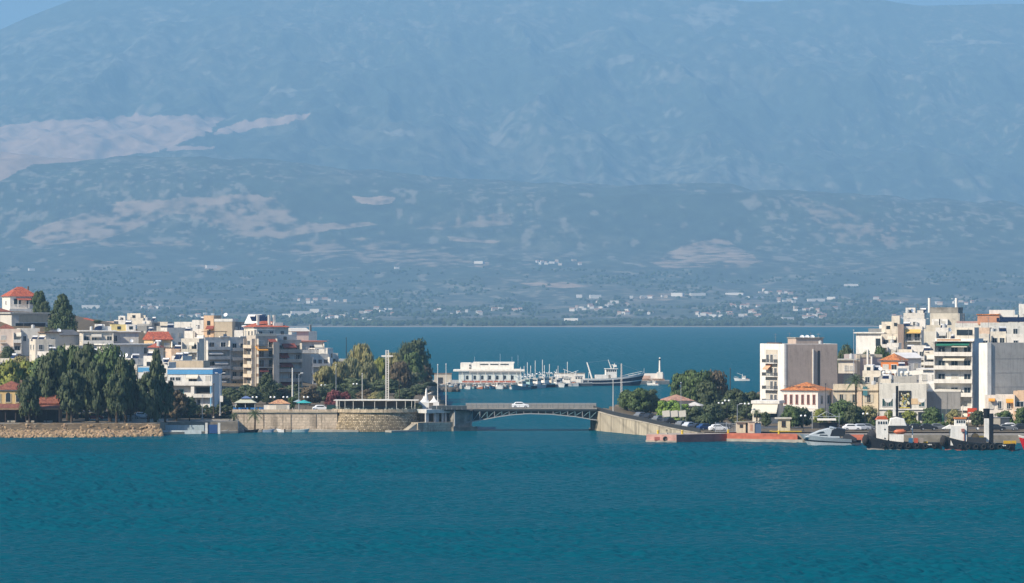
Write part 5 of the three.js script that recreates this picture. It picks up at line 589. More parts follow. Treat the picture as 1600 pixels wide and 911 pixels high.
// dark waterfront trees on the west promenade
for (const [px, top, w, d, k, l, lab] of [
  [-22, 566, 60, 1062, 'tall', 'light', 'yellow green tree at the left edge over the station house'], [14, 562, 52, 1060, 'round', 'light', 'sunlit yellow green tree above the station roof', 0.4], [50, 556, 50, 1064, 'tall', 'light', 'pale green tree between the station house and the dark grove', 0.4],
  [46, 585, 34, 1020, 'tall', 'dark', 'slim dark tree standing in front of the platform canopy'], [82, 545, 50, 1035, 'round', 'dark', 'dark tree rising over the end of the platform canopy'], [70, 552, 54, 1048, 'round', 'mid', 'mid green tree tucked behind the dark canopy tree'],
  [106, 534, 50, 1044, 'tall', 'mid', 'tallest tree of the grove, with a domed green top'], [112, 575, 40, 1022, 'tall', 'deep', 'low dark tree at the front of the grove beside a thin trunk'], [136, 536, 56, 1038, 'round', 'dark', 'broad dark tree in the centre of the waterfront grove'],
  [152, 560, 34, 1024, 'tall', 'deep', 'dark front tree below the broad central tree'], [172, 541, 58, 1034, 'round', 'mid', 'green topped tree near the right end of the grove'], [196, 552, 36, 1026, 'tall', 'dark', 'last tree of the grove, with dark hanging foliage'], [182, 580, 36, 1021, 'tall', 'dark', 'dark tree leaning over the boulders near the slipway'],
  [120, 546, 52, 1050, 'round', 'dark', 'dark round tree filling the gap left of the central grove tree'], [158, 548, 50, 1048, 'round', 'mid', 'green round tree filling the gap right of the central grove tree'], [94, 552, 46, 1050, 'round', 'rust', 'brownish round tree behind the canopy end of the grove'], [190, 566, 46, 1044, 'round', 'dark', 'dark round tree low at the right of the grove'], [204, 590, 34, 1040, 'round', 'rust', 'brownish low tree at the right edge of the grove'],
  [128, 600, 40, 1055, 'round', 'deep', 'low dark tree deep inside the grove behind the trunks'], [90, 605, 36, 1052, 'round', 'deep', 'bushy tree behind the end of the platform canopy'], [214, 612, 40, 1056, 'round', 'dark', 'dark bushy tree beside the parked cars of the promenade'],
]) tree(px, top, w, d, k, l, lab, { bare: k === 'round' ? 0.08 : 0.12, wide: 1.3, group: 'trees of the west promenade' });
tree(243, 552, 44, 1028, 'ragged', 'deep', 'tall ragged dark cypress beside the blue and white house', { name: 'cypress', bare: 0.05 }); tree(232, 580, 40, 1026, 'tall', 'deep', 'dense dark tree against the ragged cypress', { bare: 0.1 }); tree(258, 588, 34, 1030, 'tall', 'deep', 'dark green tree right of the ragged cypress', { bare: 0.1 });
tree(276, 609, 44, 1040, 'round', 'rust', 'round brownish green tree in front of the blue and white house', { bare: 0.08 }); tree(296, 620, 34, 1042, 'round', 'dark', 'small dark tree above the slipway gate', { bare: 0.1 });
for (let k = 0; k < 12; k++) tree(-4 + k * 17, 642 + 4 * hash(k, 2), 22, 1062, 'tuft', 'deep', 'dark hedge bush behind the trunks of the grove', { name: 'hedge_bush', cat: 'bush', group: 'hedge bushes behind the grove' });
for (let k = 0; k < 7; k++) tree(312 + k * 10, 631 + 3 * hash(k, 3), 16, 1060, 'tuft', 'deep', 'low dark bush along the slope above the ramp wall', { name: 'slope_bush', cat: 'bush', group: 'bushes on the slope above the ramp wall' });
for (const [px, top, w, d, l, lab] of [[336, 616, 30, 1120, 'deep', 'dark tree left of the beige cafe tent behind the lamp post'], [360, 606, 34, 1160, 'dark', 'dark tree in the shade of the grey apartment block'], [385, 600, 34, 1170, 'deep', 'bushy tree under the grey block balconies'], [432, 598, 34, 1165, 'deep', 'bushy tree below the orange awning block'], [458, 600, 34, 1170, 'dark', 'dark tree below the brown balconied block'], [500, 604, 30, 1150, 'deep', 'dark tree between the brown tree and the park'], [470, 612, 30, 1130, 'deep', 'low dark tree behind the thick white mast'], [520, 598, 34, 1170, 'deep', 'dark tree behind the bougainvillea'], [572, 608, 30, 1130, 'rust', 'brown shrubby tree behind the terrace bar'], [590, 612, 26, 1120, 'olive', 'olive shrub left of the cross foot'], [632, 606, 34, 1150, 'deep', 'dark shrub mass right of the cross foot'], [655, 600, 30, 1250, 'deep', 'dark shrub at the park shore'], [548, 606, 34, 1140, 'deep', 'dark shrub behind the low palm'], [672, 597, 24, 1380, 'deep', 'last dark shrub before the harbour store']]) tree(px, top, w, d, 'round', l, lab, { bare: 0.0, wide: 1.3 });
// hill pines
tree(97, 461, 47, 1330, 'cone', 'pine', 'big conical pine on the hill beside the villa', { name: 'pine_tree' }); tree(61, 452, 24, 1375, 'tall', 'pine', 'slim dark tree right beside the red villa roof', { bare: 0.1 }); tree(70, 470, 22, 1370, 'round', 'dark', 'round dark tree between the villa and the big pine', { bare: 0.1 }); tree(152, 500, 16, 1395, 'round', 'deep', 'small round tree on the skyline beside the peach house', { bare: 0.1 }); tree(12, 540, 26, 1275, 'round', 'deep', 'dark tree below the pale pink apartment house', { bare: 0.1 }); tree(30, 556, 50, 1200, 'round', 'olive', 'olive tinted tree behind the station grove', { bare: 0.1 });
// middle shore
for (const [px, top, w, d, k, l, lab, o] of [
  [417, 583, 40, 1135, 'cone', 'dark', 'dark conifer in front of the shaded apartment blocks', {}], [395, 606, 30, 1125, 'round', 'deep', 'dark tree at the foot of the grey apartment block', {}], [352, 622, 26, 1090, 'round', 'deep', 'dark bushy tree right of the white signboard', {}], [440, 606, 34, 1140, 'round', 'rust', 'brownish tree behind the hut', {}], [484, 603, 40, 1120, 'round', 'rust', 'brown green tree behind the turquoise parasol', {}], [456, 619, 14, 1062, 'tall', 'mid', 'small slim tree right beside the cream hut', { bare: 0.12 }], [372, 612, 26, 1135, 'round', 'deep', 'dark tree behind the striped cafe tent', {}],
  [522, 609, 30, 1075, 'round', 'wine', 'dark red bougainvillea left of the terrace bar', { name: 'bougainvillea', cat: 'shrub', bare: 0.02 }], [540, 612, 24, 1078, 'round', 'wine', 'smaller red bougainvillea against the terrace bar', { name: 'bougainvillea', cat: 'shrub', bare: 0.02 }],
  [652, 629, 22, 1056, 'tuft', 'deep', 'dark ivy mass hanging over the right end of the bastion', { name: 'ivy_shrub', cat: 'shrub', y: 3.2 }], [640, 628, 24, 1058, 'tuft', 'deep', 'dark shrub under the end of the bar canopy', { name: 'ivy_shrub', cat: 'shrub', y: 4.4 }],
]) tree(px, top, w, d, k, l, lab, { bare: 0.08, ...o });
for (const [px, top, w, d, k, l, lab] of [
  [508, 572, 36, 1255, 'weep', 'olive', 'leftmost drooping olive tree of the park'], [528, 566, 44, 1262, 'weep', 'olive', 'second drooping olive tree of the park'], [552, 558, 46, 1280, 'weep', 'sage', 'broad sage green tree left of the park centre'], [566, 538, 46, 1330, 'weep', 'olive', 'tall rounded olive tree standing over the left of the park'], [578, 566, 40, 1265, 'weep', 'sage', 'drooping sage tree left of the tall cross'], [596, 558, 34, 1310, 'weep', 'light', 'light green tree directly behind the tall cross'],
  [614, 552, 40, 1340, 'weep', 'olive', 'olive tree right behind the arms of the cross'], [626, 566, 46, 1300, 'weep', 'rust', 'dull brown tree right of the cross'], [646, 549, 40, 1370, 'round', 'mid', 'fresh green tree below the dark pine at the park tip'], [650, 529, 52, 1420, 'round', 'dark', 'big dark round tree at the tip of the park'], [634, 536, 30, 1410, 'round', 'dark', 'dark round tree beside the biggest park tree'], [662, 570, 34, 1390, 'round', 'rust', 'low brownish tree at the water end of the park'], [640, 580, 44, 1330, 'round', 'sage', 'low sage tree over the park shore'], [556, 590, 60, 1235, 'round', 'dark', 'low green underwood of the park left half'], [604, 592, 60, 1245, 'round', 'dark', 'low green underwood behind the foot of the cross'],
]) tree(px, top, w, d, k, l, lab, { bare: 0.06, group: 'trees of the park', name: 'park_tree' });
// east bank
for (const [px, top, w, d, k, l, lab, o] of [
  [980, 608, 32, 1078, 'round', 'mid', 'first round tree beside the bridge approach', {}], [998, 606, 36, 1072, 'round', 'mid', 'second round tree beside the bridge approach', {}], [1016, 608, 34, 1075, 'round', 'dark', 'third round tree beside the bridge approach', {}], [1044, 624, 34, 1060, 'tall', 'lime', 'bright lime green bush tree above the sloping wall', { bare: 0.05 }], [1064, 628, 32, 1055, 'tall', 'lime', 'lime green shrub behind the striped parasols', { bare: 0.05 }],
  [1066, 580, 40, 1150, 'tall', 'mid', 'tall green tree at the left of the big clump', { bare: 0.12 }], [1090, 576, 46, 1145, 'tall', 'mid', 'tallest green tree of the big clump by the strait', { bare: 0.12 }], [1118, 580, 46, 1150, 'round', 'rust', 'reddish brown round tree at the right of the big clump', { bare: 0.1 }], [1106, 592, 40, 1130, 'round', 'dark', 'dark tree in front of the reddish tree', { bare: 0.1 }],
  [1086, 634, 42, 1015, 'round', 'deep', 'dark tree behind the lower end of the sloping wall', { bare: 0.1 }], [1112, 630, 42, 1018, 'round', 'deep', 'dark tree above the parked cars near the gate', { bare: 0.1 }], [1100, 648, 26, 1002, 'round', 'dark', 'small round tree among the parked cars', { bare: 0.1 }], [1148, 606, 44, 1110, 'round', 'dark', 'wide dark tree behind the street lamps', { bare: 0.06 }], [1174, 611, 38, 1112, 'round', 'dark', 'dark tree touching the left of the white block', { bare: 0.06 }], [1140, 622, 50, 1080, 'round', 'deep', 'deep green tree under the pairs of globe lamps', { bare: 0.06 }], [1172, 628, 36, 1070, 'round', 'deep', 'dark tree left of the cafe awning', { bare: 0.06 }],
  [1152, 649, 30, 1022, 'tuft', 'olive', 'yellowish shrub behind the kiosk', { name: 'shrub', cat: 'shrub' }], [1196, 643, 18, 1020, 'round', 'dark', 'small clipped tree in front of the cafe awning', {}],
  [1236, 633, 36, 1006, 'round', 'mid', 'leafy tree right behind the guard booth', { bare: 0.1 }], [1254, 637, 30, 1008, 'round', 'dark', 'dark tree between the guard booth and the yacht', { bare: 0.1 }], [1282, 637, 26, 1014, 'round', 'light', 'pale green tree in front of the worn tile roof house', { bare: 0.1 }], [1316, 624, 44, 1016, 'round', 'mid', 'large green tree behind the motor yacht', { bare: 0.1 }], [1335, 632, 34, 1012, 'round', 'dark', 'dark tree below the tall palm', { bare: 0.1 }], [1356, 634, 34, 1014, 'round', 'olive', 'olive green tree left of the first tug', { bare: 0.1 }],
  [1390, 640, 22, 1020, 'round', 'light', 'small light tree behind the first tug wheelhouse', { bare: 0.2 }], [1420, 641, 28, 1018, 'round', 'light', 'small light tree in front of the modern hall', { bare: 0.2 }], [1456, 636, 34, 1018, 'round', 'mid', 'green tree at the corner of the grey hall', { bare: 0.1 }], [1492, 640, 28, 1016, 'round', 'olive', 'yellow green tree left of the second tug', { bare: 0.1 }], [1528, 640, 26, 1016, 'round', 'dark', 'dark tree behind the funnel of the second tug', { bare: 0.1 }], [1570, 641, 30, 1014, 'round', 'mid', 'round green tree in front of the peach house', { bare: 0.15 }], [1596, 636, 24, 1012, 'round', 'mid', 'green tree at the right edge by the red shopfront', { bare: 0.15 }],
  [1322, 540, 34, 1185, 'round', 'dark', 'dark tree between the tan block and the long white house', { bare: 0.1 }], [1352, 546, 30, 1180, 'round', 'dark', 'dark tree under the long white house', { bare: 0.1 }], [1376, 539, 34, 1178, 'round', 'mid', 'green tree below the cream balcony bay', { bare: 0.1 }],
]) tree(px, top, w, d, k, l, lab, { wide: 1.25, ...o, bare: Math.min(o.bare ?? 0.1, 0.1) - 0.07 });
for (const [px, w, top, lab] of [[1352, 34, 656, 'clipped green hedge beside the parked white car'], [1440, 40, 657, 'clipped green hedge in front of the grey hall'], [1470, 26, 658, 'clipped hedge left of the second tug'], [1590, 30, 656, 'clipped green hedge at the right edge']]) { const d = 1012, W = w / F * d, h = Y(top, d) - 1.9, t = thing('hedge', lab, 'hedge', X(px, d), 1.9, -d); for (let k = 0; k < 4; k++) { const c = part(t, 'foliage', crowns.tuft[k % 2], LEAF.hedge, -W / 2 + (k + 0.5) * W / 4, -0.1, 0, k); c.scale.set(W / 6, h * 1.05, 1.1); } part(t, 'stem', bx(W * 0.9, h * 0.5, 0.5, 0, h * 0.25, 0), M.bark); }
// palms
function palm(px, topY, d, label, o = {}) {
  const x = X(px, d), y0 = o.y ?? ground(x, d), H = Y(topY, d) - y0 - (o.len || 3) * 0.35, t = thing('palm_tree', label, 'palm', x, y0, -d, 0, 'palms'), len = o.len || 3;
  part(t, 'trunk', [bar([0, -0.3, 0], [0.1, H * 0.5, 0], 0.26, 8, 0.2), bar([0.1, H * 0.5, 0], [0, H, 0], 0.2, 8, 0.24)], M.bark);
  for (let k = 0; k < 26; k++) { const a = k * 2.4, e = lerp(1.2, -0.55, k / 26), pos = [], n = 9, L = len * rr(0.85, 1.1); const P3 = (s) => { const r = L * s * Math.cos(e) * (1 - 0.1 * s), y = L * (s * Math.sin(e) - 0.45 * s * s); return new THREE.Vector3(Math.cos(a) * r, H + y, Math.sin(a) * r); }; const side = new THREE.Vector3(-Math.sin(a), 0, Math.cos(a));
    for (let i = 0; i < n; i++) for (const q of [-1, 1]) { const s0 = i / n, s1 = (i + 0.75) / n, p0 = P3(s0), p1 = P3(s1), w = L * 0.2 * Math.sin(Math.PI * (0.15 + 0.8 * s0)), tip = P3((i + 1.6) / n).addScaledVector(side, q * w); tip.y -= 0.1 * L; pos.push(p0.x, p0.y, p0.z, p1.x, p1.y, p1.z, tip.x, tip.y, tip.z); }
    const g = new THREE.BufferGeometry(); g.setAttribute('position', new THREE.Float32BufferAttribute(pos, 3)); g.setAttribute('uv', new THREE.Float32BufferAttribute(new Float32Array(pos.length / 3 * 2), 2)); g.computeVertexNormals(); part(t, 'frond', g, o.m || frondMat); }
}
const frondMat = new THREE.MeshStandardMaterial({ color: lin(0.07, 0.10, 0.035), roughness: 0.7, side: THREE.DoubleSide });
palm(1337, 586, 1032, 'tall palm in front of the cream two-storey building', { len: 3.2 }); palm(1104, 646, 1000, 'short palm at the quay gate under dark trees', { len: 2.2 }); palm(398, 640, 1044, 'stout palm throwing its shade on the sea wall', { len: 2.6, y: 0.6 }); palm(365, 646, 1041, 'small palm at the end of the ramp wall', { len: 1.7, y: 0.6 }); palm(547, 612, 1085, 'low palm behind the red bougainvillea', { len: 2.2 }); palm(597, 612, 1090, 'low palm behind the foot of the cross', { len: 2 }); palm(1182, 640, 1022, 'small palm beside the cafe awning', { len: 1.6 });
// ---------------------------------------------------------------- street furniture, cafes, kiosks
const globe = mat(0.85, 0.85, 0.82, { roughness: 0.3 });
const protoLamp = (() => { const g = thing('globe_lamp', '', 'street lamp', 0, -500, 0); part(g, 'pole', bar([0, 0, 0], [0, 3.6, 0], 0.07, 6), M.dark); part(g, 'arm', bx(1.0, 0.07, 0.07, 0, 3.5, 0), M.dark); for (const s of [-1, 1]) part(g, 'globe', new THREE.SphereGeometry(0.26, 12, 10).translate(0, 3.75, 0), globe, s * 0.5, 0, 0); scene.remove(g); return g; })(); used.set('globe_lamp', 0);
for (const [px, py, d, lab] of [[426, 629, 1058, 'twin globe lamp left of the cream hut'], [446, 629, 1059, 'twin globe lamp right behind the cream hut'], [478, 629, 1060, 'twin globe lamp left of the turquoise parasol'], [398, 629, 1058, 'twin globe lamp beside the striped cafe tent'], [505, 602, 1180, 'twin globe lamp in front of the park, leftmost of two'], [511, 602, 1182, 'twin globe lamp in front of the park, rightmost of two'], [555, 600, 1190, 'twin globe lamp under the drooping park trees'], [1126, 630, 1040, 'twin globe lamp left of the dark tree by the quay gate'], [1136, 626, 1062, 'twin globe lamp above the yellowish shrub'], [1167, 631, 1040, 'twin globe lamp left of the cafe awning'], [1255, 663, 985, 'twin globe lamp right of the guard booth'], [1352, 653, 1004, 'twin globe lamp beside the clipped hedge'], [52, 640, 1025, 'twin globe lamp in front of the platform canopy'], [150, 637, 1026, 'twin globe lamp between the trunks of the grove']]) { const gy = ground(X(px, d), d), o = copyOf(protoLamp, 'globe_lamp', lab, X(px, d), Math.max(gy, Y(py, d) - 3.75), -d); o.userData.group = 'twin globe lamps'; }
function pole(px, top, d, label, o = {}) { const y0 = o.y ?? ground(X(px, d), d), H = Y(top, d) - y0, g = thing(o.name || 'tall_pole', label, o.cat || 'pole', X(px, d), y0, -d); const m = o.m || M.metal; part(g, 'shaft', bar([0, 0, 0], [0, H, 0], (o.r || 0.12) * 1.3, 8, (o.r || 0.12) * 0.7), m); part(g, 'base', cyl(0.3, 0.25, 0.4, 0, 0, 0, 8), M.concrete); if (o.lamp) { part(g, 'arm', bar([0, H - 0.2, 0], [o.lamp, H + 0.2, 0], 0.06), m); part(g, 'lamp_head', bx(0.7, 0.16, 0.3, o.lamp, H + 0.22, 0), globe); if (o.lamp2) { part(g, 'arm', bar([0, H - 0.2, 0], [-o.lamp, H + 0.2, 0], 0.06), m); part(g, 'lamp_head', bx(0.7, 0.16, 0.3, -o.lamp, H + 0.22, 0), globe); } } else part(g, 'finial', new THREE.SphereGeometry(0.18, 8, 6).translate(0, H, 0), m); if (o.sign) part(g, 'sign', bx(0.8, 1.6, 0.1, 0.35, H - 6.5, 0.15), M.white); return g; }
pole(684, 570, 1058, 'tall white pole left of the pair beside the bridge', { r: 0.1, y: 5.5, m: plaster(0.7, 0.7, 0.68) }); pole(697, 569, 1060, 'tall white pole right of the pair beside the bridge', { r: 0.1, y: 5.5, m: plaster(0.7, 0.7, 0.68) }); pole(958, 594, 1062, 'slim white pole at the east end of the bridge', { r: 0.1, m: plaster(0.7, 0.7, 0.68) }); pole(1064, 598, 1050, 'slim grey pole behind the lime shrubs', { r: 0.08 });
pole(457, 576, 1064, 'thick white mast beside the cream hut', { r: 0.2, m: plaster(0.72, 0.72, 0.7) }); pole(467, 584, 1066, 'grey lamp post right of the thick white mast', { r: 0.1, lamp: 0.8 }); pole(344, 584, 1056, 'double street light with a white signboard', { r: 0.13, lamp: 1.0, lamp2: 1, sign: 1 }); pole(334, 600, 1050, 'dark wooden pole left of the white signboard', { r: 0.12, m: M.bark }); pole(316, 618, 1046, 'short flagpole above the ramp wall', { r: 0.07 }); pole(525, 570, 1100, 'thin mast behind the bougainvillea', { r: 0.08 }); pole(566, 584, 1080, 'thin mast above the terrace bar', { r: 0.1, m: plaster(0.7, 0.7, 0.68) }); pole(624, 575, 1090, 'thin dark mast right of the tall cross', { r: 0.07, m: M.bark }); pole(1152, 632, 1000, 'white street light behind the kiosk', { r: 0.09, lamp: 0.9 }); pole(1290, 600, 1020, 'slim dark post in front of the worn tile roof', { r: 0.08, m: M.dark }); pole(1334, 516, 1120, 'thin grey mast between the tan block and the long white house', { r: 0.1 }); pole(1373, 590, 1020, 'brown wooden post beside the cream building', { r: 0.12, m: M.bark }); pole(541, 528, 1400, 'dark lattice mast standing behind the park trees', { r: 0.14, m: M.dark }); pole(1141, 576, 1140, 'wooden mast right of the reddish tree', { r: 0.12, m: M.bark }); pole(1042, 672, 966, 'thin post on the pink quay block', { r: 0.06, y: 1.75, m: M.dark });
{ // lattice mast and the tall cross
  const d = 1110, y0 = ground(X(971, d), d), H = Y(568, d) - y0, g = thing('lattice_mast', 'slim white lattice mast beside the bridge trees', 'mast', X(971, d), y0, -d); for (const [a, c] of [[-0.3, -0.3], [0.3, -0.3], [0, 0.35]]) part(g, 'leg', bar([a, 0, c], [a * 0.4, H, c * 0.4], 0.05), plaster(0.7, 0.68, 0.66)); for (let k = 0; k < 14; k++) { const t = 1 - 0.6 * k / 14; part(g, 'brace', [bar([-0.3 * t, H * k / 14, -0.3 * t], [0.3 * t, H * (k + 1) / 14, -0.3 * t], 0.03), bar([0.3 * t, H * k / 14, -0.3 * t], [0, H * (k + 1) / 14, 0.35 * t], 0.03)], plaster(0.7, 0.55, 0.5)); }
  const e = 1086, c = thing('tall_cross', 'very tall white cross standing behind the terrace bar', 'cross', X(605, e), 4.8, -e), h = Y(547, e) - 4.8, wm = plaster(0.82, 0.80, 0.76); part(c, 'shaft', [bx(0.28, h, 0.45, -0.32, h / 2, 0), bx(0.28, h, 0.45, 0.32, h / 2, 0)], wm); for (let k = 0; k < 26; k++) part(c, 'rung', bx(0.5, 0.12, 0.2, 0, 0.4 + k * h / 26, 0), wm); part(c, 'crossbar', bx(3.1, 0.42, 0.45, 0, h - 1.6, 0.03), wm); part(c, 'plinth', bx(1.8, 0.8, 1.8, 0, 0.4, 0), M.concrete);
}
{ // cafes on the terrace
  const t = thing('cafe_tent', 'wide beige cafe tent with blue chairs above the sea wall', 'tent', X(384, 1058), 4.8, -1058); part(t, 'roof', hipRoof(5.2, 4, 1.3, 0.3), cloth(0.56, 0.55, 0.42), 0, 2.4, 0); part(t, 'roof_lantern', hipRoof(2.6, 2, 0.6, 0.1), cloth(0.12, 0.18, 0.34), 0.1, 3.5, 0); for (const [x, z] of [[-2.5, 1.9], [0, 1.9], [2.5, 1.9], [-2.5, -1.9], [2.5, -1.9]]) part(t, 'post', bx(0.1, 2.4, 0.1, x, 1.2, z), M.white); part(t, 'mast', bar([0, 3, 0], [0, 5.6, 0], 0.04), M.steel); part(t, 'back_panel', bx(5, 2.2, 0.1, 0, 1.1, -1.95), M.dark);
  const ch = thing('cafe_chair', '', 'chair', 0, -500, 0); const bl = paint(0.03, 0.16, 0.42); part(ch, 'seat', bx(0.5, 0.08, 0.5, 0, 0.45, 0), bl); part(ch, 'backrest', bx(0.5, 0.55, 0.07, 0, 0.75, -0.23), bl); for (const [x, z] of [[-0.2, -0.2], [0.2, -0.2], [-0.2, 0.2], [0.2, 0.2]]) part(ch, 'leg', bx(0.05, 0.45, 0.05, x, 0.22, z), bl); scene.remove(ch); used.set('cafe_chair', 0);
  for (let k = 0; k < 22; k++) { const o = copyOf(ch, 'cafe_chair', 'blue cafe chair around the beige tent on the terrace', X(366 + k * 2.3, 1056), 4.8, -1056 + 3.5 * (hash(k, 6) - 0.3), hash(k, 9) * 6, 1.15); o.userData.group = 'blue cafe chairs on the terrace'; }
  const k = thing('cream_hut', 'cream hut with a terracotta roof and grey shutter on the terrace', 'hut', X(437, 1055), 4.8, -1055); part(k, 'wall', bx(5.2, 2.2, 4, 0, 1.1, 0), plaster(0.78, 0.73, 0.65)); part(k, 'roof', hipRoof(5.2, 4, 1.1, 0.25), tileMat(0.62, 0.36, 0.22), 0, 2.2, 0); part(k, 'shutter', bx(2.6, 1.9, 0.1, 0.5, 1.0, 2.02), plaster(0.48, 0.45, 0.4)); part(k, 'wing', bx(1.6, 1.8, 3, -3.2, 0.9, 0), plaster(0.78, 0.75, 0.7));
  const p = thing('parasol', 'turquoise parasol on the cafe terrace', 'parasol', X(475, 1056), 4.8, -1056); part(p, 'canopy', new THREE.ConeGeometry(2.1, 0.75, 8, 1, true).translate(0, 2.75, 0), cloth(0.04, 0.42, 0.40)); part(p, 'pole', bar([0, 0, 0], [0, 3.1, 0], 0.04), M.steel); const p2 = thing('parasol', 'grey blue parasol left of the turquoise one', 'parasol', X(466, 1058), 4.8, -1058); part(p2, 'canopy', new THREE.ConeGeometry(1.4, 0.6, 8, 1, true).translate(0, 2.9, 0), cloth(0.3, 0.42, 0.46)); part(p2, 'pole', bar([0, 0, 0], [0, 3.1, 0], 0.04), M.steel);
  const g = thing('green_container', 'dark green container beside the terrace bar', 'container', X(518, 1056), 4.8, -1056); part(g, 'box', bx(2.5, 1.7, 1.6, 0, 0.95, 0), paint(0.02, 0.07, 0.06)); for (let q = 0; q < 5; q++) part(g, 'rib', bx(0.08, 1.6, 0.06, -1 + q * 0.5, 0.95, 0.83), paint(0.025, 0.09, 0.075)); part(g, 'lid', bx(2.6, 0.12, 1.7, 0, 1.86, 0), M.dark);
  const w = thing('pointed_tent', 'white pointed marquee beside the bridge house', 'tent', X(670, 1058), 5.5, -1059); for (const x of [-1.3, 1.3]) { const r = new THREE.LatheGeometry([[1.95, 0], [1.3, 0.35], [0.5, 0.95], [0.06, 1.7]].map((q) => new THREE.Vector2(...q)), 4); r.rotateY(Math.PI / 4); part(w, 'roof', r, cloth(0.84, 0.82, 0.77), x, 1.7, 0); } part(w, 'side_panel', bx(2.0, 1.8, 0.06, -1.6, 0.9, 1.3), cloth(0.84, 0.82, 0.77)); part(w, 'side_panel', bx(1.5, 1.8, 0.06, 1.9, 0.9, 1.3), cloth(0.84, 0.8, 0.75)); for (const x of [-2.6, 0, 2.6]) part(w, 'post', bx(0.1, 1.8, 0.1, x, 0.9, 1.3), M.white);
  const m = thing('white_monument', 'white figure-like monument behind the pointed marquee', 'monument', X(666, 1075), 4.8, -1075); part(m, 'plinth', bx(1.4, 2.6, 1.4, 0, 1.3, 0), plaster(0.8, 0.8, 0.78)); part(m, 'column', new THREE.LatheGeometry([[0.6, 2.6], [0.5, 3.4], [0.28, 4.2], [0.32, 4.8], [0.14, 5.6], [0.01, 5.9]].map((q) => new THREE.Vector2(...q)), 10), plaster(0.8, 0.8, 0.78)); part(m, 'arm', bar([0.3, 4.2, 0], [1.3, 4.6, 0], 0.16, 6), plaster(0.8, 0.8, 0.78));
}
{ // east quay huts, fence, tents
  const k = thing('ticket_kiosk', 'cream kiosk with an open hatch on the red quay', 'kiosk', X(1160, 976), 1.8, -976); part(k, 'wall', bx(2.2, 2.5, 2, -0.4, 1.25, 0), cream); part(k, 'roof', bx(4.6, 0.18, 2.8, 0.6, 2.6, 0), M.concrete); part(k, 'hatch', bx(0.8, 0.8, 0.06, -0.3, 1.6, 1.02), M.dark); part(k, 'open_bay', bx(1.6, 2.4, 1.8, 1.5, 1.2, -0.1), M.dark);
  const k2 = thing('ticket_kiosk', 'narrow peach kiosk with a blue panel next to the cream kiosk', 'kiosk', X(1179, 974), 1.8, -974); part(k2, 'wall', bx(1.5, 2.6, 1.6, -0.8, 1.3, 0), plaster(0.74, 0.60, 0.47)); part(k2, 'side_panel', bx(1.5, 2.4, 1.4, 0.75, 1.2, -0.05), paint(0.10, 0.16, 0.26)); part(k2, 'notice', bx(0.6, 1.6, 0.04, -0.8, 1.3, 0.82), paint(0.65, 0.35, 0.22)); part(k2, 'roof', bx(3.2, 0.15, 1.9, 0, 2.68, 0), M.concrete);
  const bo = thing('guard_booth', 'cream guard booth with a flat roof behind a yellow kerb', 'booth', X(1225, 982), 1.8, -982); part(bo, 'wall', bx(2.8, 3.2, 2.4, 0, 1.6, 0), plaster(0.72, 0.64, 0.44)); part(bo, 'roof', bx(3.9, 0.35, 3.2, -0.2, 3.35, 0), plaster(0.66, 0.62, 0.54)); win(bo, 'f', 2.8, 2.4, -0.2, 2.0, 0.75, 1.2, M.glass, M.frameBrown);
  const kb = thing('yellow_kerb', 'yellow painted kerb around the guard booth', 'kerb', X(1228, 977), 1.75, -977); part(kb, 'stone', bx(7.5, 0.5, 0.6, 0, 0.25, 0), paint(0.72, 0.45, 0.03)); part(kb, 'stone', bx(0.5, 0.5, 3, -3.5, 0.25, -1.5), paint(0.72, 0.45, 0.03));
  const f = thing('gate_fence', 'grey barred gate and fence beside the kiosks', 'fence', X(1134, 976), 1.8, -976); for (let q = 0; q < 14; q++) part(f, 'bar', bx(0.07, 2.3, 0.07, -2.3 + q * 0.36, 1.2, 0), M.metal); for (const y of [0.3, 2.2]) part(f, 'rail', bx(4.9, 0.08, 0.08, 0, y, 0.02), M.metal); for (const x of [-2.5, 0.2, 2.5]) part(f, 'post', bx(0.16, 2.6, 0.16, x, 1.3, 0), M.metal);
  const t = thing('striped_awning', 'pale slanting cafe canopy with dark stripes behind the sloping wall', 'canopy', X(1052, 1010), 2.6, -1010); for (const [x, m] of [[-1.8, 0], [0.2, 0], [2.2, 0]]) part(t, 'sheet', bx(1.85, 0.06, 3.6, x, 2.9, 0, 0, 0.42, 0.1), cloth(0.46, 0.42, 0.34)); for (const x of [-0.8, 1.2]) part(t, 'stripe', bx(0.12, 0.08, 3.6, x, 2.95, 0, 0, 0.42), M.dark); for (const x of [-2.6, 3]) part(t, 'post', bx(0.1, 2.6, 0.1, x, 1.3, 1.4), M.steel);
  const s = thing('shelter', 'white steel-trussed shelter roof behind the yacht', 'shelter', X(1290, 1000), 2, -1000); part(s, 'beam', bx(7, 0.12, 0.2, 0, 3.1, 0), M.metal); part(s, 'truss', [bar([-2, 3.1, 0], [0.2, 4.3, 0], 0.06), bar([0.2, 4.3, 0], [2.6, 3.1, 0], 0.06), bar([0.2, 4.3, 0], [0.2, 3.1, 0], 0.05)], M.metal); part(s, 'canvas', bx(4.6, 0.08, 2.4, 0.2, 2.4, 0.6, 0, 0.2), cloth(0.76, 0.70, 0.58)); for (const x of [-3.3, 3.3]) part(s, 'post', bx(0.14, 4, 0.14, x, 2, 0), M.metal); part(s, 'back_panel', bx(6, 1.4, 0.1, 0, 0.9, -1.5), M.dark);
  const ct = thing('site_container', 'grey and dark site container behind the second tug', 'container', X(1562, 1004), 2, -1004); part(ct, 'box', bx(2.6, 2.6, 2.4, -1.3, 1.4, 0), plaster(0.50, 0.47, 0.40)); part(ct, 'door_end', bx(2.2, 2.6, 2.4, 1.15, 1.4, -0.01), paint(0.07, 0.08, 0.09)); part(ct, 'roof', bx(5, 0.12, 2.6, 0, 2.76, 0), M.steel);
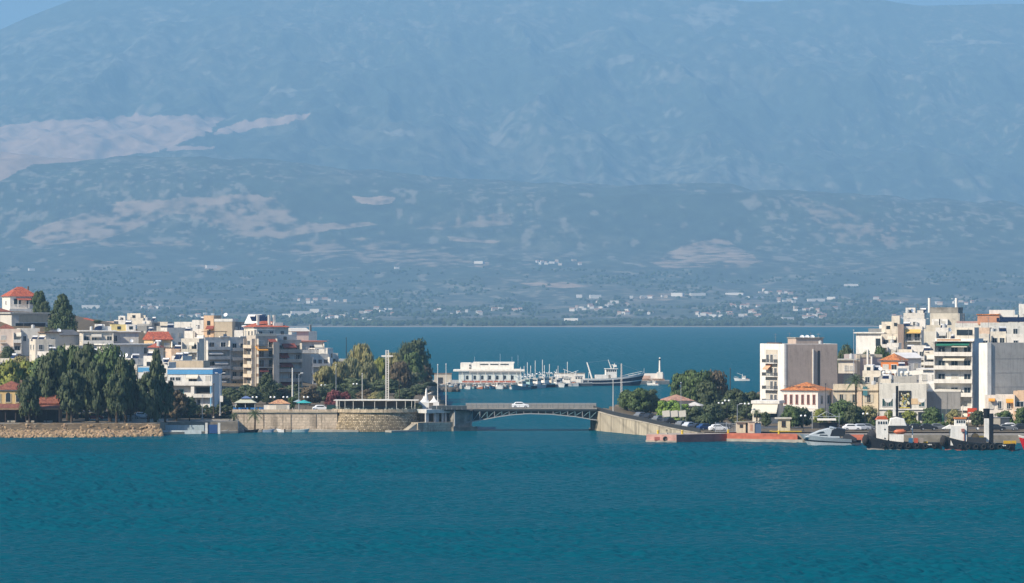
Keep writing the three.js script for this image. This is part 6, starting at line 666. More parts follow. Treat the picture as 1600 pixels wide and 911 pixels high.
  const rs = thing('shop_sign', 'orange red shop sign board below the pale awnings', 'sign', X(1519, 1028), 4.2, -1028); part(rs, 'board', bx(2.4, 2.2, 0.12, 0, 1.2, 0), paint(0.75, 0.09, 0.03)); part(rs, 'stripe', bx(2.0, 0.35, 0.04, 0, 1.1, 0.08), plaster(0.8, 0.7, 0.6)); part(rs, 'leg', bx(0.12, 2.4, 0.12, -0.9, -1.1, 0), M.steel); part(rs, 'leg', bx(0.12, 2.4, 0.12, 0.9, -1.1, 0), M.steel);
  const gp = thing('closed_parasol', 'folded green parasol in front of the grey hall', 'parasol', X(1473, 1018), 1.9, -1018); part(gp, 'canopy', new THREE.ConeGeometry(0.5, 2.4, 8).translate(0, 2.4, 0), cloth(0.25, 0.55, 0.30)); part(gp, 'pole', bar([0, 0, 0], [0, 1.4, 0], 0.05), M.steel); part(gp, 'foot', cyl(0.4, 0.4, 0.15, 0, 0, 0, 10), M.concrete);
}
// ---------------------------------------------------------------- cars
function makeCar(color) {
  const g = new THREE.Group(), body = mat(...color, { roughness: 0.3, metalness: 0.0 });
  part(g, 'body', prism([[-2.1, 0.3], [2.1, 0.3], [2.15, 0.62], [2.0, 0.82], [1.1, 0.95], [-1.95, 0.98], [-2.15, 0.75]], 1.72, 0.08), body); part(g, 'roof', prism([[-1.75, 0.93], [1.15, 0.93], [0.45, 1.42], [0.2, 1.47], [-1.0, 1.47], [-1.35, 1.38]], 1.46, 0.08), body); for (const s of [-1, 1]) part(g, 'side_window', prism([[-1.5, 0.98], [0.95, 0.98], [0.38, 1.36], [-1.1, 1.37]], 0.03), M.glass, 0, 0, s * 0.735); part(g, 'windscreen', bx(0.82, 0.03, 1.25, 0.8, 1.19, 0, 0, 0, -0.61), M.glass); part(g, 'rear_window', bx(0.5, 0.03, 1.2, -1.56, 1.2, 0, 0, 0, 0.85), M.glass);
  for (const x of [-1.3, 1.32]) for (const z of [-0.8, 0.8]) { const w = part(g, 'wheel', new THREE.CylinderGeometry(0.32, 0.32, 0.2, 16).rotateX(Math.PI / 2), M.tyre, x, 0.32, z); part(w, 'rim', new THREE.CylinderGeometry(0.19, 0.19, 0.22, 12).rotateX(Math.PI / 2), M.metal); }
  for (const z of [-0.6, 0.6]) { part(g, 'headlight', bx(0.1, 0.14, 0.35, 2.08, 0.68, z), globe); part(g, 'tail_light', bx(0.1, 0.16, 0.3, -2.1, 0.72, z), paint(0.4, 0.02, 0.02)); } part(g, 'bumper', bx(0.12, 0.2, 1.6, 2.14, 0.4, 0), M.dark); return g;
}
const carKinds = { white: makeCar([0.80, 0.80, 0.79]), silver: makeCar([0.45, 0.47, 0.5]), black: makeCar([0.02, 0.022, 0.026]), blue: makeCar([0.02, 0.05, 0.14]), red: makeCar([0.35, 0.03, 0.03]), grey: makeCar([0.14, 0.15, 0.16]) };
for (const [kind, px, d, a, lab, y, g] of [
  ['white', 813, 1058, 0.0, 'white car driving across the bridge', 5.78], ['white', 1331, 986, 0.1, 'white car parked behind the yacht'], ['silver', 1346, 988, 0.2, 'silver car right of the white parked car'], ['grey', 1356, 990, 0.1, 'dark grey car behind the bow of the first tug'],
  ['black', 1432, 988, 0, 'black car behind the first tug, left of two'], ['black', 1450, 988, 0.05, 'black car behind the first tug, right of two'], ['grey', 1466, 990, 0, 'grey car just left of the second tug'], ['black', 1556, 984, 0.05, 'black car behind the stern of the second tug'], ['grey', 1574, 986, 0, 'grey car below the round green tree'], ['white', 1580, 996, 0.1, 'white car in front of the peach house'], ['black', 1597, 990, 0, 'black car at the right edge of the quay'],
  ['grey', 1066, 1002, 1.0, 'grey car parked behind the sloping wall railing'], ['silver', 1078, 998, 0.9, 'silver car under the dark tree by the wall'], ['black', 1092, 994, 0.7, 'black car near the end of the sloping wall'], ['blue', 1103, 990, 0.5, 'blue car beside the quay gate'], ['black', 1130, 1002, 0.3, 'black car behind the barred gate'], ['white', 1122, 984, 0.2, 'white car at the foot of the barred gate'],
  ['silver', 206, 1046, 0, 'silver car parked under the promenade trees'], ['white', 222, 1048, 0, 'white car right of the silver promenade car'], ['red', 148, 1044, 0, 'red car half hidden behind the grove trunks'], ['grey', 70, 1042, 0, 'grey car behind the canopy end'], ['white', 502, 1060, 0.2, 'white car beside the bougainvillea on the terrace'], ['black', 1016, 1040, 0.9, 'black car at the foot of the bridge trees'], ['grey', 1030, 1032, 0.9, 'grey car between the bridge trees and the lime shrub'], ['black', 1046, 1024, 0.9, 'black car behind the striped canopy'], ['grey', 376, 1072, 0, 'grey car behind the beige tent'], ['grey', 1002, 1046, 0.9, 'grey car on the ramp below the bridge'],
]) { const x = X(px, d), c = copyOf(carKinds[kind], 'car', lab, x, y ?? (x < 0 && px < 340 ? Math.max(2.92, ground(x, d)) : Math.max(ground(x, d) + 0.14, x > 60 ? 2.08 : 0)), -d, a, 1.02); tag(c, lab, 'car', 'cars'); }
// ---------------------------------------------------------------- boats
function hullBand(L, B, sheer, f0, f1, o = {}) {                       // part of a hull's skin between two shares of its height; bow at +x
  const n = 22, pos = [], uv = [], idx = [], m = 4, low = o.low ?? -0.5;
  const P3 = (t, f, s) => { const top = sheer(t), y = lerp(low, top, f), st = o.stern ?? 0.78, full = t < 0.55 ? lerp(st, 1, Math.sin(Math.min(1, t / 0.45) * Math.PI / 2)) : Math.pow(Math.max(0, 1 - Math.pow((t - 0.55) / 0.45, o.fine || 2.2)), 0.75), k = (o.wet ?? 0.72) + (1 - (o.wet ?? 0.72)) * f, fl = t > 0.6 ? lerp(k, k * (0.75 + 0.25 * f), (t - 0.6) / 0.4) : k; return [(-0.5 + t) * L + (o.rake ?? 1.2) * (f - 1) * sm(0.7, 1, t), y, s * B / 2 * full * fl]; };
  for (const s of [-1, 1]) { const b0 = pos.length / 3; for (let i = 0; i <= n; i++) for (let j = 0; j <= m; j++) { const p = P3(i / n, lerp(f0, f1, j / m), s); pos.push(...p); uv.push(p[0], p[1]); } for (let i = 0; i < n; i++) for (let j = 0; j < m; j++) { const a = b0 + i * (m + 1) + j; idx.push(a, a + 1, a + m + 1, a + 1, a + m + 2, a + m + 1); } }
  const b0 = pos.length / 3; for (let j = 0; j <= m; j++) for (const s of [-1, 1]) { const p = P3(0, lerp(f0, f1, j / m), s); pos.push(...p); uv.push(p[2], p[1]); } for (let j = 0; j < m; j++) { const a = b0 + j * 2; idx.push(a, a + 1, a + 2, a + 1, a + 3, a + 2); }
  const g = new THREE.BufferGeometry(); g.setAttribute('position', new THREE.Float32BufferAttribute(pos, 3)); g.setAttribute('uv', new THREE.Float32BufferAttribute(uv, 2)); g.setIndex(idx); const h = g; h.computeVertexNormals(); return h;
}
function deckGeo(L, B, sheer, drop, o = {}) { const n = 22, pos = [], uv = [], idx = []; for (let i = 0; i <= n; i++) { const t = i / n, st = o.stern ?? 0.78, full = t < 0.55 ? lerp(st, 1, Math.sin(Math.min(1, t / 0.45) * Math.PI / 2)) : Math.pow(Math.max(0, 1 - Math.pow((t - 0.55) / 0.45, o.fine || 2.2)), 0.75); for (const s of [-1, 1]) { pos.push((-0.5 + t) * L, sheer(t) - drop, s * B / 2 * full * 0.97); uv.push((-0.5 + t) * L, s * B / 2); } if (i < n) { const a = i * 2; idx.push(a, a + 2, a + 1, a + 1, a + 2, a + 3); } } const g = new THREE.BufferGeometry(); g.setAttribute('position', new THREE.Float32BufferAttribute(pos, 3)); g.setAttribute('uv', new THREE.Float32BufferAttribute(uv, 2)); g.setIndex(idx); g.computeVertexNormals(); return g; }
const skin = (r, g, b2, ro = 0.35) => mat(r, g, b2, { roughness: ro, side: THREE.DoubleSide, map: T.grain });
const navy = skin(0.012, 0.02, 0.055), hullWhite = skin(0.78, 0.78, 0.76), hullBlack = skin(0.014, 0.016, 0.022, 0.5), rustRed = skin(0.22, 0.045, 0.03, 0.7), deckTan = mat(0.34, 0.26, 0.18, { map: T.grain, side: THREE.DoubleSide }), boatWhite = plaster(0.84, 0.83, 0.80);
const windows = (p, n, w, h, x0, dx, y, z) => { for (let k = 0; k < n; k++) part(p, 'window', bx(w, h, 0.06), M.glass, x0 + k * dx, y, z); };
{ // the trawler
  const d = 1692, L = 25.4, g = thing('trawler', 'navy hulled trawler with a white band and leaning masts by the mole', 'fishing boat', X(960, d), 0, -d, 0.06), sh = (t) => 3.0 - 1.2 * t + 3.6 * t * t, o = { rake: 2.4, low: -0.6 };
  part(g, 'hull', hullBand(L, 6.4, sh, 0.16, 0.44, o), navy); part(g, 'white_band', hullBand(L, 6.42, sh, 0.44, 0.52, o), hullWhite); part(g, 'upper_hull', hullBand(L, 6.4, sh, 0.52, 0.80, o), navy); part(g, 'bulwark', hullBand(L, 6.4, sh, 0.80, 1, o), hullWhite); part(g, 'boot_top', hullBand(L, 6.38, sh, 0, 0.16, o), rustRed); part(g, 'deck', deckGeo(L, 6.4, sh, 0.8), deckTan);
  const w = part(g, 'wheelhouse', bx(4.6, 4.6, 4.4, -1.5, 4.6, 0), boatWhite); windows(w, 5, 0.6, 0.7, -3.2, 0.85, 6.2, 2.22); part(w, 'bridge_roof', bx(5.4, 0.25, 5.0, -1.4, 7.0, 0), boatWhite); part(w, 'radar', bx(1.6, 0.25, 0.25, -0.4, 8.6, 0), boatWhite); part(g, 'deckhouse', bx(6.5, 2.2, 4.4, -4.8, 3.4, 0), boatWhite);
  part(g, 'mast', [bar([-1.2, 7, 0], [-2.6, 10.8, 0], 0.22, 8, 0.12), bar([-0.4, 7, 0], [0.1, 9.2, 0], 0.16, 6)], boatWhite); part(g, 'mast_platform', bx(1.4, 0.9, 1.4, 0.2, 8.2, 0), boatWhite); for (const z of [-1.6, 1.6]) part(g, 'stern_gantry_leg', bar([-9.2, 2.4, z], [-11.4, 9.6, z * 0.6], 0.26, 8, 0.18), boatWhite); part(g, 'stern_gantry_beam', bar([-11.4, 9.5, -1.1], [-11.4, 9.5, 1.1], 0.2), boatWhite); part(g, 'boom', bar([-9.4, 3, 0], [-10.8, 8.4, 0], 0.15), boatWhite); part(g, 'winch', new THREE.CylinderGeometry(0.7, 0.7, 2.4, 12).rotateX(Math.PI / 2).translate(-7.6, 3.0, 0), mat(0.3, 0.25, 0.2)); part(g, 'bow_rail', [bar([2, 3.9, 2.7], [11.6, 5.9, 0.4], 0.05), bar([2, 3.9, -2.7], [11.6, 5.9, -0.4], 0.05)], boatWhite); part(g, 'stays', [bar([-2.6, 10.7, 0], [11.8, 5.6, 0], 0.03), bar([-11.3, 9.5, 0], [-2.6, 10.6, 0], 0.03)], M.steel); part(g, 'jackstaff', bar([12.3, 5.2, 0], [12.4, 7.2, 0], 0.06), boatWhite);
}
function fishingBoat(px, py, L, ry, hm, label, o = {}) {
  const d = WD(py), g = thing('fishing_boat', label, 'fishing boat', X(px, d), 0, -d, ry, 'fishing boats in the harbour'), k = L / 12, sh = (t) => (1.3 - 0.8 * t + 1.8 * t * t) * k; part(g, 'hull', hullBand(L, L * 0.3, sh, 0, 0.82, { rake: 1.1 * k, low: -0.4 }), hm); part(g, 'gunwale', hullBand(L, L * 0.302, sh, 0.82, 1, { rake: 1.1 * k, low: -0.4 }), o.trim || hullWhite); part(g, 'deck', deckGeo(L, L * 0.3, sh, 0.35 * k), o.deck || deckTan);
  const w = part(g, 'wheelhouse', bx(2.6 * k, 2.3 * k, 2.0 * k, -1.6 * k, 2.2 * k, 0), o.house || boatWhite); for (const z of [-1, 1]) windows(w, 3, 0.5 * k, 0.55 * k, -2.4 * k, 0.8 * k, 2.7 * k, z * 1.02 * k); part(w, 'front_window', bx(0.05, 0.6 * k, 1.6 * k), M.glass, -0.28 * k, 2.7 * k, 0); part(w, 'roof', bx(3.0 * k, 0.14, 2.4 * k, -1.6 * k, 3.4 * k, 0), o.roof || boatWhite);
  part(g, 'mast', bar([-0.6 * k, 3.4 * k, 0], [-0.6 * k, (o.mast || 7) * k, 0], 0.09 * k + 0.03, 6), boatWhite); part(g, 'boom', bar([-0.6 * k, 4 * k, 0], [3.6 * k, 5.6 * k, 0], 0.06 * k + 0.02, 5), boatWhite); if (o.gantry) { for (const z of [-1, 1]) part(g, 'gantry_leg', bar([-4.6 * k, 1, z * k], [-4.9 * k, 4.6 * k, z * 0.9 * k], 0.09), boatWhite); part(g, 'gantry_beam', bar([-4.9 * k, 4.6 * k, -k], [-4.9 * k, 4.6 * k, k], 0.09), boatWhite); } if (o.lights) for (let q = 0; q < 4; q++) part(g, 'lamp', new THREE.SphereGeometry(0.24, 8, 6), globe, -3.6 * k + q * 1.3 * k, 4.9 * k, (q % 2 - 0.5) * k); if (o.lights) part(g, 'lamp_rail', bar([-3.8 * k, 4.8 * k, 0], [0.6 * k, 4.8 * k, 0], 0.05), boatWhite); part(g, 'net_pile', new THREE.IcosahedronGeometry(0.8 * k, 1).scale(1.4, 0.6, 1), o.net || mat(0.25, 0.1, 0.06), -4 * k, 1.2 * k, 0); part(g, 'bow_rail', [bar([2.4 * k, sh(0.7) + 0.5, 1.2 * k], [5.4 * k, sh(0.96) + 0.5, 0.2 * k], 0.04), bar([2.4 * k, sh(0.7) + 0.5, -1.2 * k], [5.4 * k, sh(0.96) + 0.5, -0.2 * k], 0.04)], boatWhite); return g;
}
const tealHull = skin(0.10, 0.30, 0.36), blueHull = skin(0.03, 0.10, 0.26), darkHull = skin(0.02, 0.035, 0.06), cyanHull = skin(0.2, 0.42, 0.48);
fishingBoat(812, 609, 12, -2.2, cyanHull, 'pale teal fishing boat moored at the end of the white hall', { mast: 9, lights: 1, trim: tealHull }); fishingBoat(823, 607.5, 14, -2.0, darkHull, 'dark hulled fishing boat with a teal wheelhouse', { mast: 9, lights: 1, gantry: 1, house: plaster(0.35, 0.55, 0.56) }); fishingBoat(835, 606.5, 14, -2.1, hullWhite, 'white fishing boat with a tall lamp rail', { mast: 9.5, lights: 1, gantry: 1 }); fishingBoat(846, 605.5, 15, -2.2, darkHull, 'large dark fishing boat with a pale green bow rail', { mast: 9, lights: 1, gantry: 1, trim: cyanHull }); fishingBoat(857, 604.5, 14, -2.2, hullWhite, 'white fishing boat with tan wheelhouse near the mole wall', { mast: 8, lights: 1, house: plaster(0.7, 0.62, 0.5) }); fishingBoat(868, 604, 12, -2.4, darkHull, 'dark fishing boat against the mole wall', { mast: 7, net: mat(0.02, 0.04, 0.05) }); fishingBoat(880, 603.5, 13, 3.0, hullWhite, 'white boat with wine coloured nets beside the mole', { mast: 6, gantry: 1 }); fishingBoat(897, 603.4, 15, 3.1, skin(0.10, 0.12, 0.14), 'grey fishing boat with a white stern arch', { mast: 5, gantry: 1, net: mat(0.02, 0.03, 0.04) }); fishingBoat(889, 601.5, 13, 0, hullWhite, 'white boat with a stacked white bridge behind the mole wall', { mast: 9 });
{ const cs = [[hullWhite, 'white'], [skin(0.5, 0.2, 0.12), 'rust red'], [skin(0.06, 0.25, 0.42), 'sea blue'], [skin(0.62, 0.58, 0.5), 'cream'], [skin(0.3, 0.45, 0.46), 'grey green']]; let n = 0; const word = ['first', 'second', 'third', 'fourth', 'fifth', 'sixth', 'seventh', 'eighth', 'ninth', 'tenth', 'eleventh', 'twelfth', 'thirteenth', 'fourteenth', 'fifteenth', 'sixteenth']; for (let k = 0; k < 16; k++) { const [m, c] = cs[[0, 3, 0, 1, 0, 2, 0, 3, 0, 4, 1, 0, 2, 0, 3, 0][k]]; fishingBoat(654 + k * 9.7, 607.2 + 0.9 * hash(k, 4), 6.4 + 2.4 * hash(k, 5), -1.9 + 0.7 * hash(k, 6), m, `small ${c} caique, ${word[k]} from the left in the harbour row`, { mast: 5.5, trim: k % 3 ? hullWhite : skin(0.5, 0.14, 0.08), net: mat(0.35, 0.12, 0.05), roof: k % 4 ? boatWhite : plaster(0.6, 0.4, 0.28) }); } }
fishingBoat(1159, 595, 7.4, 2.9, hullWhite, 'white motor boat running in the open water behind the east bank', { mast: 5 }); fishingBoat(1020, 602, 6, 2.6, hullWhite, 'tiny white boat below the harbour light', { mast: 4 });
{ // harbour mole, hall and light
  struct('mole', slabXZ([[X(640, 1600), -1600], [X(700, 1622), -1622], [X(712, 1655), -1655], [X(820, 1668), -1668], [X(862, 1698), -1698], [X(1046, 1722), -1722], [X(1046, 1742), -1742], [X(640, 1742), -1742]], -2, 1.5), M.concrete, 'concrete mole of the fishing harbour');
  const d = 1680, g = thing('harbour_hall', 'long white fish market hall with two stepped flat roofs', 'hall', X(764, d), 1.5, -d - 6); const hm = plaster(0.84, 0.82, 0.77);
  part(g, 'ground_floor', bx(26, 5.2, 12, 0.5, 2.6, 0), plaster(0.62, 0.72, 0.74)); part(g, 'roof_slab', bx(29.5, 0.9, 14, 0, 6.2, 0), hm); part(g, 'upper_band', bx(21.5, 1.9, 12.4, 2.6, 6.0, 0.4), hm); part(g, 'upper_storey', bx(22, 3.6, 9, -0.8, 8.2, -1), hm); part(g, 'top_vault', bx(17, 0.7, 8, 2, 10.2, -1), hm); part(g, 'end_block', bx(4, 4.0, 9, -9.6, 8.2, -0.8), hm);
  for (let k = 0; k < 3; k++) part(g, 'clerestory', bx(4.6, 0.45, 0.1, -1.4 + k * 5, 6.1, 6.66), M.glass); for (let k = 0; k < 3; k++) part(g, 'clerestory', bx(3.4, 0.5, 0.1, -2 + k * 4.2, 9.3, 3.55), M.glass); for (let k = 0; k < 7; k++) part(g, 'window', bx(1.0, 2.0, 0.1, -9 + k * 3.1, 2.6, 6.05), M.glass); for (let k = 0; k < 8; k++) part(g, 'column', bx(0.18, 5.2, 0.2, -11 + k * 3.2, 2.6, 6.7), hm); part(g, 'red_base', bx(22, 0.9, 0.4, 0, 0.5, 6.9), paint(0.5, 0.16, 0.1)); for (const y of [7.4, 8.8]) part(g, 'dark_vent', bx(0.5, 0.9, 0.1, -7.9, y, 3.8), M.dark); for (const x of [-6, 4.6, 9.5, 12]) part(g, 'aerial', bar([x, 8, -2], [x, 13 + 2 * hash(x, 1), -2], 0.06), M.metal);
  g.scale.y = 0.8; const w = thing('mole_wall', 'white wave wall along the mole between the boats', 'wall', X(890, 1706), 1.5, -1712); part(w, 'wall', bx(13, 3.2, 1, 0, 1.6, 0), hm); part(w, 'coping', bx(13.2, 0.3, 1.3, 0, 3.3, 0), M.concrete); const w2 = thing('mole_head', 'white block wall at the head of the mole', 'wall', X(1020, 1726), 1.5, -1728); part(w2, 'wall', bx(9.5, 3.0, 3, 0, 1.5, 0), plaster(0.8, 0.76, 0.72)); part(w2, 'painted_panel', bx(3.2, 1.4, 0.05, -2.6, 1.4, 1.53), plaster(0.6, 0.42, 0.34)); part(w2, 'rubble_foot', bx(10, 1.2, 2, 0, 0.2, 2), mat(0.3, 0.22, 0.18, { map: T.rock }));
  const l = thing('harbour_light', 'slim white harbour light on the mole head', 'lighthouse', X(1031, 1726), 1.5, -1727); part(l, 'base', bx(2.4, 3.6, 2.4, 0, 1.8, 0), hm); part(l, 'tower', cyl(0.45, 0.32, 5, 0, 3.6, 0, 12), hm); part(l, 'lantern', cyl(0.4, 0.4, 0.8, 0, 8.6, 0, 12), M.glass); part(l, 'cap', new THREE.ConeGeometry(0.5, 0.5, 12).translate(0, 9.65, 0), hm);
  const st = thing('harbour_store', 'low dark store between the park and the harbour hall', 'store', X(692, 1650), 1.5, -1652); part(st, 'wall', bx(7, 4, 5, 0, 2, 0), plaster(0.55, 0.5, 0.42)); part(st, 'roof', bx(7.4, 0.3, 5.4, 0, 4.15, 0), brown); part(st, 'door', bx(2, 2.6, 0.1, -1, 1.3, 2.55), M.dark);
  const rk = new THREE.IcosahedronGeometry(1, 1), im = new THREE.InstancedMesh(rk, mat(0.10, 0.10, 0.10, { map: T.rock, roughness: 1, flatShading: true }), 260), m4 = new THREE.Matrix4(), q = new THREE.Quaternion(), e = new THREE.Euler(); for (let i = 0; i < 260; i++) { const t = i / 260, px = lerp(655, 716, t), dd = 1560 + 20 * hash(i, 1), s = 0.5 + 0.7 * hash(i, 2); q.setFromEuler(e.set(i, i * 2, i * 3)); m4.compose(new THREE.Vector3(X(px, dd), 0.2 + 1.1 * hash(i, 3) * (1 - 0.6 * t), -dd), q, new THREE.Vector3(s * 1.3, s * 0.8, s)); im.setMatrixAt(i, m4); } shade(im); im.name = 'groyne_rocks'; tag(im, 'dark rocks of the low groyne at the park tip', 'rocks', null, 'stuff'); scene.add(im);
  struct('beach', slabXZ([[X(560, 1480), -1490], [X(640, 1510), -1510], [X(672, 1560), -1560], [X(640, 1640), -1640], [X(560, 1640), -1640]], -2, 0.9), mat(0.52, 0.42, 0.32, { map: T.rock, roughness: 1 }), 'sandy shore below the park');
}
{ const more = ['left of the teal wheelhouse boat', 'between the two dark fishing boats', 'behind the pale green bow rail boat', 'in front of the mole wall end']; [[818, 605.5], [829, 604.8], [851, 603.8], [873, 605]].forEach(([px, py], k) => fishingBoat(px, py, 11, -2.0 + 0.3 * k, hullWhite, `white fishing boat ${more[k]}`, { mast: 9.5, lights: 1, gantry: 1 })); }
function dinghy(px, py, L, ry, m, label, o = {}) { const d = o.d || WD(py), g = thing('dinghy', label, 'boat', X(px, d), o.y ?? 0.02, -d, ry, 'small boats by the sea wall'), sh = (t) => 0.55 + 0.35 * t * t; part(g, 'hull', hullBand(L, L * 0.34, sh, 0, 1, { rake: 0.5, low: -0.15 }), m); part(g, 'deck', deckGeo(L, L * 0.33, sh, 0.12), o.deck || mat(0.6, 0.6, 0.58, { side: THREE.DoubleSide })); part(g, 'thwart', bx(0.3, 0.08, L * 0.28, -L * 0.1, 0.55, 0), deckTan); part(g, 'outboard', bx(0.3, 0.8, 0.3, -L * 0.52, 0.4, 0), M.dark); if (o.cabin) { part(g, 'cabin', bx(L * 0.3, 0.7, L * 0.22, L * 0.05, 0.95, 0), boatWhite); part(g, 'screen', bx(0.05, 0.4, L * 0.2, -L * 0.1, 1.4, 0), M.glass); } }
dinghy(295, 677.2, 3.4, 0.1, hullWhite, 'white dinghy lying below the slipway gate'); dinghy(325, 676.8, 3.8, 2.9, hullWhite, 'white open boat at the landing edge', { cabin: 1 }); dinghy(348, 676.4, 3.6, 0.2, skin(0.7, 0.7, 0.66), 'pale boat moored right of the landing'); dinghy(394, 675.6, 3.6, 0, M.black, 'black dinghy below the stout palm'); dinghy(420, 675.4, 3.2, 0.1, skin(0.4, 0.5, 0.6), 'blue grey dinghy at the foot of the sea wall'); dinghy(438, 675.3, 2.6, 2.6, hullWhite, 'small white boat in front of the sea wall ledge'); dinghy(470, 675.2, 4.6, 0.05, skin(0.55, 0.68, 0.68), 'long pale green boat moored below the hut wall'); dinghy(322, 670, 4.4, 0.1, hullWhite, 'white motorboat laid up on the landing', { y: 1.3, d: 1038, cabin: 1, deck: mat(0.5, 0.2, 0.12, { side: THREE.DoubleSide }) });
{ // silver motor yacht, bow to the left
  const d = 944, L = 12.2, g = thing('motor_yacht', 'silver motor yacht with dark side windows moored at the quay', 'yacht', X(1290, d), 0, -d, Math.PI - 0.12), sil = skin(0.34, 0.40, 0.44, 0.25), sil2 = skin(0.52, 0.57, 0.60, 0.25), sh = (t) => 1.35 + 1.15 * Math.pow(t, 1.3), o = { rake: 2.2, low: -0.3, stern: 0.9 };
  part(g, 'lower_hull', hullBand(L, 4, sh, 0, 0.42, o), sil2); part(g, 'window_band', hullBand(L * 0.998, 4.0, sh, 0.42, 0.58, o), skin(0.02, 0.028, 0.035, 0.15)); part(g, 'upper_hull', hullBand(L, 4, sh, 0.58, 1, o), sil); part(g, 'deck', deckGeo(L, 3.9, sh, 0.05, o), sil2);
  const cab = prism([[-3.4, 0], [4.4, 0], [3.2, 0.55], [1.4, 1.35], [-0.6, 1.85], [-2.6, 1.95], [-3.0, 1.6]], 2.9, 0.25); part(g, 'cabin', cab, sil2, 0.2, 1.75, 0); for (const s of [-1, 1]) { part(g, 'side_window', prism([[-0.3, 0.95], [2.0, 0.75], [1.2, 1.2], [0.2, 1.4]], 0.05), M.glass, 0.3, 1.75, s * 1.46); part(g, 'side_window', prism([[-0.2, 0.3], [1.8, 0.4], [1.6, 0.65], [0, 0.6]], 0.05), M.glass, -0.4, 1.75, s * 1.46); } part(g, 'windscreen', bx(1.9, 0.05, 2.2, 2.45, 2.85, 0, 0, 0, -0.42), M.glass); part(g, 'flybridge_hood', prism([[-4.6, 0], [-1.4, 0], [-1.8, 1.3], [-2.8, 1.75], [-4.6, 1.5]], 3.0, 0.12), mat(0.012, 0.014, 0.018, { roughness: 0.4 }), 0.2, 2.1, 0); part(g, 'radar_arch', bx(1.2, 0.3, 3.2, -1.5, 4.0, 0, 0, 0, 0.2), sil2); part(g, 'swim_platform', bx(2.2, 0.3, 3.6, -7.0, 0.4, 0), M.dark); part(g, 'cockpit_cover', prism([[-2.5, 0], [0.6, 0], [0.4, 1.4], [-0.6, 1.5], [-2.4, 0.5]], 3.0, 0.15), mat(0.03, 0.033, 0.04, { map: T.grain }), -4.6, 0.9, 0); part(g, 'tender', hullBand(3.2, 1.5, (t) => 0.55, 0, 1, { rake: 0.4, low: 0 }), hullBlack, -6.6, 0.6, 0.5); part(g, 'flag', bx(0.04, 1.0, 0.5, -4.9, 2.8, 0.5), paint(0.5, 0.08, 0.08)); part(g, 'hull_side_rail', bar([-4, 2.1, 1.9], [3.6, 2.9, 1.5], 0.03), M.metal);
}
function tug(px, d, L, ry, label, o) {
  const g = thing('tug_boat', label, 'tug', X(px, d), 0, -d, ry, 'tugs at the east quay'), sh = (t) => 1.5 - 0.6 * t + 2.4 * Math.pow(t, 2.6), ho = { rake: 0.8, low: -0.35, fine: 2.8, stern: 0.85, wet: 0.85 };
  part(g, 'hull', hullBand(L, 6, sh, 0.14, 0.8, ho), hullBlack); part(g, 'bulwark', hullBand(L, 6.05, sh, 0.8, 1, ho), skin(0.02, 0.024, 0.03, 0.5)); part(g, 'boot_top', hullBand(L, 6.02, sh, 0, 0.16, ho), o.boot); part(g, 'deck', deckGeo(L, 6, sh, 0.5, ho), deckTan);
  for (let k = 0; k < 7; k++) part(g, 'tyre_fender', new THREE.TorusGeometry(0.42, 0.16, 8, 14), M.tyre, -L * 0.4 + k * L * 0.11, 0.75, -3.0); part(g, 'bow_fender', new THREE.SphereGeometry(1, 14, 10).scale(0.9, 1.3, 2.0), mat(0.02, 0.02, 0.022, { roughness: 1, map: T.rock }), L * 0.47, 1.9, 0); part(g, 'name_lettering', [0, 0.34, 0.66, 1.02, 1.36].map((x, i) => bx(0.24, i % 2 ? 0.3 : 0.24, 0.03, x, 0, 0)), boatWhite, -L * 0.36, 1.05, -2.86); o.fit(g, L); return g;
}
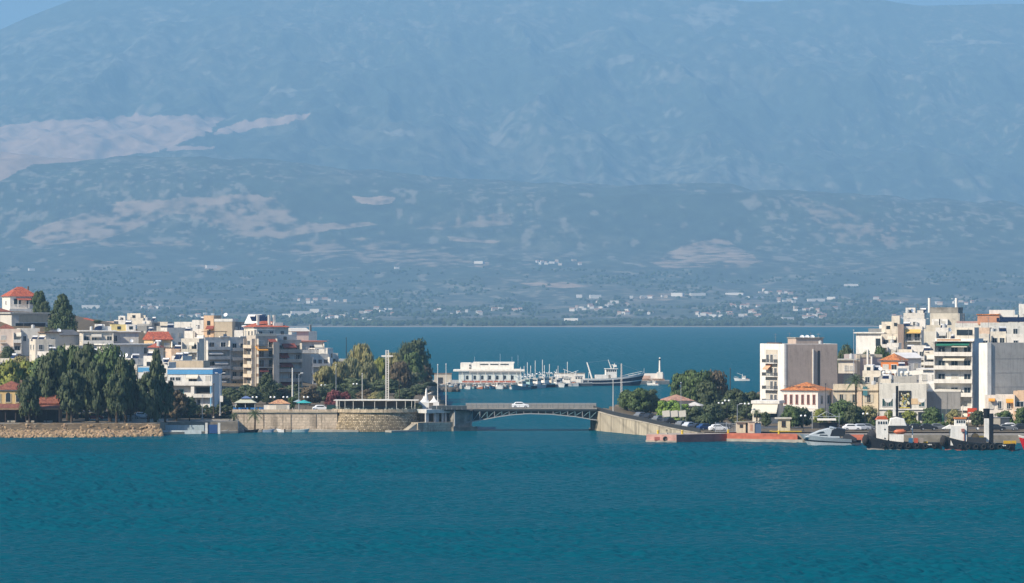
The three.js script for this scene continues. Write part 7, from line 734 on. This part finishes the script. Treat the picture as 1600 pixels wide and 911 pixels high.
tug(1410, 916, 17.4, Math.PI - 0.05, 'black tug with a slim white wheelhouse and a very tall dark funnel mast', { boot: skin(0.3, 0.27, 0.24, 0.8), fit: (g, L) => {
  const h = part(g, 'wheelhouse', bx(2.6, 5.2, 3.2, 4.6, 4.0, 0), boatWhite); for (let k = 0; k < 4; k++) part(h, 'window', bx(0.34, 0.6, 0.06), M.glass, 3.7 + k * 0.55, 5.9, -1.63); part(h, 'roof', prism([[-1.3, 0], [1.4, 0], [0.9, 0.6], [-0.8, 0.7]], 3.2, 0.1), paint(0.62, 0.12, 0.03), 4.6, 6.6, 0); for (const y of [2.4, 4.4]) part(h, 'porthole', new THREE.CylinderGeometry(0.18, 0.18, 0.05, 12).rotateX(Math.PI / 2), M.glass, 4.0, y, -1.63); part(h, 'railing', [bx(2.4, 0.06, 0.06, 4.4, 8.2, 1), bx(2.4, 0.06, 0.06, 4.4, 7.8, 1), bx(0.06, 1.4, 0.06, 5.5, 7.6, 1), bx(0.06, 1.4, 0.06, 3.3, 7.6, 1)], boatWhite);
  part(g, 'deckhouse', bx(3.2, 2.2, 3.4, 1.4, 2.2, 0), boatWhite); part(g, 'canvas_cover', prism([[-1.9, 0], [1.9, 0], [1.4, 1.4], [0.2, 1.7], [-1.4, 1.3]], 3.4, 0.2), boatWhite, 1.2, 5.3, 0); part(g, 'dark_winch', prism([[-2.2, 0], [2, 0], [1.8, 1.4], [0.8, 1.0], [-0.4, 1.6], [-2, 1.2]], 3, 0.2), M.dark, 0.8, 4.2, 0); part(g, 'lifeboat', new THREE.SphereGeometry(1, 14, 10).scale(1.5, 0.6, 0.8), paint(0.62, 0.16, 0.06), 0.6, 3.9, -1.2); part(g, 'lifeboat_canopy', bx(1.8, 0.3, 1.0, 0.6, 4.35, -1.2), paint(0.5, 0.2, 0.12)); part(g, 'funnel_mast', [bx(0.55, 7.5, 0.6, 1.2, 10.4, 0)], M.black); part(g, 'funnel_panel', bx(0.6, 6.0, 0.5, 1.85, 9.5, 0), boatWhite); part(g, 'mast_platform', bx(2.4, 0.8, 1.4, 1.2, 6.9, 0), M.dark); for (const [x, m] of [[-1.8, paint(0.04, 0.16, 0.3)], [-3.0, paint(0.5, 0.1, 0.05)], [-4.2, paint(0.35, 0.3, 0.25)]]) part(g, 'deck_gear', [bx(0.9, 1.3, 1.2, x, 1.8, -0.6)], m); part(g, 'deck_post', bar([-2.2, 1, -0.6], [-2.2, 5.2, -0.6], 0.12), boatWhite); part(g, 'tow_hook', bx(1.2, 0.6, 1.2, -5, 1.4, 0), paint(0.6, 0.4, 0.03)); part(g, 'blue_tarpaulin', new THREE.SphereGeometry(1, 12, 8).scale(1.2, 1.6, 1.6), mat(0.03, 0.035, 0.05, { map: T.rock, roughness: 1 }), 6.9, 2.6, 0); } });
tug(1528, 910, 16.2, Math.PI - 0.04, 'black tug with a broad white wheelhouse and a separate black and white funnel', { boot: skin(0.34, 0.11, 0.09, 0.8), fit: (g, L) => {
  const h = part(g, 'wheelhouse', bx(3.6, 4.4, 3.6, 4.4, 3.2, 0), boatWhite); const u = part(g, 'upper_wheelhouse', bx(2.4, 1.6, 3.0, 4.0, 6.1, 0), boatWhite); for (let k = 0; k < 4; k++) part(u, 'window', bx(0.32, 0.6, 0.06), M.glass, 3.2 + k * 0.5, 6.3, -1.53); part(u, 'roof', bx(2.7, 0.4, 3.3, 4.0, 7.05, 0), paint(0.66, 0.22, 0.05)); part(h, 'painted_side_shade', bx(0.3, 4.6, 3.4, 2.5, 3.4, 0), M.dark); part(h, 'wing', prism([[0, 0], [2, 0], [0.2, 0.9]], 3.4), boatWhite, 6.0, 4.7, 0); part(g, 'signal_mast', [bar([3.6, 7.2, 0.4], [3.3, 10, 0.4], 0.08), bar([3.6, 7.2, -0.4], [3.3, 10, -0.4], 0.08), bx(0.1, 0.1, 1.4, 3.4, 9.0, 0), bx(1.6, 0.08, 0.08, 3.6, 8.2, 0.4), bx(1.6, 0.08, 0.08, 3.6, 8.7, 0.4)], plaster(0.6, 0.55, 0.48)); part(g, 'monitor', [bar([3.2, 1.6, -2.0], [3.2, 4.4, -2.0], 0.12), bx(0.7, 0.7, 0.4, 3.5, 4.4, -2.1)], mat(0.3, 0.12, 0.1));  // dark slab paints shade onto the aft side of the wheelhouse
  part(g, 'funnel', [bx(1.0, 5.2, 1.6, -1.9, 4.4, 0)], boatWhite); part(g, 'funnel_back', bx(1.0, 7.0, 1.5, -2.9, 4.6, 0), M.black); part(g, 'funnel_top', cyl(0.6, 0.8, 2.2, 0, 0, 0, 10), M.black, -1.9, 7.0, 0); part(g, 'engine_casing', bx(4.2, 1.8, 3.4, 0.4, 1.9, 0), M.dark); part(g, 'winch', new THREE.CylinderGeometry(0.8, 0.8, 2.6, 12).rotateX(Math.PI / 2).translate(0.6, 2.9, 0), mat(0.08, 0.06, 0.03)); part(g, 'yellow_drum', bx(1.6, 0.4, 1, -0.4, 2.9, -0.8), paint(0.3, 0.22, 0.03)); part(g, 'searchlight', new THREE.SphereGeometry(0.35, 10, 8), boatWhite, 0, 4.6, 0.6); part(g, 'stern_rail', [bx(4, 0.07, 0.07, -5.4, 2.2, -2.2), bx(0.07, 1, 0.07, -3.6, 1.8, -2.2), bx(0.07, 1, 0.07, -7.2, 1.8, -2.2), bx(0.07, 1, 0.07, -5.4, 1.8, -2.2)], M.steel); } });
{ const d = 908, g = thing('red_vessel', 'bright red hulled vessel cut by the right edge', 'boat', X(1636, d), 0, -d, Math.PI), sh = (t) => 1.8 + 1.6 * t * t; part(g, 'hull', hullBand(13, 4.6, sh, 0, 0.85, { rake: 1.4, low: -0.3 }), skin(0.55, 0.012, 0.02)); part(g, 'gunwale', hullBand(13, 4.62, sh, 0.85, 1, { rake: 1.4, low: -0.3 }), hullWhite); part(g, 'deck', deckGeo(13, 4.6, sh, 0.3), deckTan); part(g, 'wheelhouse', bx(3, 3, 2.8, -1, 3.6, 0), boatWhite); part(g, 'yellow_fender', bx(2.8, 0.9, 0.5, 8.2, 1.6, 1), paint(0.65, 0.4, 0.03)); }
// ---------------------------------------------------------------- the far plain: houses, sheds and woods
{
  const pl = mat(0.58, 0.55, 0.50, { roughness: 0.95 }), pl2 = mat(0.45, 0.38, 0.31, { roughness: 0.95 }), rf = mat(0.30, 0.17, 0.12, { roughness: 0.95 }), gr = mat(0.42, 0.43, 0.43, { roughness: 0.8 });
  const body = box(1, 1, 1), roofG = prism([[-0.55, 0], [0.55, 0], [0, 0.4]], 1.08).rotateY(Math.PI / 2);
  const house = (px, py, w, h, dp, flat, label, group, m = pl) => { const [x, d] = farHit(px, py), y = farHeight(x, d), g = thing('far_house', label, 'house', x, y - 0.5, -d, rr(-0.5, 0.5), group), b2 = part(g, 'wall', body, m, 0, (h + 0.5) / 2, 0); b2.scale.set(w, h + 0.5, dp); if (!flat) { const r = part(g, 'roof', roofG, rf, 0, h + 0.5, 0); r.scale.set(w, dp * 0.6, dp); } else { const r = part(g, 'roof', body, gr, 0, h + 0.7, 0); r.scale.set(w * 1.02, 0.4, dp * 1.02); } };
  for (const [px, py, w, h, lab] of [[1059, 463, 34, 9, 'long white shed on the far shore below the tan hill'], [1090, 462, 42, 7, 'long pale warehouse right of the white shed on the far shore'], [930, 466, 30, 9, 'wide white works on the far shore above the bridge'], [905, 465, 16, 8, 'square white house left of the wide white works'], [470, 493, 46, 10, 'large white hotel on the far shore above the town'], [450, 496, 22, 8, 'low white annex left of the large far hotel'], [492, 491, 22, 12, 'white block right of the large far hotel'], [894, 501, 32, 5, 'white beach pavilion on the far shore line'], [1275, 471, 46, 7, 'long cream farm shed on the far plain above the tan block'], [1300, 468, 24, 7, 'pale shed right of the long cream farm shed'], [1148, 461, 50, 6, 'long grey white greenhouse on the far plain'], [1180, 466, 44, 5, 'second grey white greenhouse on the far plain'], [330, 419, 34, 9, 'lone pale building on the far hillside above the town'], [749, 412, 30, 8, 'lone tan building on the far hillside above the cross'], [142, 482, 44, 8, 'white walled building on the far shore behind the hill pine'], [49, 423, 18, 7, 'lone white house on the far hillside above the villa'], [1330, 447, 40, 6, 'pale blue roofed shed on the far slope'], [1230, 500, 26, 6, 'cream beach house on the far shore above the dishes'], [1110, 503, 20, 5, 'small cream house on the far beach'], [960, 474, 22, 7, 'white house pair on the far plain above the trawler'], [620, 420, 14, 6, 'white hut on the far slope over the park']]) house(px, py, w, h, 14, true, lab, 'large buildings on the far shore');
  const groups = [[1040, 1340, 455, 500, 60, 'right'], [880, 1040, 455, 503, 34, 'middle'], [1340, 1600, 440, 500, 30, 'right'], [560, 880, 470, 506, 32, 'middle'], [100, 560, 440, 500, 34, 'left'], [830, 900, 408, 416, 14, 'hill']];
  for (const [a, c, y0, y1, n, w] of groups) for (let k = 0, cx = 0, cy = 0; k < n; k++) { if (k % 9 === 0) { cx = rr(a, c); cy = lerp(y0, y1, Math.pow(rnd(), 0.8)); } const flat = rnd() < 0.6; house(cx + (rnd() + rnd() - 1) * 42, clamp(cy + (rnd() + rnd() - 1) * 5, y0, y1), rr(7, 15), rr(3.5, 7), rr(7, 10), flat, w === 'hill' ? 'tiny house of the hamlet on the far slope' : flat ? 'tiny flat-roofed house scattered on the far plain' : 'tiny red-roofed house scattered on the far plain', w === 'hill' ? 'houses of the far hamlet' : flat ? 'flat-roofed houses on the far plain' : 'red-roofed houses on the far plain', rnd() < 0.7 ? pl : pl2); }
  const blob = new THREE.IcosahedronGeometry(1, 1), p = blob.attributes.position; for (let i = 0; i < p.count; i++) { const x = p.getX(i), y = p.getY(i), z = p.getZ(i), k = 0.7 + 0.6 * vn(x * 2 + 3, y * 2 + z * 2); p.setXYZ(i, x * k, y * k, z * k); } blob.computeVertexNormals();
  const n = 10000, im = new THREE.InstancedMesh(blob, mat(0.030, 0.046, 0.024, { roughness: 1 }), n), m4 = new THREE.Matrix4(), q = new THREE.Quaternion(), e = new THREE.Euler(), A = 8.2 * D2R; let i = 0, tries = 0;
  while (i < n && tries++ < 90000) { const d = i < 3200 ? rr(SHORE + 45, SHORE + 330) : SHORE + 60 + 4600 * Math.pow(rnd(), 1.4), x = Math.tan(rr(-A, A)) * d, dens = fbm(x / 130 + 70, d / 260, 3); if (dens < 0.5 && rnd() < 0.985) continue; const s = rr(2.0, 4.4) * (d < SHORE + 340 ? 1.25 : 1); q.setFromEuler(e.set(rr(0, 6), rr(0, 6), 0)); m4.compose(new THREE.Vector3(x, farHeight(x, d) + s * 0.6, -d), q, new THREE.Vector3(s * 1.2, s, s * 1.2)); im.setMatrixAt(i, m4); const k = rr(0.6, 1.35); im.setColorAt(i, lin(k * rr(0.85, 1.2), k, k * 0.9)); i++; }
  im.count = i; shade(im); im.name = 'far_wood'; tag(im, 'scattered dark trees and orchards of the far plain', 'wood', null, 'stuff'); scene.add(im);
}
renderer.render(scene, camera);
